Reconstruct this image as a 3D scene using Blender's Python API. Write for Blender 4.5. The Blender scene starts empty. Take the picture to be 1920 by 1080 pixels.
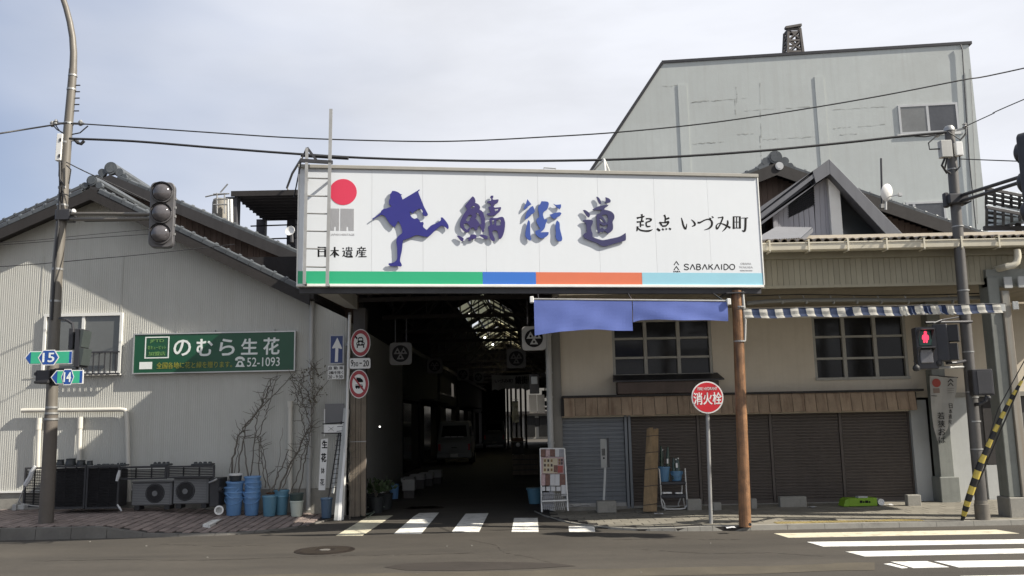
import bpy, bmesh, math, random
from mathutils import Vector, Matrix
R = math.radians
rnd = random.Random(7)
scene = bpy.context.scene
COL = scene.collection

# ------------------------------------------------------------------ camera
EYE = 1.81
FPX = 1650.0
PITCH = math.atan(250.0 / FPX)
ROLL = 0.02
cam_d = bpy.data.cameras.new('camera')
cam = bpy.data.objects.new('camera', cam_d)
COL.objects.link(cam)
scene.camera = cam
cam_d.sensor_width = 36.0
cam_d.lens = 36.0 * FPX / 1920.0
cam_d.clip_start = 0.1
cam_d.clip_end = 3000
_f = Vector((0, math.cos(PITCH), math.sin(PITCH)))
_u0 = Vector((0, -math.sin(PITCH), math.cos(PITCH)))
_r0 = Vector((1, 0, 0))
_u = math.cos(ROLL) * _u0 + math.sin(ROLL) * _r0
_r = math.cos(ROLL) * _r0 - math.sin(ROLL) * _u0
cam.matrix_world = Matrix(((_r.x, _u.x, -_f.x, 0), (_r.y, _u.y, -_f.y, 0), (_r.z, _u.z, -_f.z, EYE), (0, 0, 0, 1)))

# ------------------------------------------------------------------ light
SUNDIR = Vector((-1.22, 0.36, -1.0)).normalized()      # the way light travels
SUN_ELEV = math.asin(-SUNDIR.z)
SUN_AZ = math.atan2(-SUNDIR.x, -SUNDIR.y)
sd = bpy.data.lights.new('sun', 'SUN')
sd.energy = 4.3
sd.angle = R(0.5)
sd.color = (1.0, 0.93, 0.82)
sun = bpy.data.objects.new('sun', sd)
COL.objects.link(sun)
sun.rotation_euler = SUNDIR.to_track_quat('-Z', 'Y').to_euler()
sun.location = (30, -10, 40)

world = bpy.data.worlds.new('World')
scene.world = world
world.use_nodes = True
def build_world():
    nt = world.node_tree
    bg = nt.nodes['Background']
    bg.inputs[1].default_value = 0.075
    sky = nt.nodes.new('ShaderNodeTexSky')
    sky.sky_type = 'NISHITA'
    sky.sun_disc = False
    sky.sun_elevation = SUN_ELEV
    sky.sun_rotation = SUN_AZ
    sky.air_density = 1.0
    sky.dust_density = 0.6
    tc = nt.nodes.new('ShaderNodeTexCoord')
    N, L = nt.nodes, nt.links
    def noise(sc, loc, scale, det, ro):
        mp = N.new('ShaderNodeMapping')
        mp.inputs['Scale'].default_value = sc; mp.inputs['Location'].default_value = loc
        L.new(tc.outputs['Generated'], mp.inputs[0])
        n = N.new('ShaderNodeTexNoise')
        n.inputs['Scale'].default_value = scale; n.inputs['Detail'].default_value = det
        n.inputs['Roughness'].default_value = ro; n.inputs['Distortion'].default_value = 0.2
        L.new(mp.outputs[0], n.inputs['Vector'])
        return n.outputs['Fac']
    # thin high cloud, thicker on the side of the sun
    dt = N.new('ShaderNodeVectorMath'); dt.operation = 'DOT_PRODUCT'
    L.new(tc.outputs['Generated'], dt.inputs[0])
    dt.inputs[1].default_value = (0.95, -0.1, 0.3)
    def math_(op, x, y):
        m = N.new('ShaderNodeMath'); m.operation = op
        for k, q in enumerate((x, y)):
            if isinstance(q, (int, float)): m.inputs[k].default_value = q
            else: L.new(q, m.inputs[k])
        return m.outputs[0]
    n1 = noise((1, 1, 2.4), (0.3, 0.2, 0.1), 1.5, 4, 0.5)
    f = math_('ADD', math_('MULTIPLY', dt.outputs['Value'], 1.5), math_('MULTIPLY', n1, 1.0))
    mr = N.new('ShaderNodeMapRange'); mr.interpolation_type = 'SMOOTHSTEP'
    mr.inputs[1].default_value = -0.2; mr.inputs[2].default_value = 0.48
    mr.inputs[3].default_value = 0.05; mr.inputs[4].default_value = 1.0
    L.new(f, mr.inputs[0])
    mx = N.new('ShaderNodeMix'); mx.data_type = 'RGBA'
    L.new(mr.outputs[0], mx.inputs[0])
    th = N.new('ShaderNodeMix'); th.data_type = 'RGBA'; th.inputs[0].default_value = 0.75
    L.new(sky.outputs[0], th.inputs[6]); th.inputs[7].default_value = (2.35, 2.9, 4.2, 1)
    L.new(th.outputs[2], mx.inputs[6])
    n2 = noise((1, 0.35, 3.2), (1.3, 0.7, 0.2), 2.2, 6, 0.55)
    cr = N.new('ShaderNodeMapRange')
    cr.inputs[1].default_value = 0.33; cr.inputs[2].default_value = 0.66; cr.inputs[3].default_value = 0.86; cr.inputs[4].default_value = 1.07
    L.new(n2, cr.inputs[0])
    cv = N.new('ShaderNodeVectorMath'); cv.operation = 'SCALE'; cv.inputs[0].default_value = (5.9, 6.05, 6.5)
    L.new(cr.outputs[0], cv.inputs[3]); L.new(cv.outputs[0], mx.inputs[7])
    L.new(mx.outputs[2], bg.inputs[0])
build_world()
scene.view_settings.view_transform = 'Standard'
scene.view_settings.look = 'None'
scene.view_settings.gamma = 1
scene.view_settings.use_curve_mapping = False
scene.view_settings.exposure = 0.95

# ------------------------------------------------------------------ pixel -> place
CAMP = Vector((0, 0, EYE))
def ray(px, py):
    return _f + _r * ((px - 960) / FPX) + _u * ((540 - py) / FPX)
def onY(px, py, Y):
    d = ray(px, py)
    return CAMP + d * (Y / d.y)
def onZ(px, py, z=0.0):
    d = ray(px, py)
    return CAMP + d * ((z - EYE) / d.z)

class Frame:
    """a vertical plane: u along it, v = height, d towards the street"""
    def __init__(s, o, ang=0.0):
        s.o = Vector((o[0], o[1], 0))
        s.x = Vector((math.cos(ang), math.sin(ang), 0))
        s.n = Vector((math.sin(ang), -math.cos(ang), 0))
        s.ang = ang
    def hit(s, px, py):
        d = ray(px, py)
        t = (s.o - CAMP).dot(s.n) / d.dot(s.n)
        p = CAMP + d * t
        return (p - s.o).dot(s.x), p.z
    def P(s, u, v, d=0.0):
        return s.o + s.x * u + s.n * d + Vector((0, 0, v))
    def rect(s, x0, y0, x1, y1):
        ym, xm = (y0 + y1) / 2, (x0 + x1) / 2
        return s.hit(x0, ym)[0], s.hit(x1, ym)[0], s.hit(xm, y1)[1], s.hit(xm, y0)[1]
    def off(s, d):
        f = Frame(s.o + s.n * d, s.ang)
        return f

# ------------------------------------------------------------------ materials
def S(r, g, b):
    f = lambda c: (c / 255 / 12.92) if c / 255 <= 0.04045 else ((c / 255 + 0.055) / 1.055) ** 2.4
    return (f(r), f(g), f(b))
_mats = {}
def mat(name, col, rough=0.6, metal=0.0, var=0.18, scale=2.5, streak=0.0, bump=0.0, bscale=60.0, dirt=None, damt=0.0, emit=0.0, spec=0.5, perobj=0.0, alpha=None, sscale=9.0):
    if name in _mats: return _mats[name]
    m = bpy.data.materials.new(name)
    m.use_nodes = True
    nt = m.node_tree
    N, L = nt.nodes, nt.links
    b = N['Principled BSDF']
    b.inputs['Roughness'].default_value = rough
    b.inputs['Metallic'].default_value = metal
    b.inputs['Specular IOR Level'].default_value = spec
    tc = N.new('ShaderNodeTexCoord')
    vec = tc.outputs['Object']
    oi = N.new('ShaderNodeObjectInfo')
    if perobj:
        ad = N.new('ShaderNodeVectorMath'); ad.operation = 'ADD'
        cx = N.new('ShaderNodeCombineXYZ')
        ml = N.new('ShaderNodeMath'); ml.operation = 'MULTIPLY'; ml.inputs[1].default_value = 37.0
        L.new(oi.outputs['Random'], ml.inputs[0])
        L.new(ml.outputs[0], cx.inputs[0]); L.new(ml.outputs[0], cx.inputs[1])
        L.new(vec, ad.inputs[0]); L.new(cx.outputs[0], ad.inputs[1])
        vec = ad.outputs[0]
    def noise(sc, det=5, v=None, ro=0.6):
        n = N.new('ShaderNodeTexNoise')
        n.inputs['Scale'].default_value = sc
        n.inputs['Detail'].default_value = det
        n.inputs['Roughness'].default_value = ro
        L.new(v or vec, n.inputs['Vector'])
        return n.outputs['Fac']
    def mixc(fac, a, bb, mode='MIX'):
        x = N.new('ShaderNodeMix'); x.data_type = 'RGBA'; x.blend_type = mode
        for s, q in ((0, fac), (6, a), (7, bb)):
            if hasattr(q, 'is_linked') or isinstance(q, bpy.types.NodeSocket): L.new(q, x.inputs[s])
            elif s == 0: x.inputs[0].default_value = q
            else: x.inputs[s].default_value = (*q, 1) if len(q) == 3 else q
        return x.outputs[2]
    def ramp(fac, p0, p1):
        r = N.new('ShaderNodeMapRange')
        r.inputs[1].default_value = p0; r.inputs[2].default_value = p1
        L.new(fac, r.inputs[0])
        return r.outputs[0]
    lo = tuple(c * (1 - var) for c in col)
    hi = tuple(min(c * (1 + var), 0.95) for c in col)
    c = mixc(ramp(noise(scale), 0.3, 0.7), lo, hi)
    if var:
        c = mixc(ramp(noise(scale * 14, 3), 0.3, 0.7), c, mixc(0.5, c, tuple(x * (1 - var) for x in col)))
    if streak:
        mp = N.new('ShaderNodeMapping'); mp.inputs['Scale'].default_value = (sscale, sscale, 0.35 * (sscale / 9) ** .5)
        L.new(vec, mp.inputs[0])
        sfac = N.new('ShaderNodeMath'); sfac.operation = 'MULTIPLY'; sfac.inputs[1].default_value = streak
        L.new(ramp(noise(1.0, 4, mp.outputs[0]), 0.48, 0.75), sfac.inputs[0])
        c = mixc(sfac.outputs[0], c, dirt or tuple(x * 0.35 for x in col))
    if damt:
        dfac = N.new('ShaderNodeMath'); dfac.operation = 'MULTIPLY'; dfac.inputs[1].default_value = damt
        L.new(ramp(noise(scale * 1.7, 8, None, 0.7), 0.5, 0.72), dfac.inputs[0])
        c = mixc(dfac.outputs[0], c, dirt or tuple(x * 0.35 for x in col))
    if perobj:
        mr = N.new('ShaderNodeMapRange')
        mr.inputs[3].default_value = 1 - perobj; mr.inputs[4].default_value = 1 + perobj
        L.new(oi.outputs['Random'], mr.inputs[0])
        vm = N.new('ShaderNodeVectorMath'); vm.operation = 'SCALE'
        L.new(c, vm.inputs[0]); L.new(mr.outputs[0], vm.inputs[3])
        c = vm.outputs[0]
    L.new(c, b.inputs['Base Color'])
    if bump:
        bp = N.new('ShaderNodeBump')
        bp.inputs['Strength'].default_value = bump
        bp.inputs['Distance'].default_value = 0.01
        L.new(noise(bscale, 4), bp.inputs['Height'])
        L.new(bp.outputs[0], b.inputs['Normal'])
    rr = N.new('ShaderNodeMapRange')
    rr.inputs[3].default_value = max(0.03, rough - 0.1); rr.inputs[4].default_value = min(1, rough + 0.1)
    L.new(noise(scale * 5, 3), rr.inputs[0]); L.new(rr.outputs[0], b.inputs['Roughness'])
    if emit:
        b.inputs['Emission Color'].default_value = (*col, 1)
        b.inputs['Emission Strength'].default_value = emit
    if alpha is not None:
        b.inputs['Alpha'].default_value = alpha
    m.diffuse_color = (*col, 1)
    _mats[name] = m
    return m
def glassmat(name, tint, rough=0.06):
    m = mat(name, tint, rough=rough, var=0.1, spec=0.8)
    return m
def cloth_mat(name, col, trans=0.35):
    m = mat(name, col, rough=0.85, var=0.06, bump=0.2, bscale=300)
    nt = m.node_tree
    b = nt.nodes['Principled BSDF']
    out = nt.nodes['Material Output']
    t = nt.nodes.new('ShaderNodeBsdfTranslucent'); t.inputs[0].default_value = (*col, 1)
    x = nt.nodes.new('ShaderNodeMixShader'); x.inputs[0].default_value = trans
    nt.links.new(b.outputs[0], x.inputs[1]); nt.links.new(t.outputs[0], x.inputs[2])
    nt.links.new(x.outputs[0], out.inputs[0])
    return m

# ------------------------------------------------------------------ mesh builder
class MB:
    def __init__(s):
        s.v, s.f, s.mi = [], [], []
        s.cur = 0
    def add(s, pts, faces):
        n = len(s.v)
        s.v += [Vector(p) for p in pts]
        for f in faces:
            s.f.append([i + n for i in f]); s.mi.append(s.cur)
        return s
    def quad(s, *p): return s.add(p, [list(range(len(p)))])
    def hexa(s, p):   # p: 4 bottom ccw, 4 top
        return s.add(p, [(3, 2, 1, 0), (4, 5, 6, 7), (0, 1, 5, 4), (1, 2, 6, 5), (2, 3, 7, 6), (3, 0, 4, 7)])
    def box(s, fr, u0, u1, v0, v1, d0, d1):
        q = [fr.P(u, v, d) for v in (v0, v1) for (u, d) in ((u0, d1), (u1, d1), (u1, d0), (u0, d0))]
        return s.hexa(q)
    def aabb(s, x0, x1, y0, y1, z0, z1):
        return s.hexa([(x0, y0, z0), (x1, y0, z0), (x1, y1, z0), (x0, y1, z0), (x0, y0, z1), (x1, y0, z1), (x1, y1, z1), (x0, y1, z1)])
    def beam(s, p, q, w, h=None, up=Vector((0, 0, 1))):
        p, q = Vector(p), Vector(q)
        h = h or w
        d = (q - p).normalized()
        a = d.cross(Vector(up))
        if a.length < 1e-4: a = d.cross(Vector((0, 1, 0)))
        a.normalize()
        b = a.cross(d).normalized()
        c = [(-1, -1), (1, -1), (1, 1), (-1, 1)]
        return s.hexa([p + a * (i * w / 2) + b * (j * h / 2) for i, j in c] + [q + a * (i * w / 2) + b * (j * h / 2) for i, j in c])
    def tube(s, pts, r, n=8, cap=True):
        pts = [Vector(p) for p in pts]
        m = len(pts)
        rs = r if isinstance(r, (list, tuple)) else [r] * m
        rings = []
        pa = None
        for i in range(m):
            d = (pts[min(i + 1, m - 1)] - pts[max(i - 1, 0)])
            if d.length < 1e-6: d = Vector((0, 0, 1))
            d.normalize()
            if pa is None:
                a = d.cross(Vector((0, 0, 1)))
                if a.length < 0.05: a = d.cross(Vector((0, 1, 0)))
            else:
                a = pa - d * pa.dot(d)
            a.normalize(); pa = a
            b = d.cross(a)
            rings.append([pts[i] + (a * math.cos(2 * math.pi * k / n) + b * math.sin(2 * math.pi * k / n)) * rs[i] for k in range(n)])
        fs = []
        for i in range(m - 1):
            for k in range(n):
                fs.append((i * n + k, i * n + (k + 1) % n, (i + 1) * n + (k + 1) % n, (i + 1) * n + k))
        if cap:
            fs.append(list(range(n))[::-1]); fs.append([(m - 1) * n + k for k in range(n)])
        return s.add([p for rg in rings for p in rg], fs)
    def lathe(s, c, axis, prof, n=16):
        """prof: (r, t) pairs along axis from c"""
        c, ax = Vector(c), Vector(axis).normalized()
        a = ax.cross(Vector((0, 0, 1)))
        if a.length < 0.05: a = Vector((1, 0, 0))
        a.normalize(); b = ax.cross(a)
        pts, fs = [], []
        for r, t in prof:
            for k in range(n):
                w = 2 * math.pi * k / n
                pts.append(c + ax * t + (a * math.cos(w) + b * math.sin(w)) * r)
        for i in range(len(prof) - 1):
            for k in range(n):
                fs.append((i * n + k, i * n + (k + 1) % n, (i + 1) * n + (k + 1) % n, (i + 1) * n + k))
        if prof[0][0] > 1e-4: fs.append(list(range(n))[::-1])
        if prof[-1][0] > 1e-4: fs.append([(len(prof) - 1) * n + k for k in range(n)])
        return s.add(pts, fs)
    def prism(s, fr, poly, d0, d1):
        n = len(poly)
        pts = [fr.P(u, v, d1) for u, v in poly] + [fr.P(u, v, d0) for u, v in poly]
        fs = [list(range(n)), list(range(n, 2 * n))[::-1]]
        for i in range(n):
            j = (i + 1) % n
            fs.append((i, n + i, n + j, j))
        return s.add(pts, fs)
    def disc(s, fr, u, v, r, d0, d1, n=24, ry=None):
        ry = ry or r
        return s.prism(fr, [(u + r * math.cos(2 * math.pi * k / n), v + ry * math.sin(2 * math.pi * k / n)) for k in range(n)], d0, d1)

ORG = {}
def T(name, label, cat, loc, group=None):
    o = bpy.data.objects.new(name, None)
    COL.objects.link(o)
    o.location = loc
    o.empty_display_size = 0.1
    o['label'] = label; o['category'] = cat
    if group: o['group'] = group
    ORG[o.name] = Vector(loc)
    return o
def tag(o, label=None, cat=None, group=None, kind=None):
    for k, v in (('label', label), ('category', cat), ('group', group), ('kind', kind)):
        if v: o[k] = v
    return o
def finish(me, smooth, bevel):
    bm = bmesh.new(); bm.from_mesh(me)
    bmesh.ops.recalc_face_normals(bm, faces=bm.faces)
    if bevel:
        es = [e for e in bm.edges if len(e.link_faces) == 2 and e.calc_face_angle(0) > 0.5]
        bmesh.ops.bevel(bm, geom=es, offset=bevel, segments=1, affect='EDGES', clamp_overlap=True)
    bm.to_mesh(me); bm.free()
    if smooth:
        me.shade_smooth()
        me.set_sharp_from_angle(angle=R(40))
def ob(name, mb, m, parent=None, label=None, cat=None, group=None, kind=None, smooth=False, bevel=0, recalc=True):
    vs = mb.v
    if parent is not None: org = ORG[parent.name]
    else:
        xs = [p.x for p in vs]; ys = [p.y for p in vs]; zs = [p.z for p in vs]
        org = Vector(((min(xs) + max(xs)) / 2, (min(ys) + max(ys)) / 2, min(zs)))
    me = bpy.data.meshes.new(name)
    me.from_pydata([p - org for p in vs], [], mb.f)
    ms = m if isinstance(m, (list, tuple)) else [m]
    for q in ms: me.materials.append(q)
    if len(ms) > 1:
        me.polygons.foreach_set('material_index', mb.mi)
    me.update()
    if recalc: finish(me, smooth, bevel if len(ms) == 1 else 0)
    o = bpy.data.objects.new(name, me)
    COL.objects.link(o)
    if parent is not None: o.parent = parent
    else: o.location = org
    ORG[o.name] = org.copy()
    return tag(o, label, cat, group, kind)
def piece(name, me, loc, parent, rot=(0, 0, 0), sc=None):
    o = bpy.data.objects.new(name, me)
    COL.objects.link(o)
    o.parent = parent
    o.location = Vector(loc) - ORG[parent.name]
    o.rotation_euler = rot
    if sc: o.scale = sc
    ORG[o.name] = Vector(loc)
    return o
def mesh_of(mb, m, smooth=False, bevel=0):
    me = bpy.data.meshes.new('piece')
    me.from_pydata(mb.v, [], mb.f)
    for q in (m if isinstance(m, (list, tuple)) else [m]): me.materials.append(q)
    if isinstance(m, (list, tuple)): me.polygons.foreach_set('material_index', mb.mi)
    finish(me, smooth, bevel)
    return me
KIDS = {}
def copy_tree(o, parent=None):
    c = o.copy(); COL.objects.link(c)
    ORG[c.name] = ORG.get(o.name, Vector()).copy()
    if parent: c.parent = parent
    for ch in [x for x in list(COL.objects) if x.parent == o]: copy_tree(ch, c)
    return c
def dup(o, loc, label, rz=None, group=None, sc=None):
    c = copy_tree(o)
    c.location = loc; ORG[c.name] = Vector(loc)
    if rz is not None: c.rotation_euler = (0, 0, rz)
    if sc: c.scale = sc
    c['label'] = label
    if group: c['group'] = group
    return c

# ------------------------------------------------------------------ lettering
def curve_mesh(o):
    COL.objects.link(o)
    dg = bpy.context.evaluated_depsgraph_get()
    me = bpy.data.meshes.new_from_object(o.evaluated_get(dg))
    d = o.data
    bpy.data.objects.remove(o)
    bpy.data.curves.remove(d)
    return me
def fit_frame(me, fr, rect, d, shear=0.0):
    xs = [v.co.x for v in me.vertices]; ys = [v.co.y for v in me.vertices]
    x0, x1, y0, y1 = min(xs), max(xs), min(ys), max(ys)
    u0, u1, v0, v1 = rect
    mb = MB()
    pts = []
    for v in me.vertices:
        fu = (v.co.x - x0) / max(x1 - x0, 1e-6); fv = (v.co.y - y0) / max(y1 - y0, 1e-6)
        pts.append(fr.P(u0 + fu * (u1 - u0), v0 + fv * (v1 - v0) + shear * fu, d + v.co.z))
    mb.add(pts, [list(p.vertices) for p in me.polygons])
    bpy.data.meshes.remove(me)
    return mb
def text(s, fr, rect, d, m, parent, name='lettering', bold=0.0, ext=0.0015, spacing=1.0, shear=0.0, label=None):
    c = bpy.data.curves.new('t', 'FONT')
    c.body = s
    c.extrude = ext
    c.resolution_u = 3
    c.space_character = spacing
    me = curve_mesh(bpy.data.objects.new('t', c))
    mb = fit_frame(me, fr, rect, d, shear)
    if bold > 0.004:      # heavier strokes: the same glyph laid over itself, each a hair prouder
        h = rect[3] - rect[2]
        base_v, base_f = list(mb.v), list(mb.f)
        for i, (sx, sz) in enumerate(((1, .3), (-1, -.3), (.3, 1), (-.3, -1), (.75, .75), (-.75, .75))):
            mb.add([p + fr.x * (sx * bold * h * .8) + Vector((0, 0, sz * bold * h * .8)) + fr.n * (.0002 * (i + 1)) for p in base_v], base_f)
    return ob(name, mb, m, parent, label=label)
def outline(polys, fr, conv, d0, d1, m, parent, name, label=None, smooth_pts=True):
    """polys: closed pixel outlines (holes included); filled even-odd and given thickness"""
    c = bpy.data.curves.new('t', 'CURVE')
    c.dimensions = '2D'; c.fill_mode = 'BOTH'; c.extrude = (d1 - d0) / 2; c.resolution_u = 4
    for poly in polys:
        uv = [fr.hit(*conv(*p)) for p in poly]
        if smooth_pts:
            sp = c.splines.new('BEZIER'); sp.bezier_points.add(len(uv) - 1)
            n = len(uv)
            for i, (bp, (u, v)) in enumerate(zip(sp.bezier_points, uv)):
                pu, nu = Vector(uv[i - 1]), Vector(uv[(i + 1) % n])
                p0 = Vector((u, v)); tan = (nu - pu)
                ang = (p0 - pu).angle(nu - p0, 0) if (p0 - pu).length > 1e-6 and (nu - p0).length > 1e-6 else 0
                k = 0.0 if ang > 1.1 else 0.3
                tl = tan.normalized() if tan.length > 1e-6 else Vector((0, 0))
                bp.co = (u, v, 0)
                bp.handle_left_type = bp.handle_right_type = 'FREE'
                hl = p0 - tl * k * (p0 - pu).length; hr = p0 + tl * k * (nu - p0).length
                bp.handle_left = (hl.x, hl.y, 0); bp.handle_right = (hr.x, hr.y, 0)
        else:
            sp = c.splines.new('POLY'); sp.points.add(len(uv) - 1)
            for bp, (u, v) in zip(sp.points, uv): bp.co = (u, v, 0, 1)
        sp.use_cyclic_u = True
    me = curve_mesh(bpy.data.objects.new('t', c))
    mb = MB()
    mb.add([fr.P(v.co.x, v.co.y, (d0 + d1) / 2 + v.co.z) for v in me.vertices], [list(p.vertices) for p in me.polygons])
    bpy.data.meshes.remove(me)
    return ob(name, mb, m, parent, label=label)
# ================================================================== materials
ASPH = mat('asphalt', (0.054, 0.047, 0.0375), rough=0.85, var=0.16, scale=0.5, bump=0.55, bscale=130, damt=0.35, dirt=(0.036, 0.031, 0.026))
def _road():
    nt = ASPH.node_tree; N, L = nt.nodes, nt.links
    p = N['Principled BSDF']; src = p.inputs['Base Color'].links[0].from_socket
    tc = N.new('ShaderNodeTexCoord')
    def nz(sc, scale, det):
        mp = N.new('ShaderNodeMapping'); mp.inputs['Scale'].default_value = sc; L.new(tc.outputs['Object'], mp.inputs[0])
        n = N.new('ShaderNodeTexNoise'); n.inputs['Scale'].default_value = scale; n.inputs['Detail'].default_value = det; L.new(mp.outputs[0], n.inputs['Vector']); return n.outputs['Fac']
    def rng(f, a, b2, c, d):
        m = N.new('ShaderNodeMapRange'); m.inputs[1].default_value = a; m.inputs[2].default_value = b2; m.inputs[3].default_value = c; m.inputs[4].default_value = d; L.new(f, m.inputs[0]); return m.outputs[0]
    def mul(x, y):
        m = N.new('ShaderNodeMath'); m.operation = 'MULTIPLY'; L.new(x, m.inputs[0]); L.new(y, m.inputs[1]); return m.outputs[0]
    lanes = rng(nz((.04, 1.1, 1), 1.0, 3), .35, .65, .84, 1.14)
    blot = rng(nz((.35, 1, 1), 1.6, 8), .35, .65, .9, 1.08)
    grain = rng(nz((1, 1, 1), 70, 4), .3, .7, .62, 1.38)
    vm = N.new('ShaderNodeVectorMath'); vm.operation = 'SCALE'
    L.new(src, vm.inputs[0]); L.new(mul(mul(lanes, blot), grain), vm.inputs[3]); L.new(vm.outputs[0], p.inputs['Base Color'])
_road()
ASPH2 = mat('old_asphalt', (0.078, 0.066, 0.046), rough=0.9, var=0.25, scale=1.5, bump=0.6, bscale=90, damt=0.4, dirt=(0.06, 0.05, 0.04))
PAINT = mat('road_paint', (0.78, 0.77, 0.72), rough=0.7, var=0.07, scale=3, bump=0.2, damt=0.9, dirt=(0.3, 0.285, 0.25))
PAINTY = mat('worn_road_paint', (0.6, 0.56, 0.42), rough=0.75, var=0.1, scale=3, bump=0.2, damt=0.95, dirt=(0.24, 0.215, 0.15))
CONC = mat('concrete', (0.27, 0.26, 0.23), rough=0.9, var=0.15, scale=2, bump=0.4, bscale=70, damt=0.5, dirt=(0.12, 0.11, 0.1))
KERBM = mat('kerb_concrete', (0.14, 0.132, 0.118), rough=0.9, var=0.2, scale=2, bump=0.4, damt=0.5, dirt=(0.09, 0.085, 0.08))
BRICK = mat('paving_brick', (0.225, 0.18, 0.16), rough=0.9, var=0.15, scale=6, bump=0.4, perobj=0.22, damt=0.25, dirt=(0.08, 0.065, 0.06))
JOINT = mat('joint_sand', (0.03, 0.026, 0.023), rough=0.95, var=0.2, scale=8)
SLAB = mat('paving_slab', (0.2, 0.185, 0.15), rough=0.9, var=0.12, scale=4, bump=0.3, perobj=0.12, damt=0.3, dirt=(0.12, 0.11, 0.09))
TACT = mat('tactile_slab', (0.34, 0.27, 0.11), rough=0.85, var=0.15, scale=4, bump=0.3, perobj=0.1, damt=0.5, dirt=(0.2, 0.17, 0.1))
IRON = mat('cast_iron', (0.03, 0.022, 0.017), rough=0.6, metal=0.4, var=0.25, scale=6, bump=0.3)
SIDING = mat('ivory_metal_siding', (0.455, 0.455, 0.42), rough=0.5, var=0.05, scale=0.7, streak=0.22, dirt=(0.3, 0.28, 0.23), damt=0.12)
WHITEM = mat('white_metal', (0.7, 0.7, 0.67), rough=0.4, var=0.05, scale=2, damt=0.2, dirt=(0.45, 0.42, 0.36))
SIGNW = mat('sign_white', (0.60, 0.63, 0.66), rough=0.35, var=0.02, scale=0.9, streak=0.12, dirt=(0.53, 0.55, 0.56), perobj=0.012)
PVC = mat('grey_pvc', (0.42, 0.42, 0.4), rough=0.45, var=0.07, streak=0.3, dirt=(0.26, 0.25, 0.22))
PVCW = mat('ivory_pvc', (0.58, 0.56, 0.5), rough=0.45, var=0.06, streak=0.25, dirt=(0.36, 0.33, 0.27))
GUTT = mat('cream_gutter', (0.6, 0.56, 0.45), rough=0.4, var=0.06, streak=0.25, dirt=(0.4, 0.35, 0.26))
STEEL = mat('galvanised_steel', (0.36, 0.36, 0.35), rough=0.45, metal=0.55, var=0.15, scale=4, damt=0.25, dirt=(0.2, 0.18, 0.16))
POLEM = mat('weathered_pole_paint', (0.145, 0.132, 0.112), rough=0.5, metal=0.1, var=0.14, scale=3, streak=0.35, dirt=(0.13, 0.115, 0.095))
SLEEVE = mat('brown_pole_sleeve', (0.115, 0.1, 0.085), rough=0.75, var=0.12, scale=4, bump=0.5, bscale=130)
DKMET = mat('dark_metal', (0.045, 0.045, 0.05), rough=0.5, metal=0.3, var=0.2, scale=4)
BLACK = mat('black_rubber', (0.018, 0.018, 0.02), rough=0.6, var=0.2, scale=6)
TILE = mat('grey_roof_tile', (0.07, 0.078, 0.085), rough=0.3, var=0.2, scale=5, bump=0.15, perobj=0.22, damt=0.35, dirt=(0.17, 0.17, 0.165))
TILEB = mat('brown_roof_tile', (0.13, 0.105, 0.08), rough=0.5, var=0.25, scale=5, bump=0.2, perobj=0.2, damt=0.5, dirt=(0.25, 0.22, 0.17))
BARGE = mat('dark_brown_board', (0.024, 0.021, 0.02), rough=0.75, var=0.18, scale=3, streak=0.3, bump=0.2)
PLANK = mat('brown_planks', (0.13, 0.09, 0.07), rough=0.8, var=0.2, scale=3, streak=0.6, dirt=(0.26, 0.2, 0.17), perobj=0.18, bump=0.3)
ALU = mat('aluminium', (0.5, 0.5, 0.49), rough=0.35, metal=0.6, var=0.08, scale=3)
GLASSD = mat('dark_window_glass', (0.022, 0.022, 0.022), rough=0.1, var=0.3, scale=1.2, spec=0.22)
GLASSG = mat('grey_window_glass', (0.13, 0.135, 0.13), rough=0.12, var=0.15, scale=0.8, spec=0.6)
CREAM = mat('cream_plaster', (0.6, 0.54, 0.44), rough=0.9, var=0.05, scale=1.2, bump=0.25, bscale=90, streak=0.2, damt=0.14, dirt=(0.4, 0.34, 0.25))
PALEP = mat('pale_plaster', (0.42, 0.43, 0.42), rough=0.9, var=0.05, scale=1.2, bump=0.25, streak=0.15, damt=0.2, dirt=(0.25, 0.25, 0.23))
RUST = mat('rusty_tin', (0.30, 0.225, 0.155), rough=0.75, var=0.22, scale=4, streak=0.6, sscale=11, dirt=(0.1, 0.05, 0.028), perobj=0.15, bump=0.2)
SHUTB = mat('blue_grey_shutter', (0.185, 0.2, 0.215), rough=0.5, metal=0.2, var=0.06, scale=1.5, streak=0.25, dirt=(0.12, 0.12, 0.12))
SHUTD = mat('brown_shutter', (0.085, 0.07, 0.06), rough=0.55, metal=0.1, var=0.08, scale=1.5, streak=0.3, dirt=(0.06, 0.05, 0.042))
FASC = mat('beige_fascia_board', (0.31, 0.285, 0.21), rough=0.75, var=0.08, scale=3, streak=0.25, dirt=(0.2, 0.17, 0.11), perobj=0.07)
SOFF = mat('dull_soffit_board', (0.25, 0.22, 0.165), rough=0.8, var=0.1, scale=3, perobj=0.07)
BIGW = mat('grey_white_render', (0.5, 0.53, 0.515), rough=0.92, var=0.07, scale=0.35, streak=0.35, damt=0.4, bump=0.25, bscale=30, dirt=(0.41, 0.42, 0.4))
DARKI = mat('dark_interior', (0.04, 0.036, 0.036), rough=0.9, var=0.3, scale=1.5)
DARKI2 = mat('dim_panel', (0.085, 0.08, 0.078), rough=0.8, var=0.25, scale=1.2, streak=0.3)
WOODP = mat('varnished_pole_wood', (0.25, 0.13, 0.06), rough=0.4, var=0.45, scale=5, streak=1.0, sscale=22, damt=0.55, dirt=(0.045, 0.022, 0.014), bump=0.6, bscale=45)
WOODB = mat('weathered_board', (0.21, 0.175, 0.135), rough=0.85, var=0.22, scale=5, streak=0.8, sscale=26, dirt=(0.09, 0.075, 0.06), bump=0.4, bscale=40)
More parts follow.
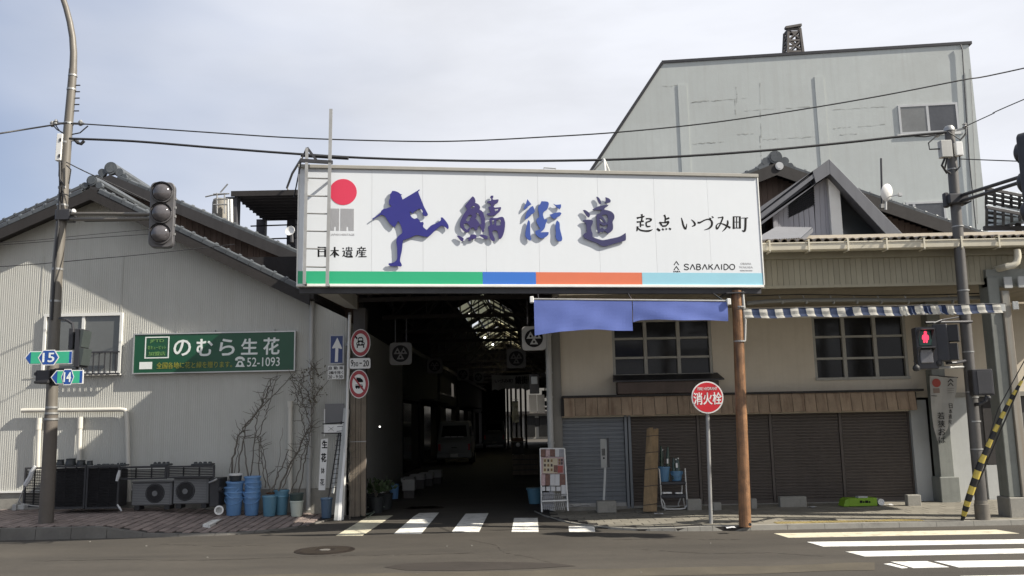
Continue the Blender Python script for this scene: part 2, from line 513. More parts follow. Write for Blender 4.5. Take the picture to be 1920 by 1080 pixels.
BAMB = mat('reed_screen', (0.27, 0.19, 0.105), rough=0.8, var=0.22, scale=8, streak=0.6, dirt=(0.13, 0.09, 0.05), bump=0.3)
BLUEB = mat('blue_bucket_plastic', (0.12, 0.25, 0.46), rough=0.4, var=0.08, scale=5, damt=0.2, dirt=(0.2, 0.25, 0.33), perobj=0.12)
TEALB = mat('teal_bucket_plastic', (0.10, 0.235, 0.33), rough=0.4, var=0.08, scale=5, damt=0.2, dirt=(0.18, 0.25, 0.3), perobj=0.1)
PALEB = mat('pale_bucket_plastic', (0.5, 0.54, 0.47), rough=0.45, var=0.06, scale=5)
DKPOT = mat('black_pot_plastic', (0.03, 0.034, 0.036), rough=0.5, var=0.2, scale=6)
GREENS = mat('sign_green', (0.007, 0.072, 0.034), rough=0.35, var=0.1, scale=1.5, damt=0.12, dirt=(0.02, 0.08, 0.04))
WHITEL = mat('letter_white', (0.72, 0.76, 0.73), rough=0.5, var=0.06, scale=8)
GOLDL = mat('letter_gold', (0.26, 0.26, 0.035), rough=0.5, var=0.15, scale=8)
INK = mat('letter_black', (0.005, 0.005, 0.006), rough=0.6, var=0.1, spec=0.2)
GREYL = mat('letter_grey', (0.33, 0.33, 0.34), rough=0.5, var=0.05)
VIOL = mat('letter_violet', (0.034, 0.025, 0.125), rough=0.4, var=0.06, scale=3)
RUNB = mat('runner_blue', (0.018, 0.018, 0.175), rough=0.4, var=0.06, scale=2)
AZUR = mat('letter_azure', (0.032, 0.07, 0.29), rough=0.4, var=0.06)
INDG = mat('letter_indigo', (0.027, 0.026, 0.093), rough=0.4, var=0.06)
REDD = mat('emblem_red', (0.56, 0.03, 0.075), rough=0.4, var=0.03)
BGRN = mat('band_green', (0.02, 0.35, 0.17), rough=0.35, var=0.03)
BBLU = mat('band_blue', (0.032, 0.145, 0.5), rough=0.35, var=0.03)
BORG = mat('band_orange', (0.58, 0.15, 0.075), rough=0.35, var=0.03)
BLBL = mat('band_light_blue', (0.26, 0.5, 0.6), rough=0.35, var=0.03)
SRED = mat('sign_red', (0.52, 0.015, 0.025), rough=0.35, var=0.06, scale=3)
SWHT = mat('plate_white', (0.72, 0.72, 0.7), rough=0.4, var=0.05, scale=4, damt=0.15, dirt=(0.5, 0.48, 0.42))
SBLU = mat('sign_blue', (0.015, 0.07, 0.3), rough=0.35, var=0.08)
RTGR = mat('route_green', (0.04, 0.4, 0.23), rough=0.35, var=0.08)
NOREN = cloth_mat('noren_cloth', (0.155, 0.215, 0.57), 0.25)
WIREM = mat('wire_black', (0.02, 0.02, 0.022), rough=0.6, var=0.1)
ACM = mat('unit_grey', (0.13, 0.133, 0.137), rough=0.5, var=0.08, scale=3, damt=0.3, dirt=(0.13, 0.13, 0.13))
LATT = mat('black_lattice_plastic', (0.03, 0.03, 0.033), rough=0.6, var=0.25, scale=4, damt=0.3, dirt=(0.06, 0.058, 0.055))
VINE = mat('dry_vine', (0.13, 0.115, 0.095), rough=0.9, var=0.3, scale=12)
DRYL = mat('dry_leaf', (0.095, 0.08, 0.045), rough=0.85, var=0.35, scale=20)

# ================================================================== frames
YW = 18.0
FL = Frame(onY(300, 900, YW))
FR = Frame((0, 18.1))
FE = Frame((0, 14.5))

# ================================================================== ground
def sheet(name, x0, x1, y0, y1, z, m, nx=1, ny=1):
    mb = MB()
    for i in range(nx):
        for j in range(ny):
            a, b2 = x0 + (x1 - x0) * i / nx, x0 + (x1 - x0) * (i + 1) / nx
            c, d = y0 + (y1 - y0) * j / ny, y0 + (y1 - y0) * (j + 1) / ny
            mb.quad((a, c, z), (b2, c, z), (b2, d, z), (a, d, z))
    return tag(ob(name, mb, m), kind='structure')
GROUND = mat('bare_ground', (0.13, 0.115, 0.09), rough=0.95, var=0.2, scale=0.1)
sheet('ground', -900, 900, -600, 1200, -0.05, GROUND)
road = sheet('road', -70, 70, -12, 90, 0.0, ASPH)

def lerp(a, b, t): return a + (b - a) * t
def pl(x, pts):
    if x <= pts[0][0]: return pts[0][1]
    for (a, ya), (b, yb) in zip(pts, pts[1:]):
        if x <= b: return lerp(ya, yb, (x - a) / (b - a))
    return pts[-1][1]
# road marks: crossing bars in front of the arcade (pixel outlines on the road plane)
def mark(name, px, m, z=0.005, parent=road, label=None):
    mb = MB()
    top = [onZ(x, y, z) for x, y in px]
    bot = [onZ(x, y, z).lerp(Vector((p.x, p.y, 0.0)), 1.0) for (x, y), p in zip(px, top)]
    n = len(px)
    bot = [Vector((p.x, p.y, 0.0005)) for p in top]
    mb.add(top + bot, [list(range(n)), list(range(n, 2 * n))[::-1]] + [(i, n + i, n + (i + 1) % n, (i + 1) % n) for i in range(n)])
    return ob(name, mb, m, parent, label=label)
mark('crossing_bar', [(630, 1004), (679, 1004), (737, 966), (690, 968)], PAINTY, label='yellowed crossing bar nearest the left kerb')
mark('crossing_bar', [(739, 1000), (790, 1000), (823, 961), (786, 962), (776, 968)], PAINT)
mark('crossing_bar', [(847, 997), (898, 997), (916, 962), (873, 963)], PAINT)
mark('crossing_bar', [(959, 997), (1010, 997), (1008, 971), (964, 971)], PAINT)
mark('crossing_bar', [(1067, 997), (1116, 996.5), (1114, 986), (1066, 986)], PAINT)
mark('crossing_bar', [(1451, 1000), (1478, 1008), (1911, 1000), (1868, 993)], PAINTY, label='yellowed crossing bar nearest the right kerb')
mark('crossing_bar', [(1513, 1016), (1543, 1024.5), (2100, 1016), (2080, 1009)], PAINT)
mark('crossing_bar', [(1585, 1034), (1621, 1043), (2200, 1031), (2170, 1024)], PAINT)
mark('crossing_bar', [(1657, 1057), (1690, 1065), (1702, 1064), (1670, 1056)], PAINT)
mark('crossing_bar', [(1670, 1053), (1712, 1064.5), (1779, 1063), (1738, 1052)], PAINT)
mark('crossing_bar', [(1752, 1052), (1797, 1063.5), (2200, 1056), (2170, 1047)], PAINT)
mark('crossing_bar', [(1800, 1080), (1850, 1096), (2300, 1086), (2240, 1072)], PAINT)
mark('crossing_bar', [(1860, 982.5), (1880, 984), (2050, 981), (2040, 979.5)], PAINT)
# worn repair strip of older asphalt at the near edge of the picture
mb = MB()
ps = [(-80, 1089), (200, 1084), (600, 1076), (800, 1074), (1000, 1070), (1200, 1066), (1420, 1062), (1560, 1056), (1640, 1055)]
for (xa, ya), (xb, yb) in zip(ps, ps[1:]):
    ja, jb = rnd.uniform(-1.2, 1.2), rnd.uniform(-1.2, 1.2)
    mb.quad(onZ(xa, ya + ja, 0.0035), onZ(xb, yb + jb, 0.0035), onZ(xb, yb + 14, 0.0035), onZ(xa, ya + 14, 0.0035))
ob('repair_strip', mb, ASPH2, road)
DARKA = mat('damp_asphalt', (0.041, 0.034, 0.028), rough=0.7, var=0.2, scale=1, bump=0.4, bscale=130)
mb = MB()
E = [onZ(x, y, 0.004) for x, y in [(720, 1063), (760, 1056), (860, 1053), (980, 1054), (1040, 1056), (1080, 1061), (1000, 1066), (860, 1070), (760, 1069)]]
mb.add(E, [list(range(len(E)))])
ob('tar_patch', mb, DARKA, road)
mb = MB()
for _ in range(10):
    p = onZ(rnd.uniform(60, 1880), rnd.uniform(1000, 1078), 0)
    r = rnd.uniform(0.005, 0.012)
    mb.aabb(p.x - r, p.x + r, p.y - r, p.y + r * .6, 0, r)
tag(ob('road_grit', mb, CONC), kind='stuff')

mb = MB()
for seg in ([(60, 1052), (200, 1049), (380, 1050), (520, 1046), (640, 1041), (760, 1040), (900, 1036)], [(1130, 1012), (1260, 1010), (1400, 1012)], [(880, 1012), (930, 1022), (945, 1036), (1000, 1046), (1050, 1060)], [(300, 1020), (420, 1024), (500, 1022)], [(1200, 1030), (1330, 1038), (1440, 1036), (1560, 1044)]):
    pts = []
    for (xa, ya), (xb, yb) in zip(seg, seg[1:]):
        for k in range(14): pts.append(onZ(lerp(xa, xb, k / 14) + rnd.uniform(-2, 2), lerp(ya, yb, k / 14) + rnd.uniform(-.5, .5), .003))
    for a, c in zip(pts, pts[1:]):
        if rnd.random() < .12: continue
        w = Vector((0, rnd.uniform(.004, .014), 0)); mb.quad(a - w, c - w, c + w, a + w)
o = ob('road_crack', mb, DARKA, road); o['kind'] = 'stuff'

def manhole(cx, cy, rx, z, label, slots=True):
    c = onZ(cx, cy, z); e = onZ(cx + rx, cy, z)
    r = (e - c).length
    t = T('manhole_cover', label, 'manhole', c)
    mb = MB(); mb.lathe(c, (0, 0, 1), [(r * 1.06, -0.03), (r * 1.06, 0.006), (r * 0.96, 0.006), (r * .96, 0.002)], 40)
    ob('rim', mb, IRON, t)
    mb = MB(); mb.lathe(c, (0, 0, 1), [(r * 0.95, -0.03), (r * 0.95, 0.006), (0, 0.006)], 40)
    ob('lid', mb, IRON, t)
    mb = MB()
    if slots:
        for k in range(-9, 10):
            x = k * r / 10
            h = math.sqrt(max(0, (r * .9) ** 2 - x * x))
            for s in ((-h, -r * .22), (r * .22, h)) if abs(x) < r * .35 else ((-h, h),):
                if s[1] > s[0]:
                    mb.aabb(c.x + x - r * .018, c.x + x + r * .018, c.y + s[0], c.y + s[1], z + 0.0065, z + 0.014)
        ob('rib', mb, mat('worn_iron', (0.06, 0.05, 0.04), rough=0.5, metal=0.4, var=0.3, scale=9), t)
        mb = MB()
        mb.lathe(c + Vector((0, 0, 0.0065)), (0, 0, 1), [(r * .2, 0), (r * .2, .006), (0, .006)], 10)
        ob('boss', mb, KERBM, t)
    else:
        mb.lathe(c, (0, 0, 1), [(r * .8, 0.0065), (r * .8, 0.01), (r * .76, .01), (r * .76, .0065)], 30)
        mb.lathe(c, (0, 0, 1), [(r * .45, 0.0065), (r * .45, 0.01), (r * .41, .01), (r * .41, .0065)], 30)
        ob('rib', mb, IRON, t)
manhole(609, 1032, 51, 0.0, 'large ribbed manhole cover in the open road')
manhole(794, 952, 34, 0.0, 'manhole cover lying in the shade at the arcade entrance', False)

# ---------------- left pavement: brick columns running away from the road
LK = [(-40, 15.25), (-5.8, 15.25), (-4.8, 15.35), (-4.2, 15.75), (-3.9, 16.2), (-3.6, 17.2), (-3.45, 18.05)]
def lk(x): return pl(x, LK)
def lz(x, y):
    kz = pl(x, [(-8, .18), (-7.1, .18), (-6.3, .06), (-5.6, .035), (-3.5, .02)])
    wz = pl(x, [(-10.2, .28), (-7, .26), (-5.5, .18), (-4.05, .09), (-3.4, .04)])
    y0 = lk(x)
    return lerp(kz, wz, min(1, max(0, (y - y0) / max(0.3, YW - y0))))
mb = MB()
xs = [-40, -30, -20] + [-14 + i * 0.25 for i in range(int((14 - 3.4) / .25) + 1)]
nj = 6
rows = []
for x in xs:
    y0 = lk(x)
    rows.append([Vector((x, lerp(y0, 18.2, j / nj), lz(x, lerp(y0, 18.2, j / nj)) - 0.018)) for j in range(nj + 1)])
for a, b2 in zip(rows, rows[1:]):
    for j in range(nj): mb.quad(a[j], b2[j], b2[j + 1], a[j + 1])
    mb.quad(a[0], Vector((a[0].x, a[0].y, -.05)), Vector((b2[0].x, b2[0].y, -.05)), b2[0])
lpav = tag(ob('left_pavement', mb, JOINT, recalc=False), kind='structure')
BW, BL = 0.15, 0.25
bm_ = MB(); bm_.aabb(-BW / 2 + .011, BW / 2 - .011, -BL / 2 + .008, BL / 2 - .008, -0.03, 0.0)
brick_me = mesh_of(bm_, BRICK, bevel=0.004)
cand = []
k = 0
x = -12.4
while x < -3.75:
    off = BL / 2 if k % 2 else 0
    y = 15.2 + off
    while y < 17.95:
        if y > lk(x) + (0.3 if x < -6.3 else 0.2) and y + BL / 2 < 17.98:
            cand.append((x, y))
        y += BL
    x += BW; k += 1
# the ones nearest the view centre and the road first
cand.sort(key=lambda p: (p[1] - 15.2) * 1.0 + abs(p[0] + 5.6) * 0.42)
def slope(x, y):
    return (math.atan((lz(x, y + .1) - lz(x, y - .1)) / .2), -math.atan((lz(x + .1, y) - lz(x - .1, y)) / .2))
for (x, y) in cand[:298]:
    sx, sy = slope(x, y)
    piece('brick', brick_me, (x, y, lz(x, y) + rnd.uniform(-.002, .004)), lpav, (sx + rnd.gauss(0, .006), sy + rnd.gauss(0, .008), rnd.gauss(0, .01)))
mb = MB()
for (x, y) in cand[298:]:
    z = lz(x, y) + rnd.uniform(-.002, .003)
    a, b2 = BW / 2 - .011, BL / 2 - .008
    zz = lambda dx, dy: lz(x + dx, y + dy) + z - lz(x, y)
    mb.hexa([(x - a, y - b2, zz(-a, -b2) - .03), (x + a, y - b2, zz(a, -b2) - .03), (x + a, y + b2, zz(a, b2) - .03), (x - a, y + b2, zz(-a, b2) - .03),
             (x - a, y - b2, zz(-a, -b2)), (x + a, y - b2, zz(a, -b2)), (x + a, y + b2, zz(a, b2)), (x - a, y + b2, zz(-a, b2))])
tag(ob('brick_field', mb, BRICK, lpav, recalc=False), kind='stuff')
def lzp(px, py):
    z = .1
    for _ in range(6):
        p = onZ(px, py, z); z = lz(p.x, p.y)
    return z
mark('white_dash', [(380, 983), (394, 984), (424, 969), (412, 968)], PAINT, z=lzp(402, 976) + .008, parent=lpav)
# kerb stones along the left road edge
kx = -12.9
while kx < -3.9:
    L = 0.6
    x0, x1 = kx, kx + L
    w = 0.17 if x1 < -6.3 else 0.12
    mb = MB()
    def kz(x): return max(lz(x, lk(x)), .02) + .006
    pts = []
    nseg = 3
    for i in range(nseg):
        a, b2 = lerp(x0, x1 - .008, i / nseg), lerp(x0, x1 - .008, (i + 1) / nseg)
        mb.hexa([(a, lk(a) - .02, -.03), (b2, lk(b2) - .02, -.03), (b2, lk(b2) + w, -.03), (a, lk(a) + w, -.03),
                 (a, lk(a) + .0, kz(a)), (b2, lk(b2) + .0, kz(b2)), (b2, lk(b2) + w, kz(b2)), (a, lk(a) + w, kz(a))])
    ob('kerb_stone', mb, KERBM, lpav)
    kx += L
manhole(257, 977, 36, lzp(257, 977) + .004, 'dark round manhole cover set in the brick pavement', False)

# ---------------- right pavement
RK = [(0.3, 18.5), (0.6, 17.0), (0.97, 16.0), (1.47, 15.2), (2.0, 14.82), (2.6, 14.66), (3.4, 14.6), (60, 14.6)]
def rk(x): return pl(x, RK)
def rz_(x): return pl(x, [(1.0, .015), (2, .03), (3.2, .075), (60, .08)])
mb = MB()
xs = [0.35 + i * .15 for i in range(24)] + [4 + i for i in range(0, 50, 2)]
for a, b2 in zip(xs, xs[1:]):
    mb.quad((a, rk(a), rz_(a) - .008), (b2, rk(b2), rz_(b2) - .008), (b2, 18.6, rz_(b2) - .008), (a, 18.6, rz_(a) - .008))
    mb.quad((a, rk(a), -.05), (b2, rk(b2), -.05), (b2, rk(b2), rz_(b2) - .008), (a, rk(a), rz_(a) - .008))
rpav = tag(ob('right_pavement', mb, JOINT, recalc=False), kind='structure')
SL = 0.30
bm_ = MB(); bm_.aabb(-SL / 2 + .003, SL / 2 - .003, -SL / 2 + .003, SL / 2 - .003, -.03, 0)
slab_me = mesh_of(bm_, SLAB, bevel=0.003)
bm_ = MB(); bm_.aabb(-SL / 2 + .003, SL / 2 - .003, -SL / 2 + .003, SL / 2 - .003, -.03, 0)
for i in range(5):
    for j in range(5):
        cx, cy = -.12 + i * .06, -.12 + j * .06
        bm_.aabb(cx - .014, cx + .014, cy - .014, cy + .014, 0.0005, .005)
tact_me = mesh_of(bm_, TACT)
n_sl = 0
mb = MB()
y = 14.6 + .13 + SL / 2
row = 0
while y < 18.0:
    x = 0.5 + (SL / 2 if row % 2 else 0)
    while x < 12:
        if y - SL / 2 > rk(x) + .1 and y - SL / 2 > rk(x - SL / 2) + .1:
            dz = rnd.uniform(-.002, .002)
            tilt = -math.atan((rz_(x + .15) - rz_(x - .15)) / .3)
            if n_sl < 290 and x < 9.5:
                tac = row in (0,) and 4.15 < x < 6.6
                piece('tactile_slab' if tac else 'slab', tact_me if tac else slab_me, (x, y, rz_(x) + dz), rpav, (0, tilt, 0)); n_sl += 1
            else:
                h = SL / 2 - .003
                mb.aabb(x - h, x + h, y - h, y + h, rz_(x) - .03, rz_(x) + dz)
        x += SL
    y += SL; row += 1
if mb.v: tag(ob('slab_field', mb, SLAB, rpav, recalc=False), kind='stuff')
kx = 0.36
while kx < 13:
    L = 0.2 if kx < 3 else .6
    mb = MB()
    a, b2 = kx, kx + L - .006
    mb.hexa([(a, rk(a) - .01, -.03), (b2, rk(b2) - .01, -.03), (b2, rk(b2) + .12, -.03), (a, rk(a) + .12, -.03),
             (a, rk(a), rz_(a) + .004), (b2, rk(b2), rz_(b2) + .004), (b2, rk(b2) + .12, rz_(b2) + .004), (a, rk(a) + .12, rz_(a) + .004)])
    ob('kerb_stone', mb, CONC, rpav)
    kx += L

# ================================================================== left house
house = T('gable_house', 'ivory corrugated gable house with tiled roof beside the arcade entrance', 'house', FL.P(0, .1, -3))
uA = FL.hit(168, 400)[0]
AV = Frame(FL.o + FL.n * .43)
pA = AV.hit(170, 350)
def slope_of(pa, pb): return (pa[1] - pb[1]) / abs(pb[0] - pa[0])
sR = slope_of(pA, AV.hit(590, 552)); sL = slope_of(pA, AV.hit(0, 424))
uA, zA = pA
def roof_z(u): return zA - (sR * (u - uA) if u > uA else sL * (uA - u))
uL0, uR0 = -9.0, FL.hit(650, 800)[0]
mb = MB()
pitch = 0.044
n = int((uR0 - uL0) / pitch)
def wz(u): return lz(FL.P(u, 0).x, YW) - .1
prof = [(0.0, 0), (.38, 0), (.5, .0033), (.88, .0033)]
pts = []
for i in range(n):
    for fu, d in prof: pts.append((uL0 + (i + fu) * pitch, d))
pts.append((uR0, 0))
VB = FL.hit(20, 922)[1]
for (ua, da), (ub, db) in zip(pts, pts[1:]):
    bu = VB if ua < FL.hit(330, 900)[0] else VB - .05
    mb.quad(FL.P(ua, bu, da), FL.P(ub, bu, db), FL.P(ub, roof_z(ub) - .16, db), FL.P(ua, roof_z(ua) - .16, da))
ob('metal_siding', mb, SIDING, house)
mb = MB(); mb.box(FL, uL0, uR0, -.1, VB + .02, -.3, -.012); ob('foundation', mb, CONC, house)
mb = MB()
mb.prism(FL, [(uL0, 0), (uR0, 0), (uR0, roof_z(uR0) - .2), (uA, zA - .2), (uL0, roof_z(uL0) - .2)], -9, -.03)
ob('wall', mb, SIDING, house)
# base flashing
mb = MB(); mb.box(FL, uL0, FL.hit(330, 900)[0], VB - .02, VB + .015, .0, .03); ob('base_flashing', mb, WHITEM, house)
# roof slabs with soffit, barge boards and verge tiles
uE = FL.hit(585, 550)[0]
for side, ue, s in (('r', uE + .05, sR), ('l', uL0 - .6, sL)):
    mb = MB()
    ze = roof_z(ue)
    mb.prism(FL, [(uA, zA - .06), (ue, ze - .06), (ue, ze - .16), (uA, zA - .16)], -9, .37)
    ob('roof_deck', mb, BARGE, house)
    mb = MB()
    mb.prism(FL, [(uA, zA - .03), (ue, ze - .03), (ue, ze - .27), (uA, zA - .27)], .375, .43)
    ob('barge_board', mb, BARGE, house)
def verge_tile_mesh(L, r, m):
    mb = MB()
    nn = 8
    a = []; b2 = []
    for k in range(nn + 1):
        w = math.pi * k / nn
        a.append((0, -r * math.cos(w), r * math.sin(w) * 1.0)); b2.append((L * 1.08, -r * .88 * math.cos(w), r * .88 * math.sin(w) + .012))
    mb.add(a + b2, [(i, i + 1, nn + 2 + i, nn + 1 + i) for i in range(nn)] + [list(range(nn + 1))[::-1], [nn + 1 + i for i in range(nn + 1)]])
    mb.aabb(0.01, L, -r - .015, -r + .02, -.045, .03)
    mb.aabb(0.01, L, r * .8, r * .8 + .32, -.005, .025)
    mb.lathe((0.0, 0, r * .35), (-1, 0, 0), [(r * 1.08, -.03), (r * 1.08, .02), (r * .7, .03), (r * .65, .018), (0, .02)], 12)
    return mesh_of(mb, m, smooth=True)
vt = verge_tile_mesh(.27, .062, TILE)
def verge(fr, d, ua, za, ue, s, parent, me, L=.27, start=.2):
    """row of verge tiles down one slope; x axis of the tile points up the slope"""
    sg = 1 if ue > ua else -1
    ang = math.atan(s)
    cs = math.cos(ang)
    dist = start
    total = abs(ue - ua) / cs
    while dist + L < total + .05:
        u = ua + sg * (dist + L) * cs
        z = za - s * abs(u - ua) + .0
        p = fr.P(u, z, d)
        # local x up-slope: towards ua
        m = Matrix((( -sg * cs, 0, sg * math.sin(ang)), (0, 1, 0), (math.sin(ang), 0, cs)))
        X = Vector((-sg * cs, 0, math.sin(ang))); Z = Vector((sg * math.sin(ang), 0, cs)); Yv = Z.cross(X)
        m = Matrix((X, Yv, Z)).transposed()
        if sg < 0:   # mirrored side: turn so the drop flap still faces the street
            pass
        e = m.to_euler()
        o = piece('verge_tile', me if Yv.y > 0 else me, p, parent, e)
        if Yv.y < 0: o.scale = (1, -1, 1)
        dist += L
verge(FL, .36, uA, zA, uE + .05, sR, house, vt)
verge(FL, .36, uA, zA, uL0 - .6, sL, house, vt)
def ridge_end(fr, u, v, d, r, parent, m, sc=1.0):
    mb = MB()
    mb.disc(fr, u, v + .12 * sc, r, d - .05, d + .06, 20)
    mb.disc(fr, u, v + .12 * sc, r * .72, d + .06, d + .075, 16)
    o = ob('ridge_end_tile', mb, m, parent)
    for s in (-1, 1):
        mb = MB(); mb.disc(fr, u + s * r * 1.35, v + .02 * sc, r * .62, d - .05, d + .05, 14); ob('ridge_scroll', mb, m, parent)
        mb = MB(); mb.disc(fr, u + s * r * 2.1, v - .10 * sc, r * .45, d - .05, d + .045, 12); ob('ridge_scroll', mb, m, parent)
    mb = MB(); mb.tube([fr.P(u, v + .16 * sc, d - .05), fr.P(u, v + .16 * sc, d - 6)], r * .8, 10)
    ob('ridge_tile_row', mb, m, parent)
ridge_end(FL, uA, zA + .02, .34, .11, house, TILE)

# window with rail
u0, u1, v0, v1 = FL.rect(83, 588, 230, 702)
win = MB()
fw = .05
for a in ((u0, u0 + fw, v0, v1), (u1 - fw, u1, v0, v1), (u0 + fw, u1 - fw, v1 - fw * 1.2, v1), (u0 + fw, u1 - fw, v0, v0 + fw)):
    win.box(FL, *a, .012, .07)
um = (u0 + u1) / 2
win.box(FL, um - .03, um + .03, v0 + fw, v1 - fw * 1.2, .014, .055)
w = ob('window', win, WHITEM, house)
for a, b2 in ((u0 + fw, um - .03), (um + .03, u1 - fw)):
    mb = MB(); mb.box(FL, a, b2, v0 + fw, v1 - fw * 1.2, .0135, .03); ob('pane', mb, GLASSG, w)
mb = MB()
ur0, ur1, vr0, vr1 = FL.rect(146, 660, 229, 703)
mb.box(FL, ur0, ur1, vr1 - .03, vr1, .13, .16); mb.box(FL, ur0, ur1, vr0, vr0 + .03, .13, .16)
k = 0
while ur0 + .03 + k * .115 < ur1:
    uu = ur0 + .03 + k * .115
    mb.box(FL, uu, uu + .018, vr0 + .03, vr1 - .03, .137, .153); k += 1
for uu in (ur0, ur1 - .02): mb.box(FL, uu, uu + .02, vr0 + .005, vr0 + .025, .01, .13)
ob('window_rail', mb, DKMET, house)
mb = MB(); mb.box(FL, u0 - .02, u1 + .02, v0 - .03, v0, .01, .09); ob('window_sill', mb, WHITEM, house)

def pipe(fr, pts, r, d, m, parent, name='pipe', n=10, caps=()):
    mb = MB()
    P = []
    for px, py in pts:
        u, v = fr.hit(px, py); P.append(fr.P(u, v, d))
    mb.tube(P, r, n)
    for c in caps:
        u, v = fr.hit(*c)
        mb.tube([fr.P(u, v - .06, d), fr.P(u, v + .06, d)], r * 1.25, n)
    return ob(name, mb, m, parent, smooth=True)
pipe(FL, [(46, 770), (60, 769.5), (150, 769), (230, 768), (239, 769), (241.5, 776), (243, 805), (246, 940)], .045, .1, PVCW, house, 'vent_pipe')
pipe(FL, [(78, 787), (75, 880)], .045, .09, PVCW, house, 'vent_pipe', caps=((78, 789), (77, 800)))
pipe(FL, [(154.5, 784), (152, 880)], .045, .09, PVCW, house, 'vent_pipe', caps=((154.5, 787), (154, 798)))
pipe(FL, [(547, 756), (546, 930)], .05, .11, PVCW, house, 'vent_pipe', caps=((547, 758),))
pipe(FL, [(587, 566), (584, 770), (580, 955)], .045, .1, PVC, house, 'downpipe', caps=((587, 572), (585.5, 690), (583, 850)))
# verge return box and gutter head at the lower right roof corner
u0, u1, v0, v1 = FL.rect(568, 536, 597, 566)
mb = MB(); mb.box(FL, u0, u1, v0, v1, .02, .4); ob('eaves_box', mb, BARGE, house, bevel=.01)
# siding corner trim lines
for px in (82, 231):
    u = FL.hit(px, 500)[0]
    vt1 = FL.hit(px, 586)[1]
    mb = MB(); mb.box(FL, u - .008, u + .008, vt1, min(roof_z(u) - .2, FL.hit(px, 480)[1]), .011, .014); ob('siding_seam', mb, SIDING, house)
mb = MB()
a = FL.hit(45, 709); b2 = FL.hit(232, 706)
mb.box(FL, a[0], b2[0], a[1] - .006, a[1] + .006, .0115, .018); ob('siding_seam', mb, PVC, house)

# ================================================================== upper tiled house behind
FU = Frame(onY(300, 400, 20.9))
AU = Frame(onY(300, 400, 20.4))
up = T('tiled_house', 'taller tiled house with brown plank gable behind the ivory house', 'house', FU.P(0, 0, -4))
pU = AU.hit(222, 325); eU = AU.hit(480, 433)
sU = slope_of(pU, eU)
uU, zU = pU
def uz(u): return zU - sU * abs(u - uU)
ul, ur = uU - 3.6, uU + 6.3
for ue in (ul, ur):
    mb = MB(); mb.prism(FU, [(uU, zU - .05), (ue, uz(ue) - .05), (ue, uz(ue) - .16), (uU, zU - .16)], -8, .45); ob('roof_deck', mb, BARGE, up)
    mb = MB(); mb.prism(FU, [(uU, zU - .03), (ue, uz(ue) - .03), (ue, uz(ue) - .29), (uU, zU - .29)], .455, .5); ob('barge_board', mb, mat('grey_barge_board', (0.034, 0.032, 0.033), rough=0.7, var=0.15, streak=0.4), up)
vt2 = verge_tile_mesh(.28, .062, TILE)
verge(FU, .42, uU, zU, ur, sU, up, vt2, .28)
verge(FU, .42, uU, zU, ul, sU, up, vt2, .28)
ridge_end(FU, uU, zU + .02, .42, .155, up, TILE, 1.0)
mb = MB(); mb.prism(FU, [(ul + .5, 3), (ur - .3, 3), (ur - .3, uz(ur - .3) - .2), (uU, zU - .2), (ul + .5, uz(ul + .5) - .2)], -7.5, -.03); ob('wall', mb, BARGE, up)
u = uU - 1.6
while u < ur - .4:
    wv = .15
    zt = min(uz(u), uz(u + wv)) - .2
    mb = MB(); mb.box(FU, u + .004, u + wv - .004, max(3.5, 3.5), zt + (0.0), 0, .02 + rnd.uniform(0, .006)); ob('plank', mb, PLANK, up)
    u += wv

# ================================================================== flat roof terrace and tank behind it
ft = T('flat_terrace_roof', 'dark flat terrace roof on thin posts behind the tiled house', 'roof terrace', onY(500, 420, 23) * Vector((1, 1, 0)) if False else Vector((onY(500, 420, 23).x, 23, 4)))
zt = onY(500, 359, 22).z
xl, xr = onY(434, 360, 22).x, -3.0
TERR = mat('terrace_dark', (0.075, 0.075, 0.085), rough=0.8, var=0.12, scale=1.5)
mb = MB(); mb.aabb(xl, xr, 22, 24.9, zt - .05, zt); ob('roof_sheet', mb, TERR, ft)
mb = MB()
for i in range(9): 
    yy = 22.2 + i * .32
    mb.aabb(xl + .02, xr, yy, yy + .05, zt - .11, zt - .051)
ob('rafter', mb, TERR, ft)
mb = MB(); mb.aabb(xl, xr, 21.96, 21.997, zt - .12, zt + .02); ob('fascia', mb, BARGE, ft)
for px, yy, wd in ((436, 22.2, .3), (491, 24.7, .24), (548, 24.7, .24)):
    x = onY(px, 410, yy).x
    mb = MB(); mb.aabb(x - wd / 2, x + wd / 2, yy - wd / 2, yy + wd / 2, 3.5, zt - .112); ob('post', mb, TERR, ft)
mb = MB()
for py in (424, 449):
    mb.tube([onY(470, py, 23.5), onY(515, py - 1.5, 23.5), onY(560, py - 3, 23.5)], .02, 6)
ob('rail', mb, DKMET, ft)
mb = MB(); p = onY(543, 352, 22); mb.tube([onY(541, 357, 22), onY(538, 352, 22), onY(548, 325, 21), onY(566, 296, 20)], .03, 6); ob('stay', mb, STEEL, ft)
tk = T('water_tank', 'pale khaki roof tank with pipes beside the flat terrace roof', 'water tank', Vector((onY(415, 410, 21.8).x, 21.8, 6.2)))
TANKM = mat('tank_khaki', (0.2, 0.185, 0.155), rough=0.6, var=0.15, scale=3, streak=0.4)
c = onY(414, 405, 21.6)
rT = onY(430, 400, 21.6).x - c.x
mb = MB(); mb.lathe((c.x, 21.6, 6.4), (0, 0, 1), [(rT, 0), (rT, onY(414, 380, 21.6).z - 6.4), (rT * .85, onY(414, 374, 21.6).z - 6.4), (0.06, onY(414, 372, 21.6).z - 6.4)], 20); ob('tank_body', mb, TANKM, tk, smooth=True)
for px in (428, 433):
    mb = MB(); mb.tube([onY(px + 1, 425, 21.3), onY(px, 374, 21.3)], .045, 8); ob('pipe', mb, WHITEM, tk, smooth=True)
mb = MB()
for px in (407, 421): mb.tube([onY(px, 400, 21.2), onY(px, 362, 21.2)], .018, 6)
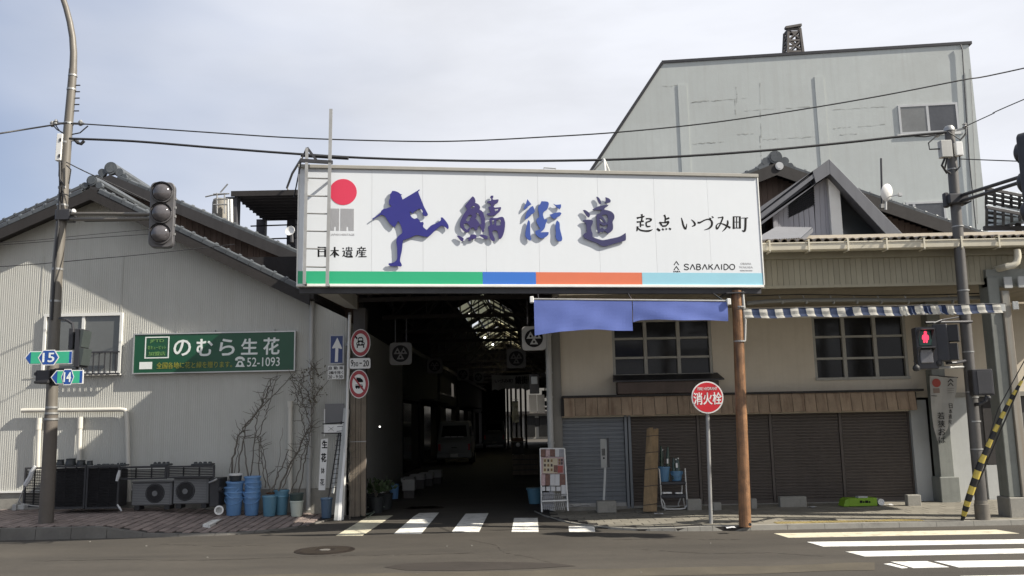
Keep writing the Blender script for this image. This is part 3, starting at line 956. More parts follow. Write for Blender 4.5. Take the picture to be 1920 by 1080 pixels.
for py in (364, 374, 384): mb.tube([onY(400, py, 21.2), onY(427, py - 1, 21.2)], .018, 6)
ob('tank_frame', mb, STEEL, tk)
an = T('rooftop_aerial', 'small wire aerial above the roof tank', 'aerial', onY(415, 360, 21.5))
mb = MB(); mb.tube([onY(385, 369, 21.5), onY(398, 366, 21.5), onY(430, 363, 21.5)], .018, 6); mb.tube([onY(413, 361, 21.5), onY(427, 345, 21.5)], .018, 6)
ob('aerial_rod', mb, STEEL, an)
dh = T('small_satellite_dish', 'small white dish half hidden behind the left end of the big sign', 'satellite dish', onY(545, 437, 21.6))
c = onY(545, 434, 21.6)
mb = MB(); mb.lathe(c, (-.2, -1, .25), [(0, 0), (.06, .005), (.12, .03), (.13, .045), (.125, .05), (.06, .02), (0, .012)], 18); ob('dish', mb, SWHT, dh, smooth=True)
mb = MB(); mb.tube([c + Vector((0, .05, 0)), onY(547, 455, 21.6)], .05, 8); ob('bracket', mb, DKMET, dh)
# ================================================================== the big sign over the arcade mouth
pl0 = onY(558, 534, 13.5); pr0 = onY(1432, 541, 14.6)
FS = Frame((pl0.x, pl0.y), math.atan2(pr0.y - pl0.y, pr0.x - pl0.x))
W_S = math.hypot(pr0.x - pl0.x, pr0.y - pl0.y)
VB0 = FS.hit(1000, 537.5)[1]
VT0 = FS.hit(1000, 318)[1]
sign = T('arcade_sign', 'huge white signboard with running figure and brush letters over the arcade entrance', 'signboard', FS.P(W_S / 2, VB0 - .05, 0))
mb = MB(); mb.box(FS, .01, W_S - .01, VB0 + .01, VT0 - .01, -.14, -.03); ob('sign_box', mb, STEEL, sign)
joints = [0] + [FS.hit(px, 430)[0] for px in (697, 793, 911, 1010, 1123, 1229, 1330)] + [W_S]
for a, b2 in zip(joints, joints[1:]):
    mb = MB(); mb.box(FS, a + .0012, b2 - .0012, VB0 + .035, VT0 - .06, -.028, 0); ob('face_panel', mb, SIGNW, sign)
mb = MB(); mb.box(FS, -.02, W_S + .02, VT0 - .059, VT0, -.16, .035); ob('top_trim', mb, mat('grey_brown_trim', (0.3, 0.29, 0.26), rough=0.5, var=0.1, scale=3, damt=.3, dirt=(.18, .16, .13)), sign, bevel=.006)
mb = MB(); mb.box(FS, -.02, W_S + .0, VB0 - .01, VB0 + .034, -.1, .03); ob('bottom_trim', mb, WHITEM, sign, bevel=.006)
for a, b2 in ((-.02, -.001), (W_S + .001, W_S + .02)):
    mb = MB(); mb.box(FS, a, b2, VB0 + .036, VT0 - .06, -.16, .012); ob('side_trim', mb, WHITEM, sign)
mb = MB(); mb.box(FS, .02, W_S - .02, VB0 - .10, VB0 - .012, -.15, -.06); ob('under_channel', mb, DKMET, sign)
for x0, x1, m, nm in ((558, 905, BGRN, 'green_band'), (905, 1005, BBLU, 'blue_band'), (1005, 1204, BORG, 'orange_band'), (1204, 1434, BLBL, 'light_blue_band')):
    a = max(0.0, FS.hit(x0, 524)[0]); b2 = min(W_S, FS.hit(x1, 528)[0])
    vt_ = FS.hit(600, 508.5)[1]
    mb = MB(); mb.box(FS, a + .001, b2 - .001, VB0 + .037, vt_, .0015, .004); ob(nm, mb, m, sign)
c7 = lambda x, y: (540 + x / 4.153, 280 + y / 4.153)
c8 = lambda x, y: (840 + x / 5.333, 340 + y / 5.333)
c3 = lambda x, y: (1180 + x / 7.2, 380 + y / 7.2)
runner = [(812, 328), (835, 330), (860, 340), (875, 352), (888, 356), (880, 362), (886, 380), (893, 395), (1010, 325), (1021, 315), (1025, 322), (1012, 334), (1030, 380), (1050, 430), (1060, 455), (1078, 488), (1088, 510), (1085, 520), (1065, 525), (1052, 515), (1045, 500), (1048, 488), (1038, 471), (1018, 468), (990, 485), (968, 504), (948, 486), (952, 515), (965, 535), (985, 545), (1000, 540), (1020, 552), (1030, 570), (1048, 570), (1056, 582), (1050, 600), (1058, 615), (1080, 632), (1110, 600), (1150, 580), (1180, 565), (1190, 550), (1188, 536), (1200, 534), (1225, 560), (1245, 590), (1250, 615), (1243, 626), (1225, 610), (1200, 598), (1180, 605), (1150, 630), (1120, 660), (1090, 684), (1050, 680), (1000, 672), (950, 692), (895, 712), (890, 760), (885, 800), (878, 830), (872, 870), (880, 890), (886, 905), (878, 915), (850, 912), (800, 912), (782, 900), (785, 890), (810, 888), (840, 872), (850, 850), (850, 800), (848, 760), (843, 720), (850, 690), (870, 670), (888, 655), (885, 620), (875, 590), (858, 562), (845, 585), (830, 612), (800, 590), (780, 565), (765, 540), (748, 520), (722, 515), (660, 553), (655, 545), (720, 500), (725, 485), (745, 468), (765, 465), (805, 450), (800, 440), (787, 430), (787, 400), (795, 385), (795, 355), (805, 340)]
LD0, LD1 = .024, .04
def pins(fr, pts, parent):
    mb = MB()
    for p in pts:
        u, v = fr.hit(*p); mb.tube([fr.P(u, v, 0), fr.P(u, v, LD0 + .005)], .012, 6)
    ob('stand_off_pin', mb, STEEL, parent)
o = outline([runner], FS, c7, LD0, LD1, RUNB, sign, 'running_figure', 'blue silhouette of a running porter with a bundle')
pins(FS, [c7(860, 420), c7(960, 640), c7(868, 780), c7(980, 400), c7(1150, 600)], o)
saba1 = [(245, 155), (265, 175), (272, 205), (268, 220), (300, 235), (318, 262), (312, 288), (340, 305), (355, 335), (368, 390), (366, 460), (355, 510), (340, 512), (330, 480), (312, 445), (298, 462), (288, 495), (270, 490), (250, 465), (222, 478), (205, 510), (185, 520), (150, 495), (125, 465), (118, 430), (130, 385), (155, 335), (180, 300), (190, 285), (175, 262), (168, 248), (200, 210), (220, 180)]
holes1 = [[(222, 270), (240, 255), (262, 252), (258, 270), (235, 278)], [(175, 395), (205, 345), (228, 340), (238, 360), (212, 372), (222, 392), (195, 408)], [(275, 325), (298, 322), (322, 365), (330, 425), (318, 438), (298, 405), (285, 390), (270, 378), (285, 355)], [(155, 435), (180, 422), (205, 440), (218, 458), (190, 492), (165, 470)]]
o = outline([saba1] + holes1, FS, c8, LD0, LD1, VIOL, sign, 'brush_stroke', 'violet left half of the first brush letter')
pins(FS, [c8(240, 230), c8(350, 400), c8(140, 400)], o)
for p in ([(85, 548), (110, 550), (155, 575), (150, 605), (130, 600)], [(180, 570), (215, 560), (220, 540), (260, 535), (285, 550), (280, 575), (250, 582), (230, 575), (222, 600), (200, 595), (205, 580)], [(310, 545), (330, 535), (370, 545), (395, 555), (392, 582), (370, 580)]):
    outline([p], FS, c8, LD0, LD1, VIOL, sign, 'brush_stroke')
outline([[(425, 150), (450, 148), (450, 165), (442, 180), (450, 190), (500, 185), (502, 200), (488, 225), (450, 240), (455, 260), (465, 268), (525, 262), (528, 275), (515, 305), (480, 335), (440, 348), (400, 345), (383, 333), (395, 325), (425, 322), (412, 290), (400, 265), (425, 255), (425, 230), (400, 222), (388, 210), (400, 203), (425, 200), (430, 180), (420, 168)], [(465, 285), (500, 280), (490, 300), (468, 308)]], FS, c8, LD0, LD1, VIOL, sign, 'brush_stroke')
outline([[(410, 385), (430, 370), (480, 372), (520, 362), (545, 362), (558, 380), (568, 420), (565, 470), (555, 520), (540, 560), (520, 582), (505, 575), (500, 540), (485, 500), (450, 495), (440, 510), (450, 545), (465, 580), (462, 602), (440, 600), (420, 580), (408, 540), (405, 500), (398, 470), (402, 455), (420, 440), (415, 410)], [(435, 398), (456, 392), (460, 430), (440, 440)], [(480, 395), (515, 387), (525, 400), (522, 445), (480, 448)]], FS, c8, LD0, LD1, VIOL, sign, 'brush_stroke')
for p in ([(790, 185), (830, 235), (800, 255), (760, 290), (755, 270), (775, 230)], [(845, 252), (862, 290), (860, 315), (820, 345), (785, 380), (768, 385), (770, 360), (785, 310), (820, 265)], [(800, 392), (815, 410), (818, 480), (822, 560), (828, 580), (820, 598), (795, 585), (775, 560), (770, 520), (780, 470), (790, 420)],
          [(930, 205), (985, 208), (1002, 220), (1000, 250), (985, 290), (955, 310), (945, 330), (950, 360), (962, 388), (985, 382), (985, 400), (970, 440), (965, 465), (950, 490), (920, 515), (990, 512), (1003, 515), (1000, 535), (975, 560), (935, 575), (900, 560), (872, 530), (872, 500), (900, 490), (920, 480), (880, 410), (885, 380), (908, 360), (900, 300), (898, 255), (915, 240)],
          [(1050, 230), (1075, 240), (1125, 235), (1125, 265), (1112, 285), (1090, 270)], [(1012, 340), (1060, 322), (1115, 315), (1130, 325), (1115, 350), (1085, 365), (1060, 380), (1045, 375)], [(1085, 395), (1110, 420), (1115, 480), (1130, 540), (1138, 580), (1130, 600), (1108, 605), (1085, 590), (1072, 560), (1075, 510), (1070, 470), (1072, 430)]):
    o = outline([p], FS, c8, LD0, LD1, AZUR, sign, 'brush_stroke')
    q = (sum(x for x, y in p) / len(p), sum(y for x, y in p) / len(p))
    pins(FS, [c8(*q)], o)
for pp in ([[(1478, 160), (1495, 163), (1520, 195), (1525, 230), (1510, 232), (1492, 200)]], [[(1568, 165), (1600, 175), (1620, 195), (1618, 215), (1590, 222), (1565, 220), (1572, 190)]],
           [[(1440, 285), (1500, 255), (1550, 245), (1600, 240), (1590, 255), (1560, 275), (1560, 290), (1590, 295), (1630, 310), (1655, 340), (1658, 375), (1640, 410), (1645, 450), (1640, 490), (1600, 525), (1585, 520), (1560, 500), (1540, 515), (1520, 510), (1500, 525), (1490, 500), (1480, 400), (1480, 335), (1500, 330), (1520, 325), (1520, 310), (1535, 290), (1450, 292)],
            [(1530, 345), (1575, 335), (1592, 360), (1595, 400), (1578, 420), (1560, 385)], [(1506, 372), (1545, 395), (1562, 425), (1525, 405)], [(1508, 425), (1550, 450), (1590, 435), (1585, 470), (1560, 488), (1535, 465), (1512, 480)]],
           [[(1345, 295), (1365, 292), (1405, 320), (1415, 345), (1405, 365), (1385, 355), (1365, 325)]],
           [[(1345, 395), (1380, 388), (1425, 390), (1445, 400), (1440, 430), (1425, 460), (1430, 500), (1440, 530), (1440, 560), (1475, 575), (1540, 592), (1620, 578), (1700, 560), (1740, 540), (1770, 520), (1772, 590), (1750, 602), (1650, 630), (1550, 655), (1480, 620), (1400, 590), (1360, 570), (1345, 545), (1360, 525), (1385, 515), (1380, 470), (1375, 430), (1345, 402)]]):
    o = outline(pp, FS, c8, LD0, LD1, INDG, sign, 'brush_stroke')
    q = pp[0][len(pp[0]) // 3]
# heritage emblem
u, v = FS.hit(643.5, 360)
rr = FS.hit(669, 360)[0] - u
mb = MB(); mb.disc(FS, u, v, rr, .001, .004, 48); ob('red_disc', mb, REDD, sign)
mb = MB()
for x0, x1 in ((620, 637), (638.6, 664.5)):
    a, b2 = FS.hit(x0, 410)[0], FS.hit(x1, 410)[0]
    nb = int((b2 - a) / .0125)
    for k in range(nb):
        x = a + k * .0125
        c_ = (x - a) / (b2 - a)
        top, bot = 391, 432.5
        low = 425 if (.42 < c_ < .58) else bot
        va, vb = FS.hit(640, low)[1], FS.hit(640, top)[1]
        mb.box(FS, x, x + .0075, va, vb, .001, .003)
ob('striped_emblem', mb, GREYL, sign)
text('JAPAN HERITAGE', FS, FS.rect(620, 438, 664.5, 443), .001, GREYL, sign, bold=.004)

def brush(fr, conv, strokes, d, m, parent, name='lettering'):
    """each stroke: [(x, y, width), ...] in traced pixels -> thin raised outline"""
    mb = MB()
    for si, st in enumerate(strokes):
        pts = []
        # resample with Catmull-Rom
        n = len(st)
        for i in range(n - 1):
            p0, p1, p2, p3 = st[max(i - 1, 0)], st[i], st[i + 1], st[min(i + 2, n - 1)]
            for k in range(4):
                t = k / 4
                q = []
                for a, b2, c_, d_ in zip(p0, p1, p2, p3):
                    q.append(0.5 * (2 * b2 + (c_ - a) * t + (2 * a - 5 * b2 + 4 * c_ - d_) * t * t + (3 * b2 - a - 3 * c_ + d_) * t ** 3))
                pts.append(q)
        pts.append(list(st[-1]))
        L, Rr = [], []
        for i, (x, y, w) in enumerate(pts):
            a, b2 = pts[max(i - 1, 0)], pts[min(i + 1, len(pts) - 1)]
            dx, dy = b2[0] - a[0], b2[1] - a[1]
            l = math.hypot(dx, dy) or 1
            nx, ny = -dy / l, dx / l
            w = max(w * 1.12, 1)
            L.append((x + nx * w / 2, y + ny * w / 2)); Rr.append((x - nx * w / 2, y - ny * w / 2))
        dd = d + si * .00025
        P1 = [fr.P(*fr.hit(*conv(*q)), dd) for q in L]; P2 = [fr.P(*fr.hit(*conv(*q)), dd) for q in Rr]
        for i in range(len(P1) - 1): mb.quad(P1[i], P1[i + 1], P2[i + 1], P2[i])
    return ob(name, mb, m, parent)
kiten = [
    [(100, 210, 26), (140, 200, 18), (185, 190, 22), (205, 180, 8)], [(165, 155, 26), (172, 190, 18), (165, 250, 22)], [(100, 262, 22), (140, 258, 16), (195, 250, 20)],
    [(150, 262, 20), (150, 330, 18)], [(112, 320, 26), (108, 350, 20), (102, 385, 14)], [(150, 300, 14), (195, 302, 14)], [(112, 340, 14), (150, 370, 18), (210, 382, 20), (270, 380, 22), (315, 362, 6)],
    [(225, 218, 20), (260, 215, 14), (292, 226, 26), (282, 250, 18)], [(228, 265, 16), (285, 248, 16)], [(230, 262, 20), (228, 300, 16), (245, 322, 18), (285, 318, 14)],
    [(470, 165, 26), (485, 200, 20), (482, 262, 18)], [(485, 226, 20), (540, 206, 24)], [(405, 262, 20), (425, 285, 24), (440, 312, 20)], [(410, 262, 8), (470, 270, 16), (525, 260, 28), (515, 290, 20), (490, 315, 16)], [(440, 318, 20), (500, 312, 20)],
    [(372, 350, 22), (400, 370, 28), (415, 382, 20)], [(442, 352, 20), (465, 368, 22)], [(488, 350, 18), (508, 362, 20)], [(535, 345, 18), (562, 362, 22)],
    [(702, 204, 10), (715, 250, 20), (730, 310, 24), (760, 355, 22), (776, 285, 8)], [(835, 228, 6), (872, 262, 22), (885, 300, 24), (845, 322, 8)],
    [(920, 265, 24), (950, 270, 22), (1020, 235, 16), (1075, 225, 18), (1112, 255, 26), (1110, 310, 26), (1070, 350, 18), (1010, 370, 6)], [(1080, 205, 10), (1105, 222, 20)], [(1112, 185, 10), (1135, 205, 20)],
    [(1195, 205, 14), (1235, 200, 12), (1262, 198, 20), (1240, 260, 18), (1205, 330, 18), (1180, 352, 24), (1175, 310, 16), (1215, 278, 10), (1290, 300, 20), (1365, 342, 26)], [(1325, 238, 16), (1328, 280, 24), (1300, 345, 20), (1255, 390, 6)],
    [(1408, 185, 22), (1408, 355, 26)], [(1448, 190, 14), (1448, 345, 14)], [(1492, 185, 24), (1492, 350, 26)], [(1400, 190, 10), (1500, 190, 10)], [(1400, 262, 8), (1500, 262, 8)], [(1400, 342, 10), (1500, 342, 10)],
    [(1512, 208, 8), (1590, 205, 10), (1602, 205, 20)], [(1570, 210, 26), (1565, 350, 26), (1548, 385, 24), (1520, 372, 6)]]
for grp in (range(0, 10), range(10, 19), range(19, 21), range(21, 24), range(24, 26), range(26, 34)):
    brush(FS, c3, [kiten[q] for q in grp if q < len(kiten)], .0015, INK, sign, 'character')
cj = lambda x, y: (540 + x / 4.153, 280 + y / 4.153)
nihon = [
    [(238, 758, 12), (238, 838, 12)], [(290, 762, 14), (290, 838, 14)], [(234, 763, 6), (294, 763, 6)], [(238, 796, 5), (290, 796, 5)], [(238, 830, 5), (290, 830, 5)],
    [(332, 790, 6), (395, 788, 8)], [(364, 760, 12), (364, 842, 12)], [(360, 794, 10), (345, 815, 9), (328, 830, 4)], [(366, 794, 6), (380, 815, 11), (398, 828, 8)], [(350, 822, 5), (380, 822, 5)],
    [(425, 768, 8), (434, 776, 10)], [(424, 795, 6), (438, 793, 8), (436, 820, 10), (424, 835, 4)], [(432, 822, 6), (455, 836, 9), (505, 836, 12)],
    [(452, 768, 5), (500, 768, 5)], [(455, 764, 5), (455, 780, 6)], [(496, 764, 5), (496, 780, 6)], [(474, 758, 6), (474, 790, 6)], [(448, 786, 5), (504, 786, 6)], [(458, 796, 8), (458, 820, 8)], [(492, 796, 9), (492, 820, 9)], [(458, 796, 4), (492, 796, 4)], [(458, 808, 4), (492, 808, 4)], [(458, 819, 4), (492, 819, 4)], [(466, 822, 7), (454, 830, 4)], [(484, 822, 5), (498, 830, 8)],
    [(572, 757, 8), (572, 770, 8)], [(540, 772, 5), (606, 770, 7)], [(556, 774, 6), (560, 786, 8)], [(590, 774, 8), (582, 786, 5)], [(536, 790, 5), (610, 788, 7)], [(542, 790, 9), (540, 815, 9), (528, 838, 4)],
    [(560, 796, 8), (552, 812, 4)], [(556, 806, 5), (604, 805, 6)], [(576, 794, 9), (576, 836, 9)], [(558, 820, 4), (600, 820, 5)], [(548, 836, 5), (612, 835, 7)]]
for grp in (range(0, 5), range(5, 10), range(10, 26), range(26, 39)):
    brush(FS, cj, [nihon[q] for q in grp if q < len(nihon)], .0015, INK, sign, 'character')
# the small marks low on the right
mb = MB()
for cy in (815, 882):
    for sx in (-1, 1):
        P = [FS.P(*FS.hit(*c3(635 + sx * a, cy + b2)), .002) for a, b2 in ((0, -30), (0, -12), (27, 30), (38, 24))]
        mb.quad(*P)
ob('chevron_mark', mb, INK, sign)
text('SABA', FS, FS.rect(1262.8, 507.6, 1275.6, 510.4), .001, INK, sign, bold=.01)
# SABAKAIDO with open A's
def letters(word, x0, x1, y0, y1, gap, wd, m):
    G = {'S': [[(.95, .15), (.7, .0), (.3, .0), (.08, .2), (.25, .42), (.7, .56), (.92, .78), (.7, 1), (.3, 1), (.03, .85)]],
         'A': [[(0, 1), (.5, 0)], [(.5, 0), (1, 1)]],
         'B': [[(.1, 0), (.1, 1)], [(.1, 0), (.6, 0), (.8, .22), (.6, .46), (.1, .46)], [(.6, .46), (.9, .7), (.65, 1), (.1, 1)]],
         'K': [[(.1, 0), (.1, 1)], [(.85, 0), (.15, .55)], [(.35, .42), (.95, 1)]],
         'I': [[(.5, 0), (.5, 1)]],
         'D': [[(.1, 0), (.1, 1)], [(.1, 0), (.5, 0), (.9, .3), (.9, .7), (.5, 1), (.1, 1)]],
         'O': [[(.5, 0), (.86, .15), (1, .5), (.86, .85), (.5, 1), (.14, .85), (0, .5), (.14, .15), (.5, 0)]]}
    ws = [(.35 if ch == 'I' else 1.0) for ch in word]
    tot = sum(ws) + gap * (len(word) - 1)
    x = x0
    st = []
    for ch, w_ in zip(word, ws):
        wpx = (x1 - x0) / tot * w_
        brush(FS, c3, [[(x + a * wpx, y0 + b2 * (y1 - y0), wd) for a, b2 in s] for s in G[ch]], .0015, m, sign, 'character')
        x += wpx + (x1 - x0) / tot * gap
letters('SABAKAIDO', 737, 1422, 832, 904, .22, 12, INK)
text('OBAMA', FS, FS.rect(1388.5, 492.5, 1408.5, 496.5), .001, GREYL, sign, bold=-.004)
text('WAKASA', FS, FS.rect(1386, 499, 1411.5, 503), .001, GREYL, sign, bold=-.004)
text('PRODUCT FROM OBAMA', FS, FS.rect(1388, 506.3, 1411, 508.6), .001, GREYL, sign, bold=0)
# brackets along the top, tying the sign back
mb = MB()
for px in (1138,):
    u, v = FS.hit(px, 322)
    mb.tube([FS.P(u, v, -.1), FS.P(u - .0, v + .26, -.15)], .02, 6); mb.tube([FS.P(u, v + .26, -.15), FS.P(u + .12, v, -.2)], .016, 6); mb.tube([FS.P(u, v + .26, -.15), FS.P(u - .3, v, -1.2)], .016, 6)
ob('top_bracket', mb, WHITEM, sign)
mb = MB()
u, v = FS.hit(1033, 317)
mb.tube([FS.P(u - .1, v, -.1), FS.P(u - .1, v + .05, -.1), FS.P(u + .1, v + .04, -.1), FS.P(u + .1, v - .02, -.1)], .01, 6)
ob('top_bracket', mb, STEEL, sign)

# ---------------- ladder fixed before the sign
lad = T('ladder', 'grey steel ladder with one tall rail standing before the left end of the sign', 'ladder', FS.P(.3, VB0, .2))
LDD = .22
FSl = FS.off(LDD)
def upx(px, py): return FSl.hit(px, py)
mb = MB(); a, b2 = upx(570.5, 533), upx(575.5, 278); mb.beam(FSl.P(*a), FSl.P(*b2), .045, .045); ob('rail', mb, STEEL, lad)
mb = MB(); a, b2 = upx(613.5, 537), upx(620.5, 205); mb.beam(FSl.P(*a), FSl.P(*b2), .05, .05); ob('rail', mb, STEEL, lad)
for (xa, ya), (xb, yb) in (((574, 333.5), (616, 335)), ((573.5, 367), (616, 368)), ((573, 400), (615.5, 401)), ((573, 433), (615, 434)), ((572.5, 466), (614.5, 467)), ((572, 500), (614, 501))):
    mb = MB(); mb.tube([FSl.P(*upx(xa, ya)), FSl.P(*upx(xb, yb))], .013, 6); ob('rung', mb, STEEL, lad)
mb = MB()
mb.beam(FSl.P(*upx(563, 301), .0), FSl.P(*upx(655, 305)), .06, .06) if False else None
for p0_, p1_, w0_ in ((FSl.P(*upx(564, 301)), FSl.P(*upx(624, 304.5)), .05), (FSl.P(*upx(575, 277)), FSl.P(*upx(565, 300)), .02), (FSl.P(*upx(576, 277)), FSl.P(*upx(593, 300)), .035), (FSl.P(*upx(565, 300)), FSl.P(*upx(544, 352), -.6), .018)):
    mb = MB(); mb.beam(p0_, p1_, w0_, w0_); ob('stay', mb, DKMET, lad)
mb = MB()
for (x, y) in ((572, 530), (615, 533), (574, 330), (617, 332)):
    mb.beam(FSl.P(*upx(x, y)), FSl.P(*upx(x, y), -LDD + .005), .03, .03)
ob('standoff_bracket', mb, DKMET, lad)

# ================================================================== arcade: front canopy behind the sign, then the long covered street
AX = .03
def ax(x, y): return x + AX * (y - 17.7)
VTs = VT0 - .12
arc = T('arcade_canopy', 'dark arcade roof with trusses and a grid of bright skylights running back from the sign', 'arcade', (-1, 17.7, 0))
# flat canopy between sign and buildings
def up_(x, d): # point under the sign line, d behind it
    t = (x - FS.o.x) / FS.x.x
    p = FS.P(t, 0, -d); return p.x, p.y
xa, ya = FS.P(0, 0, -.16).x, FS.P(0, 0, -.16).y
xb, yb = FS.P(FS.hit(1075, 430)[0], 0, -.16).x, FS.P(FS.hit(1075, 430)[0], 0, -.16).y
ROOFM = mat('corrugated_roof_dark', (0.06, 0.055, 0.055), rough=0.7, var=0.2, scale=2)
mb = MB(); mb.hexa([(xa, ya, VTs), (xb, yb, VTs), (xb, 18.3, VTs), (xa, 18.2, VTs), (xa, ya, VTs + .06), (xb, yb, VTs + .06), (xb, 18.3, VTs + .06), (xa, 18.2, VTs + .06)])
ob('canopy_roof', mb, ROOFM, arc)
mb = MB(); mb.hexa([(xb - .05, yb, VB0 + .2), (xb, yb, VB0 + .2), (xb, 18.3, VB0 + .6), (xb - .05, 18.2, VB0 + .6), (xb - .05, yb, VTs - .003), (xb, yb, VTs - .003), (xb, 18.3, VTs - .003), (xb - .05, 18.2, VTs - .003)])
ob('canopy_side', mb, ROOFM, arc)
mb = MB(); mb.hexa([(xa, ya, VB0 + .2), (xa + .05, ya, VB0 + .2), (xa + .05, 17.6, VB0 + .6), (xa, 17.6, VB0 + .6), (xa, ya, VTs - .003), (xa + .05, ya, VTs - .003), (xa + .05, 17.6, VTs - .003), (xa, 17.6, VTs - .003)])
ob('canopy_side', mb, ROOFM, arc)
# pale sloping beam case from the sign foot back to the left pillar
BEAMC = mat('beam_case', (0.33, 0.32, 0.29), rough=0.7, var=0.08, scale=2, damt=.3, dirt=(.2, .19, .17))
P_ = lambda px, py, y: onY(px, py, y)
a0 = FS.P(.12, VB0 - .02, -.12); a1 = FS.P(.50, VB0 - .02, -.12)
b0 = P_(648, 577, 17.8); b1 = P_(670, 580, 17.8)
mb = MB(); h = Vector((0, 0, .28))
mb.hexa([a0, a1, b1, b0, a0 + h, a1 + h, b1 + h, b0 + h]); ob('beam_case', mb, BEAMC, arc)
# beams under the canopy and trusses
STR = mat('truss_steel', (0.07, 0.06, 0.055), rough=0.6, metal=.2, var=.2, scale=3)
def spot(px, py, y): return onY(px, py, y)
for yy, z0 in ((14.9, VB0 + .35), (16.4, VB0 + .45), (17.6, VB0 + .5)):
    mb = MB()
    xl_, xr_ = xa + .1, xb - .1
    mb.beam((xl_, yy, z0), (xr_, yy, z0), .08, .1); mb.beam((xl_, yy, VTs - .08), (xr_, yy, VTs - .08), .08, .08)
    k = 0
    n_ = 8
    for k in range(n_):
        a = lerp(xl_, xr_, k / n_); b_ = lerp(xl_, xr_, (k + 1) / n_); m_ = (a + b_) / 2
        mb.beam((a, yy, z0), (m_, yy, VTs - .08), .035, .035); mb.beam((m_, yy, VTs - .08), (b_, yy, z0), .035, .035)
    ob('truss', mb, STR, arc)
mb = MB(); mb.beam((xa + .3, ya + .1, VB0 + .12), (xb - .1, yb + .1, VB0 + .12), .1, .16); ob('front_beam', mb, STR, arc)
# long roof: two slopes with a glazed strip either side of the ridge
Y0, Y1 = 18.2, 76.0
XL, XR, XC = -4.4, 1.15, -1.45
ZE, ZR = 4.9, 6.55
GL = mat('skylight_panel', (0.62, 0.6, 0.42), rough=.5, var=.15, scale=3, damt=.5, dirt=(.3, .28, .2))
def _glz():
    nt = GL.node_tree; b = nt.nodes['Principled BSDF']; out = nt.nodes['Material Output']
    t = nt.nodes.new('ShaderNodeBsdfTranslucent'); t.inputs[0].default_value = (.75, .73, .58, 1)
    x = nt.nodes.new('ShaderNodeMixShader'); x.inputs[0].default_value = .7
    nt.links.new(b.outputs[0], x.inputs[1]); nt.links.new(t.outputs[0], x.inputs[2]); nt.links.new(x.outputs[0], out.inputs[0])
_glz()
def rp(x, y): # roof height at x
    xc = ax(XC, y); hw = (XR - XL) / 2
    return lerp(ZR, ZE, abs(x - xc) / hw)
G0, G1 = 31.5, 52.0
def roof_quad(mb, xa_, xb_, ya_, yb_, dz=0):
    P = [(ax(x, y), y) for x, y in ((xa_, ya_), (xb_, ya_), (xb_, yb_), (xa_, yb_))]
    bot = [(x, y, rp(x, y) + dz) for x, y in P]; top = [(x, y, z + .05) for x, y, z in bot]
    mb.hexa(bot + top)
GW0, GW1 = XC - 1.0, XC + 1.0
for (x0, x1) in ((XL - .6, GW0), (GW1, XR + .6)):
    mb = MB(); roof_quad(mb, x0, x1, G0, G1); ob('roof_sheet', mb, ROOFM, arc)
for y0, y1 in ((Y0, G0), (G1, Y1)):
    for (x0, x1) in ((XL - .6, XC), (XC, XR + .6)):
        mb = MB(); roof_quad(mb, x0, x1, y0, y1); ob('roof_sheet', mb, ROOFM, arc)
bays = [(31.6, 36.6), (37.6, 42.0), (42.9, 46.5), (47.4, 51.5)]
for i, (y0, y1) in enumerate(bays):
    ys = [y0 + (y1 - y0) * k / 3 for k in range(4)]
    for a, b2 in zip(ys, ys[1:]):
        for x0, x1 in ((GW0, XC - .6), (XC - .6, XC - .03), (XC + .03, XC + .6), (XC + .6, GW1)):
            if rnd.random() < .06: continue
            mb = MB(); roof_quad(mb, x0 + .03, x1 - .03, a + .03, b2 - .03, .002); ob('skylight_pane', mb, GL, arc)
    mb = MB()
    for k in ys:
        for x0, x1 in ((GW0, XC), (XC, GW1)):
            mb.beam((ax(x0, k), k, rp(ax(x0, k), k) - .03), (ax(x1, k), k, rp(ax(x1, k), k) - .03), .06, .07)
    for x in (GW0, XC - .6, XC, XC + .6, GW1):
        mb.beam((ax(x, y0), y0, rp(ax(x, y0), y0) - .03), (ax(x, y1), y1, rp(ax(x, y1), y1) - .03), .06, .07)
    for s in (1, -1):
        mb.beam((ax(XC, y0), y0, ZR - .5), (ax(XC + s * 1.0, (y0 + y1) / 2), (y0 + y1) / 2, ZR - .62), .05, .05)
        mb.beam((ax(XC + s * 1.0, (y0 + y1) / 2), (y0 + y1) / 2, ZR - .62), (ax(XC, y1), y1, ZR - .5), .05, .05)
    ob('skylight_frame', mb, STR, arc)
gaps = [31.5] + [b for a in bays for b in a] + [52.0]
for a, b2 in zip(gaps[::2], gaps[1::2]):
    if b2 - a > .02:
        for x0, x1 in ((GW0, XC), (XC, GW1)):
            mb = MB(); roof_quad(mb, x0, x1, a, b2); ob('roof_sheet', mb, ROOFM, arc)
for yy in [20.5, 24, 28, 31.4, 37.1, 42.4, 47, 52, 57, 62, 68]:
    mb = MB()
    xl_, xr_ = ax(XL, yy), ax(XR, yy)
    mb.beam((xl_, yy, ZE - .2), (xr_, yy, ZE - .2), .08, .1)
    for s, x in ((0, xl_), (1, xr_)):
        mb.beam((x, yy, ZE - .05), (ax(XC, yy), yy, ZR - .1), .08, .1)
    for k in range(1, 6):
        x = lerp(xl_, xr_, k / 6); mb.beam((x, yy, ZE - .2), (x, yy, rp(x, yy) - .08), .035, .035)
        if k < 6: mb.beam((x, yy, ZE - .2), (lerp(xl_, xr_, (k + (1 if k < 3 else -1)) / 6), yy, rp(lerp(xl_, xr_, (k + (1 if k < 3 else -1)) / 6), yy) - .1), .03, .03)
    ob('truss', mb, STR, arc)
for x in (XL + .25, XR - .25):
    mb = MB(); mb.beam((ax(x, Y0), Y0, ZE - .45), (ax(x, Y1), Y1, ZE - .45), .1, .16); ob('long_beam', mb, STR, arc)
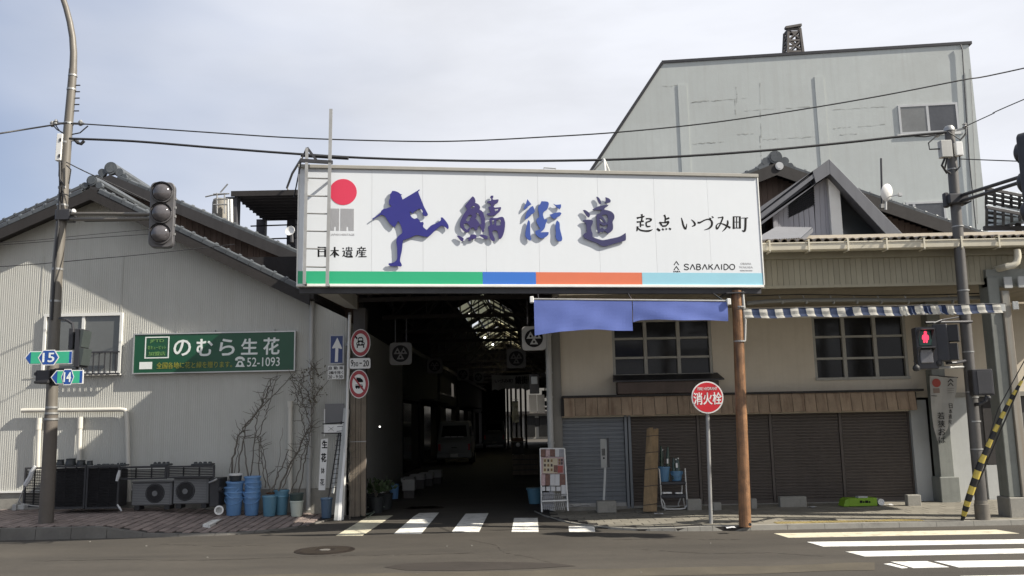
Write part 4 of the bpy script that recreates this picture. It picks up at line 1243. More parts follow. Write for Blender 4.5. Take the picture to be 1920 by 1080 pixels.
# gable wall closing the roof above the flat canopy
mb = MB(); mb.hexa([(-4.2, 18.22, VB0 + 1.0), (xb + .6, 18.22, VB0 + 1.0), (xb + .6, 18.28, VB0 + 1.0), (-4.2, 18.28, VB0 + 1.0), (-4.2, 18.22, 6.9), (xb + .6, 18.22, 6.9), (xb + .6, 18.28, 6.9), (-4.2, 18.28, 6.9)])
ob('end_gable', mb, ROOFM, arc)
# glowing balls standing in for sun through roof gaps, plus one low wall lamp
GLOWM = mat('point_glow', (1.0, 0.95, 0.85), emit=3.0, var=0)
for px, py, yy, r in ((712, 800, 20, .017), (990, 648, 36, .05), (879, 590, 33, .05), (955, 659, 45, .06), (924, 646, 41, .05), (909, 633, 39, .05), (946, 541 + 8, 30, .03)):
    p = onY(px, py, yy)
    t = T('glow_point', {712: 'tiny bright lamp low on the left wall just inside the arcade', 990: 'bright point of light right of the skylight grid', 879: 'bright point of light under the near left skylight edge', 955: 'bright point of light at the far end of the skylights', 924: 'bright point of light below the farther skylight bay', 909: 'bright point of light at the left corner of the farther skylight', 946: 'faint point of light high under the sign'}[px], 'lamp', p)
    mb = MB(); mb.lathe(p + Vector((0, 0, -r)), (0, 0, 1), [(0, 0), (r * .8, r * .4), (r, r), (r * .8, r * 1.6), (0, r * 2)], 10); ob('glow_ball', mb, GLOWM, t, smooth=True)
    mb = MB(); mb.lathe(p + Vector((0, 0, r * .9)), (0, 0, 1), [(r * .5, 0), (r * .5, r * .8), (0, r * .9)], 8); ob('cap', mb, DKMET, t)

# shop fronts down both sides: each a building of its own
def shop(side, y0, y1, label, h=4.9, setback=0.0, awn=True, shut=True):
    s = -1 if side == 'l' else 1
    x_in = (XL - setback) if s < 0 else (XR + setback)
    f = lambda y, d: ax(x_in, y) + s * d
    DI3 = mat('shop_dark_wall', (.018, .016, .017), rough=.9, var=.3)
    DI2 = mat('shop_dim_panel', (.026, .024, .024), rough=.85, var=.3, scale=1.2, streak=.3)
    t = T('arcade_shop', label, 'shop', (f(y0, 0), y0, 0), 'dark shops lining the arcade')
    def blk(ya_, yb_, d0, d1, z0, z1, m, nm, par=t):
        mb = MB()
        A = [(f(ya_, d0), ya_), (f(yb_, d0), yb_), (f(yb_, d1), yb_), (f(ya_, d1), ya_)]
        mb.hexa([(x, y, z0) for x, y in A] + [(x, y, z1) for x, y in A])
        return ob(nm, mb, m, par)
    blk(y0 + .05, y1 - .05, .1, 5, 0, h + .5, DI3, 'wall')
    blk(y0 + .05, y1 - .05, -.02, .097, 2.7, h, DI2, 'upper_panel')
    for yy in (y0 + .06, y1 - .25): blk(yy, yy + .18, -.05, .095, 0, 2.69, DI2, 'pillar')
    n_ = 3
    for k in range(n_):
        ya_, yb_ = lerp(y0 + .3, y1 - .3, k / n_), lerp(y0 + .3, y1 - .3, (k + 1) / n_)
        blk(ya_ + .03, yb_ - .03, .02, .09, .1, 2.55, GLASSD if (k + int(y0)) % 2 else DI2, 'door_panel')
    if awn:
        blk(y0 + .3, y1 - .3, -.7, -.03, 2.72, 2.8, DI2, 'awning')
    return t
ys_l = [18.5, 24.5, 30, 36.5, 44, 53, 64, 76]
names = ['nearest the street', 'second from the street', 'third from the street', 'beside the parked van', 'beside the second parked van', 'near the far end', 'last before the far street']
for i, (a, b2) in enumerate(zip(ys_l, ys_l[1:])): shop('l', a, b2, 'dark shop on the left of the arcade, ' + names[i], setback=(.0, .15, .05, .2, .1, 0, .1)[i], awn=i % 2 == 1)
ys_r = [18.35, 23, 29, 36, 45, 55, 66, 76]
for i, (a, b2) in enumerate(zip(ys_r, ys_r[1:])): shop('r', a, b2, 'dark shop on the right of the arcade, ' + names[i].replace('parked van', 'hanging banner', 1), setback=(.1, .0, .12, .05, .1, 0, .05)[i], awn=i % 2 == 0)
# far end: posts and a pale street beyond
endb = T('far_building', 'pale sunlit building closing the view at the far end of the arcade', 'building', (3, 92, 0))
mb = MB(); mb.aabb(-14, 20, 92, 97, 0, 7.5); ob('wall', mb, mat('far_wall', (.2, .195, .18), rough=.9, var=.1), endb)
mb = MB(); mb.aabb(-14, 20, 91.5, 91.97, 2.5, 2.8); ob('eaves', mb, BARGE, endb)
for k in range(7):
    mb = MB(); mb.aabb(-2 + k * 1.5, -.9 + k * 1.5, 91.9, 91.98, .2, 2.3); ob('door', mb, GLASSD, endb)
# half screen at the far end of the left side
mb = MB(); mb.aabb(ax(XL, 76) - 1, onY(948, 760, 76).x, 76, 76.3, 0, 6.6); mb.aabb(onY(948, 760, 76).x, ax(XR, 76) + 1, 76, 76.3, 4.6, 6.6); ob('end_wall', mb, DARKI, arc)
for px in (952, 959, 968, 977, 986):
    x = onY(px, 780, 60).x
    mb = MB(); mb.aabb(x - .07, x + .07, 59.9, 60.1, 0, 4.4); ob('post', mb, STR, arc)

# left entrance pillar wrapped in boards
pil = T('entrance_pillar', 'left arcade pillar cased in weathered boards low down and dark steel above', 'pillar', Vector((P_(671, 960, 17.9).x, 17.9, .0)))
x0, x1 = onY(656, 900, 17.8).x, onY(686, 900, 17.8).x
mb = MB(); mb.aabb(x0 + .04, x1 - .04, 17.84, 18.15, 0, onY(670, 578, 17.9).z); ob('steel_post', mb, DARKI2, pil)
w_ = (x1 - x0) / 3
for k in range(3):
    mb = MB(); zt_ = onY(670, 735 + (k % 2) * 6, 17.8).z
    mb.aabb(x0 + k * w_ + .004, x0 + (k + 1) * w_ - .004, 17.79 + .006 * k, 17.835, .02, zt_); ob('board', mb, WOODB, pil)
mb = MB(); zb = onY(670, 829, 17.8).z; mb.aabb(x0 - .005, x1 + .005, 17.778, 17.7885, zb, zb + .02); ob('wire_band', mb, STEEL, pil)

# hanging round-crest signs
def crest(px, py, y, side, label, first, CRW):
    c = onY(px, py, y)
    h = side / 2
    if first[0] is None:
        t = T('hanging_crest_sign', label, 'hanging sign', c, 'square crest signs hung along the arcade')
        f = Frame((c.x, c.y))
        mb = MB()
        pts = []
        for cx, cy, a0_ in ((h - .07, h - .07, 0), (-h + .07, h - .07, 90), (-h + .07, -h + .07, 180), (h - .07, -h + .07, 270)):
            for k in range(5):
                a = R(a0_ + k * 22.5); pts.append((cx + .07 * math.cos(a), c.z + cy + .07 * math.sin(a)))
        mb.prism(f, pts, -.12, 0); ob('board', mb, CRW, t)
        rC = side * .38
        mb = MB(); mb.disc(f, 0, c.z, rC, .001, .006, 36); dsk = ob('round_crest', mb, INK, t)
        for k in range(3):
            a = R(90 + 120 * k)
            # three pale triangles round the middle, each with a dark dot
            tip = lambda ang, r: (r * math.cos(ang), c.z + r * math.sin(ang))
            mb = MB()
            cu, cv = .42 * rC * math.cos(a + R(60)), c.z + .42 * rC * math.sin(a + R(60))
            tri = [(cu + rC * .52 * math.cos(a + R(60) + R(60 + 120 * j)), cv + rC * .52 * math.sin(a + R(60) + R(60 + 120 * j))) for j in range(3)]
            mb.prism(f, tri, .0065, .009); tr_ = ob('scale_mark', mb, CRW, dsk)
        mb = MB()
        for k in range(3):
            a = R(150 + 120 * k); mb.disc(f, .42 * rC * math.cos(a), c.z + .42 * rC * math.sin(a), rC * .13, .0095, .012, 12)
        ob('dot_mark', mb, INK, dsk)
        mb = MB()
        for sx in (-.25, .25): mb.aabb(c.x + sx * side - .012, c.x + sx * side + .012, c.y + .05, c.y + .075, c.z + h, c.z + h + .5)
        ob('hanger', mb, DKMET, t)
        first[0] = (t, side)
        return t
    t0, s0 = first[0]
    k = side / s0
    return dup(t0, c, label, sc=(k, k, k))
crest(1001, 634, 16.9, .46, 'white crest sign half covered by the left end of the blue curtain', [None], mat('white_crest_board', (.42, .42, .41), rough=.6, var=.08, scale=3, streak=.2))
SHADEB = mat('shaded_crest_board', (.13, .128, .125), rough=.7, var=.12, scale=3, streak=.3)  # crest board colour darkened to paint the arcade's shade onto these signs
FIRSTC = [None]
crest(751, 663, 18.3, .46, 'crest sign hanging alone at the left just inside the arcade', FIRSTC, SHADEB)
crest(968, 672, 21.0, .46, 'crest sign in the shade just left of the one by the blue curtain', FIRSTC, SHADEB)
crest(815, 686, 27, .46, 'second crest sign along the left side of the arcade', FIRSTC, SHADEB)
crest(868, 702, 34, .46, 'third crest sign along the left side of the arcade', FIRSTC, SHADEB)
crest(897, 707, 40, .46, 'smallest and farthest crest sign in the arcade', FIRSTC, SHADEB)

# banner across the street
ban = T('street_banner', 'pale banner with dark brush writing hung across the arcade', 'banner', onY(957, 715, 28))
FBn = Frame((0, 28))
u0, u1, v0, v1 = FBn.rect(922, 702, 994, 732)
mb = MB(); N_ = 12
for i in range(N_):
    a, b2 = lerp(u0, u1, i / N_), lerp(u0, u1, (i + 1) / N_)
    da, db = .05 * math.sin(i * 1.1), .05 * math.sin((i + 1) * 1.1)
    sa, sb = .06 * math.sin(math.pi * i / N_), .06 * math.sin(math.pi * (i + 1) / N_)
    mb.quad(FBn.P(a, v0 + sa + .03 * math.sin(i * 2.2), da), FBn.P(b2, v0 + sb + .03 * math.sin((i + 1) * 2.2), db), FBn.P(b2, v1 - sb * .5, db * .3), FBn.P(a, v1 - sa * .5, da * .3))
ob('cloth', mb, mat('banner_cloth', (.42, .42, .4), rough=.9, var=.08), ban)
text('いづみ町', FBn, FBn.rect(928, 711, 962, 718), .09, INK, ban, bold=.02)
text('鯖街', FBn, FBn.rect(966, 706, 989, 720), .09, INK, ban, bold=.03)
# vertical white flag far down
vf = T('vertical_flag', 'narrow white vertical flag near the bright far end of the arcade', 'flag', onY(966, 780, 48))
f_ = Frame((0, 48)); u0, u1, v0, v1 = f_.rect(961, 752, 972, 792)
mb = MB()
for i in range(6):
    a, b2 = lerp(v0, v1, i / 6), lerp(v0, v1, (i + 1) / 6)
    mb.quad(f_.P(u0, a, .03 * math.sin(i)), f_.P(u1, a, .04 * math.cos(i)), f_.P(u1, b2, .04 * math.cos(i + 1)), f_.P(u0, b2, .03 * math.sin(i + 1)))
ob('cloth', mb, SWHT, vf)
mb = MB(); mb.tube([f_.P(u0 - .02, 0, 0), f_.P(u0 - .02, v1 + .1, 0), f_.P(u1, v1 + .1, 0)], .02, 6); ob('pole', mb, WHITEM, vf)
# ================================================================== right shop building
shopb = T('shop_house', 'cream shop house with closed shutters and tiled eaves right of the arcade', 'shop building', FR.P(5, 0.08, -2))
uA0 = FR.hit(1040, 700)[0]; uB0 = 16.0
VRAIL = FR.hit(1400, 736)[1]; VTIN = FR.hit(1400, 775)[1]
ZS = onY(1600, 533, 15.1).z            # underside of the covered way
W1 = FR.rect(1148, 598, 1335, 706); W2 = FR.rect(1525, 590, 1701, 712)
def wall_with_holes(fr, u0, u1, v0, v1, holes, d0, d1):
    mb = MB()
    us = sorted({u0, u1, *[h[0] for h in holes], *[h[1] for h in holes]})
    for a, b2 in zip(us, us[1:]):
        vs = [(v0, v1)]
        for h in holes:
            if h[0] <= a + 1e-6 and h[1] >= b2 - 1e-6:
                vs = [(v0, h[2]), (h[3], v1)]
        for c_, e in vs: mb.box(fr, a, b2, c_, e, d0, d1)
    return mb
uPier = FR.hit(1712, 850)[0]; uCol0, uCol1 = FR.hit(1738, 800)[0], FR.hit(1767, 800)[0]
mb = wall_with_holes(FR, uA0, uPier + .1, VTIN - .02, ZS + 1.5, [W1, W2], -.2, 0)
ob('upper_wall', mb, CREAM, shopb)
mb = MB(); mb.box(FR, uPier + .102, 13.5, VTIN + .25, ZS + 1.5, -.2, 0.001); ob('upper_wall', mb, CREAM, shopb)
FWF = mat('window_frame_grey', (0.36, 0.35, 0.31), rough=.5, var=.08, scale=3, damt=.3, dirt=(.22, .2, .17))
for (u0, u1, v0, v1), nm in ((W1, 'l'), (W2, 'r')):
    mb = MB(); fw = .055
    mb.box(FR, u0, u1, v1 - fw, v1, -.13, -.01); mb.box(FR, u0, u1, v0, v0 + fw, -.13, .04)
    for a in (u0, u1 - fw): mb.box(FR, a, a + fw, v0 + fw, v1 - fw, -.13, -.011)
    for k in (1, 2):
        uu = lerp(u0, u1, k / 3); mb.box(FR, uu - .035, uu + .035, v0 + fw, v1 - fw, -.12, -.02)
        vv = lerp(v0, v1, k / 3) ; mb.box(FR, u0 + fw, u1 - fw, vv - .022, vv + .022, -.118, -.03)
    w = ob('window', mb, FWF, shopb)
    for i in range(3):
        for j in range(3):
            mb = MB(); mb.box(FR, lerp(u0, u1, i / 3) + .036, lerp(u0, u1, (i + 1) / 3) - .036, lerp(v0, v1, j / 3) + .023, lerp(v0, v1, (j + 1) / 3) - .023, -.1, -.085 - rnd.uniform(0, .004))
            ob('pane', mb, GLASSD, w)
# dark interior box behind the windows so the glass has something behind it is not needed: panes are dark
# window box / low board under the left window
u0, u1, v0, v1 = FR.rect(1150, 705, 1346, 738)
BOXM = mat('dark_brown_box', (0.085, 0.062, 0.052), rough=.7, var=.18, scale=3, streak=.4)
mb = MB(); mb.box(FR, u0 + .05, u1 - .05, v0, v1 - .12, .0015, .32); o = ob('window_box', mb, BOXM, shopb, bevel=.008)
mb = MB(); mb.hexa([FR.P(u0 - .05, v1 - .118, .38), FR.P(u1 + .05, v1 - .118, .38), FR.P(u1, v1 + .02, .0015), FR.P(u0, v1 + .02, .0015), FR.P(u0 - .05, v1 - .09, .38), FR.P(u1 + .05, v1 - .09, .38), FR.P(u1, v1 + .05, .0015), FR.P(u0, v1 + .05, .0015)])
ob('window_box_roof', mb, DKMET, shopb)
# rail above the tin strip, tin panels
mb = MB(); mb.box(FR, uA0 + .12, FR.hit(1722, 745)[0], VRAIL - .045, VRAIL + .0, .0015, .27); ob('wood_rail', mb, BARGE, shopb)
px = 1056.0
while px < 1706:
    wpx = rnd.uniform(19, 24)
    a, b2 = FR.hit(px, 758)[0], FR.hit(min(px + wpx, 1708), 758)[0]
    jit = rnd.uniform(-.012, .012)
    mb = MB()
    mb.hexa([FR.P(a + .004, VTIN + jit, .27), FR.P(b2 - .004, VTIN + jit + rnd.uniform(-.008, .008), .262 + rnd.uniform(0, .016)), FR.P(b2 - .004, VRAIL - .05, .2), FR.P(a + .004, VRAIL - .05, .2),
             FR.P(a + .004, VTIN + jit + .004, .285), FR.P(b2 - .004, VTIN + jit + .004, .277), FR.P(b2 - .004, VRAIL - .046, .222), FR.P(a + .004, VRAIL - .046, .222)])
    ob('tin_panel', mb, RUST, shopb); px += wpx
mb = MB(); mb.box(FR, uA0 + .1, uPier + .08, VTIN + .015, VRAIL - .06, .0015, .19); ob('tin_backing', mb, BARGE, shopb)
# shutters: corrugated slats
def shutter(px0, px1, m, pitch, label=None, vbot=.1):
    a, b2 = FR.hit(px0, 860)[0], FR.hit(px1, 860)[0]
    mb = MB(); v = vbot
    pr = [(0, 0), (.18, .016), (.62, .018), (.86, .0)]
    pts = []
    while v < VTIN - .01:
        for t, d in pr: pts.append((v + t * pitch, d))
        v += pitch
    for (va, da), (vb, db) in zip(pts, pts[1:]):
        mb.quad(FR.P(a, va, -.06 + da), FR.P(b2, va, -.06 + da), FR.P(b2, vb, -.06 + db), FR.P(a, vb, -.06 + db))
    o = ob('shutter', mb, m, shopb, label=label)
    mb = MB(); mb.box(FR, a, b2, vbot - .02, vbot + .055, -.075, -.03); ob('bottom_bar', mb, STEEL if m is SHUTB else m, o)
shutter(1056, 1172, SHUTB, .088, 'blue grey metal shutter')
for a, b2 in ((1186, 1309), (1316, 1446), (1453, 1578), (1585, 1709)): shutter(a, b2, SHUTD, .062)
for px0, px1, m in ((1173, 1178, SHUTB), (1180, 1185, SHUTB), (1310, 1315, SHUTD), (1447, 1452, SHUTD), (1579, 1584, SHUTD), (1709.5, 1712, SHUTD)):
    a, b2 = FR.hit(px0, 860)[0], FR.hit(px1, 860)[0]
    mb = MB(); mb.box(FR, a, b2, .05, VTIN + .01, -.075, -.03 if m is SHUTD else .01); ob('shutter_post', mb, m, shopb)
mb = MB(); mb.box(FR, uA0, uPier, -.1, .085, -.3, -.005); ob('sill', mb, CONC, shopb)
# left end: grey steel column + white downpipe
a, b2 = FR.hit(1034, 800)[0], FR.hit(1054, 800)[0]
mb = MB(); mb.box(FR, a, b2, 0, ZS, -.1, .12); ob('corner_column', mb, mat('grey_brown_column', (.2, .19, .165), rough=.6, var=.1, scale=3, streak=.3), shopb, bevel=.008)
mb = MB(); u, v = FR.hit(1026, 600); mb.tube([FR.P(u, .05, .22), FR.P(u, FR.hit(1022, 590)[1], .22)], .062, 12); ob('downpipe', mb, PVC, shopb, smooth=True)
mb = MB()
for py in (630, 700, 745, 830): v = FR.hit(1026, py)[1]; mb.tube([FR.P(u, v - .02, .22), FR.P(u, v + .02, .22)], .072, 12)
ob('pipe_collar', mb, PVC, shopb)
# right pier + column + pale wall
mb = MB(); mb.box(FR, uPier, uCol0, .0, VTIN + .2, -.15, .05); ob('pier', mb, PALEP, shopb)
COLM = mat('grey_green_column', (.2, .21, .19), rough=.6, var=.1, scale=3, streak=.3, damt=.3)
mb = MB(); mb.box(FR, uCol0 + .02, uCol1 - .02, .55, ZS, .1, .36); ob('column', mb, COLM, shopb, bevel=.01)
mb = MB(); mb.box(FR, uCol0 - .03, uCol1 + .04, .0, .56, .06, .42); ob('plinth', mb, COLM, shopb, bevel=.012)
u1 = FR.hit(1838, 850)[0]
mb = MB(); mb.box(FR, uCol1 - .02, u1, .0, VTIN + .24, -.1, .052); ob('side_wall', mb, PALEP, shopb)
mb = MB(); mb.box(FR, uCol1 + .0, 13, VTIN + .24, VTIN + .33, -.05, .1); ob('ledge', mb, CONC, shopb)
mb = MB(); mb.box(FR, u1, 13.5, .0, VTIN + .23, -.12, -.02); ob('side_wall', mb, DARKI2, shopb)
mb = MB(); mb.box(FR, FR.hit(1845, 850)[0], FR.hit(1920, 850)[0], .02, .75, -.015, .04); ob('low_wall', mb, PALEP, shopb)
for px0, px1 in ((1846, 1868), (1869, 1890), (1891, 1915)):
    mb = MB(); mb.box(FR, *FR.rect(px0, 752, px1, 870), -.012, .015); ob('door_leaf', mb, BARGE, shopb)
# covered way: ceiling boards, front board, planks, gutter, tiles
XG0 = FR.P(uA0, 0).x
xr0 = onY(1425, 500, 15.1).x
RIGHT_END = 11.8
x = XG0
nb = 0
while x < RIGHT_END:
    wv = .14
    mb = MB()
    front = 15.12 if x > xr0 - .02 else 15.75
    mb.aabb(x + .003, x + wv - .003, front, 18.08, ZS + .0, ZS + .02); ob('ceiling_board', mb, SOFF, shopb)
    x += wv
for yy in (15.9, 17.0):
    mb = MB(); mb.aabb(XG0, RIGHT_END, yy, yy + .1, ZS + .021, ZS + .14); ob('joist', mb, BARGE, shopb)
ZF0, ZF1 = ZS - .01, onY(1600, 484, 15.1).z
x = xr0
while x < RIGHT_END:
    wv = .098
    mb = MB(); mb.aabb(x + .0025, x + wv - .0025, 15.1, 15.118, ZF0, ZF1); ob('fascia_board', mb, FASC, shopb); x += wv
mb = MB(); mb.aabb(xr0, RIGHT_END, 15.085, 15.0985, ZF0 - .04, ZF0 + .012); ob('fascia_trim', mb, FASC, shopb)
ZG1 = onY(1600, 454, 14.75).z; ZG0 = onY(1600, 469, 14.75).z
mb = MB(); mb.aabb(xr0, RIGHT_END, 15.02, 15.07, ZF1 - .005, ZG1 + .05); ob('eaves_board', mb, FASC, shopb)
mb = MB(); mb.aabb(xr0, RIGHT_END, 15.075, 15.3, ZF1 + .002, ZG1 + .0); ob('eaves_filler', mb, FASC, shopb)
xg = onY(1422, 460, 14.75).x
mb = MB()
mb.add([], [])
prof = [(14.65, ZG1), (14.65, ZG1 - .02), (14.662, ZG1 - .02), (14.67, ZG0 + .015), (14.70, ZG0), (14.81, ZG0), (14.83, ZG0 + .02), (14.83, ZG1)]
for (ya_, za_), (yb_, zb_) in zip(prof, prof[1:]): mb.quad((xg, ya_, za_), (RIGHT_END, ya_, za_), (RIGHT_END, yb_, zb_), (xg, yb_, zb_))
gut = ob('gutter', mb, GUTT, shopb, recalc=False)
for px in (1443, 1516.5, 1590, 1663, 1733, 1803.5, 1874):
    xx = onY(px, 460, 14.65).x
    mb = MB(); mb.aabb(xx - .014, xx + .014, 14.635, 14.648, ZG0 - .02, ZG1 + .035); mb.aabb(xx - .014, xx + .014, 14.635, 14.85, ZG0 - .026, ZG0 - .012); mb.aabb(xx - .014, xx + .014, 14.635, 14.85, ZG1 + .035, ZG1 + .045); ob('gutter_bracket', mb, GUTT, shopb)
# tile roof of the covered way
def rtile():
    mb = MB(); nn = 8; r = .066; L = .3
    a, b2, a2 = [], [], []
    for k in range(nn + 1):
        w = math.pi * k / nn
        a.append((-r * math.cos(w), 0, r * math.sin(w))); b2.append((-r * math.cos(w), L * 1.05, r * math.sin(w) + .0)); a2.append((-(r - .014) * math.cos(w), 0, (r - .014) * math.sin(w)))
    m_ = nn + 1
    mb.add(a + b2 + a2, [(i, i + 1, m_ + i + 1, m_ + i) for i in range(nn)] + [(i, 2 * m_ + i, 2 * m_ + i + 1, i + 1) for i in range(nn)])
    mb.aabb(r * .7, .145 - r * .7, 0, L, -.012, .008)
    return mesh_of(mb, TILEB, smooth=True)
rt = rtile()
ROOFPITCH = math.atan(.16)
xx = xg + .02
while xx < RIGHT_END - .1:
    for row in range(3 if xx < 9.8 else 1):
        p = Vector((xx + rnd.uniform(-.006, .006), 14.77 + row * .29, ZG1 + .02 + row * .29 * .16 + rnd.uniform(-.004, .004)))
        piece('roof_tile', rt, p, shopb, (ROOFPITCH + rnd.gauss(0, .02), rnd.gauss(0, .03), rnd.gauss(0, .015)))
    xx += .145
mb = MB(); mb.hexa([(xr0, 14.8, ZG1 - .01), (RIGHT_END, 14.8, ZG1 - .01), (RIGHT_END, 19.2, ZG1 + .78), (xr0, 19.2, ZG1 + .78), (xr0, 14.8, ZG1 + .01), (RIGHT_END, 14.8, ZG1 + .01), (RIGHT_END, 19.2, ZG1 + .8), (xr0, 19.2, ZG1 + .8)]); ob('roof_slope', mb, TILEB, shopb)
mb = MB(); mb.hexa([(XG0 + .6, 15.8, ZS + .3), (xr0 - .003, 15.8, ZS + .3), (xr0 - .003, 19.2, ZG1 + .7), (XG0 + .6, 19.2, ZG1 + .7), (XG0 + .6, 15.8, ZS + .32), (xr0 - .003, 15.8, ZS + .32), (xr0 - .003, 19.2, ZG1 + .72), (XG0 + .6, 19.2, ZG1 + .72)]); ob('roof_slope', mb, TILEB, shopb)
# gutter outlet
mb = MB(); F14 = Frame((0, 14.85))
pts = [F14.P(*F14.hit(x, y), .1) for x, y in [(1901, 470), (1902, 484), (1900, 494), (1893, 500), (1884, 501)]]
mb.tube(pts + [Vector((pts[-1].x - .02, 15.1, pts[-1].z))], .058, 12); ob('gutter_outlet', mb, GUTT, shopb, smooth=True)
# body of the house behind
mb = MB(); mb.aabb(XG0 + 1.2, 14, 18.6, 24, 0, ZG1 + .6); ob('rear_body', mb, BARGE, shopb)
# service pipe and wire under the eaves
mb = MB()
pts = [onY(x, y, 15.5) for x, y in [(1400, 569), (1440, 565), (1500, 563), (1600, 562), (1700, 563), (1790, 560), (1866, 556)]]
sp = T('service_pipe', 'long grey conduit slung under the eaves above the striped valance', 'pipe', pts[0])
mb.tube(pts, .036, 8); ob('conduit', mb, mat('dull_conduit', (.2, .2, .185), rough=.5, var=.1), sp, smooth=True)
mb = MB(); mb.tube([onY(x, y - 11, 15.5) for x, y in [(1400, 566), (1500, 563), (1620, 565), (1750, 564), (1866, 560)]], .01, 5); ob('wire', mb, WIREM, sp)
mb = MB()
for px in (1467, 1512, 1563, 1607, 1652, 1703, 1786): 
    a = onY(px, 567, 15.5); mb.beam(a, a + Vector((-.05, .02, .13)), .015, .015)
    mb.tube([a + Vector((-.012, 0, .01)), a + Vector((.012, 0, .01))], .042, 8)
ob('clip', mb, STEEL, sp)

# striped valance
val = T('striped_valance', 'short blue and white checked valance strung along the covered walkway', 'awning', onY(1630, 590, 14.02))
FVa = Frame((0, 14.05))
VAW = cloth_mat('valance_white', (.68, .66, .59), .3); VAB = cloth_mat('valance_navy', (.02, .035, .085), .15)
u0 = FVa.hit(1394, 582)[0]; u1 = FVa.hit(1876, 582)[0]
vt0, vb0 = FVa.hit(1630, 574.5)[1], FVa.hit(1630, 592)[1]
per = (u1 - u0) / 33.0
for k in range(33):
    a, b2 = u0 + k * per, u0 + (k + 1) * per
    mb = MB(); ns = 4
    twist = (20 <= k <= 26)
    for i in range(ns):
        ua_, ub_ = lerp(a, b2, i / ns), lerp(a, b2, (i + 1) / ns)
        def col(u):
            ph = u / per
            dd = .008 * math.sin(ph * math.pi) + (rnd.uniform(-.02, .02) if twist else 0)
            sag = -.012 * math.sin(ph * .8)
            return [(u, vt0 + sag, 0.0), (u + .006, lerp(vt0, vb0, .38) + sag, .006 + dd), (u + .014, lerp(vt0, vb0, .72) + sag, .0 + dd), (u + .034, vb0 + sag + (rnd.uniform(-.015, .02) if twist else 0), .012 + dd)]
        A = col(ua_); B = col(ub_)
        if i: A = prev
        prev = B
        for j in range(3): mb.quad(FVa.P(*A[j]), FVa.P(*B[j]), FVa.P(*B[j + 1]), FVa.P(*A[j + 1]))
    ob('white_square' if k % 2 == 0 else 'navy_square', mb, VAW if k % 2 == 0 else VAB, val, smooth=True)
mb = MB(); mb.tube([FVa.P(u0 - .1, vt0, .0), FVa.P(u1 + .1, vt0, 0)], .008, 6); ob('cord', mb, WIREM, val)
mb = MB(); mb.tube([FVa.P(u0, FVa.hit(1630, 591)[1], -.03), FVa.P(u1, FVa.hit(1630, 591)[1], -.03)], .012, 6); ob('lower_rod', mb, STEEL, val)

# blue noren curtain
nor = T('blue_noren', 'plain sky blue curtain in two lengths hung on a rod under the sign', 'curtain', onY(1180, 570, 13.85))
FN = Frame((0, 13.85))
def noren(px0, px1, py0a, py0b, bot, name):
    mb = MB(); n_, m_ = 28, 8
    G = []
    for i in range(n_ + 1):
        t = i / n_; px = lerp(px0, px1, t)
        u, vt_ = FN.hit(px, lerp(py0a, py0b, t)); vb_ = FN.hit(px, pl(px, bot))[1]
        G.append([FN.P(u, lerp(vt_, vb_, j / m_), .0 + (j / m_) * (.02 * math.sin(px * .03 + 1) + .005 * math.sin(px * .13 + j * .5) + .006 * math.sin(px * .05 - j * .7))) for j in range(m_ + 1)])
    for i in range(n_):
        for j in range(m_): mb.quad(G[i][j], G[i + 1][j], G[i + 1][j + 1], G[i][j + 1])
    return ob(name, mb, NOREN, nor, smooth=True)
noren(1001, 1184.5, 562, 563, [(1001, 629), (1020, 626), (1050, 622), (1100, 618), (1120, 617.5), (1150, 620), (1184, 620)], 'curtain')
noren(1186, 1364, 563, 565, [(1186, 604), (1192, 602), (1200, 600), (1230, 599), (1280, 601), (1320, 600), (1345, 601), (1364, 602)], 'curtain')
mb = MB(); mb.tube([onY(996, 561, 13.86), onY(1368, 564.5, 13.86)], .018, 8); ob('rod', mb, STEEL, nor)
for px, py in ((997, 562), (1366, 566)):
    mb = MB(); p = onY(px, py, 13.85); mb.aabb(p.x - .03, p.x + .03, p.y - .04, p.y + .06, p.z - .05, p.z + .05); ob('rod_end', mb, WHITEM, nor, bevel=.008)
mb = MB()
for px in (1010, 1185, 1355): p = onY(px, 562.5, 13.86); mb.beam(p, Vector((p.x, FS.P((p.x - FS.o.x) / FS.x.x, 0, -.1).y, VB0 - .08)), .015, .015)
ob('hanger', mb, DKMET, nor)

# right steel pillar
rp_ = T('steel_pillar', 'grey steel pillar with rust streaks holding the right end of the covered walkway', 'pillar', onZ(1908, 968, .08))
b_ = onZ(1908, 968, .08)
zt_ = onY(1886, 520, b_.y).z
RSTM = mat('rust_streaked_pillar', (.27, .265, .235), rough=.6, var=.1, scale=3, streak=.55, dirt=(.2, .11, .04))
hw = .16
mb = MB(); mb.aabb(b_.x - hw, b_.x + hw - .12, b_.y - .1, b_.y + .2, .4, zt_); ob('web', mb, COLM, rp_, bevel=.01)
mb = MB(); mb.aabb(b_.x + hw - .117, b_.x + hw + .02, b_.y - .14, b_.y + .22, .4, zt_ - .25); ob('flange', mb, RSTM, rp_, bevel=.01)
mb = MB(); mb.aabb(b_.x - hw - .03, b_.x + hw + .05, b_.y - .15, b_.y + .25, 0.05, .4); ob('base', mb, CONC, rp_, bevel=.015)
for px, py, s in ((1889, 530, .07), (1915, 529, .07), (1878, 577, .05), (1903, 573, .05)):
    p = onY(px, py, b_.y - .16)
    mb = MB(); mb.aabb(p.x - s, p.x + s, p.y - .03, p.y, p.z - s * 1.4, p.z + s * 1.4); ob('end_plate', mb, PALEP, rp_, bevel=.006)
mb = MB(); mb.beam((b_.x - hw, b_.y, zt_ - .02), (b_.x + 3, b_.y, zt_ - .02), .17, .3); ob('cross_beam', mb, COLM, rp_)

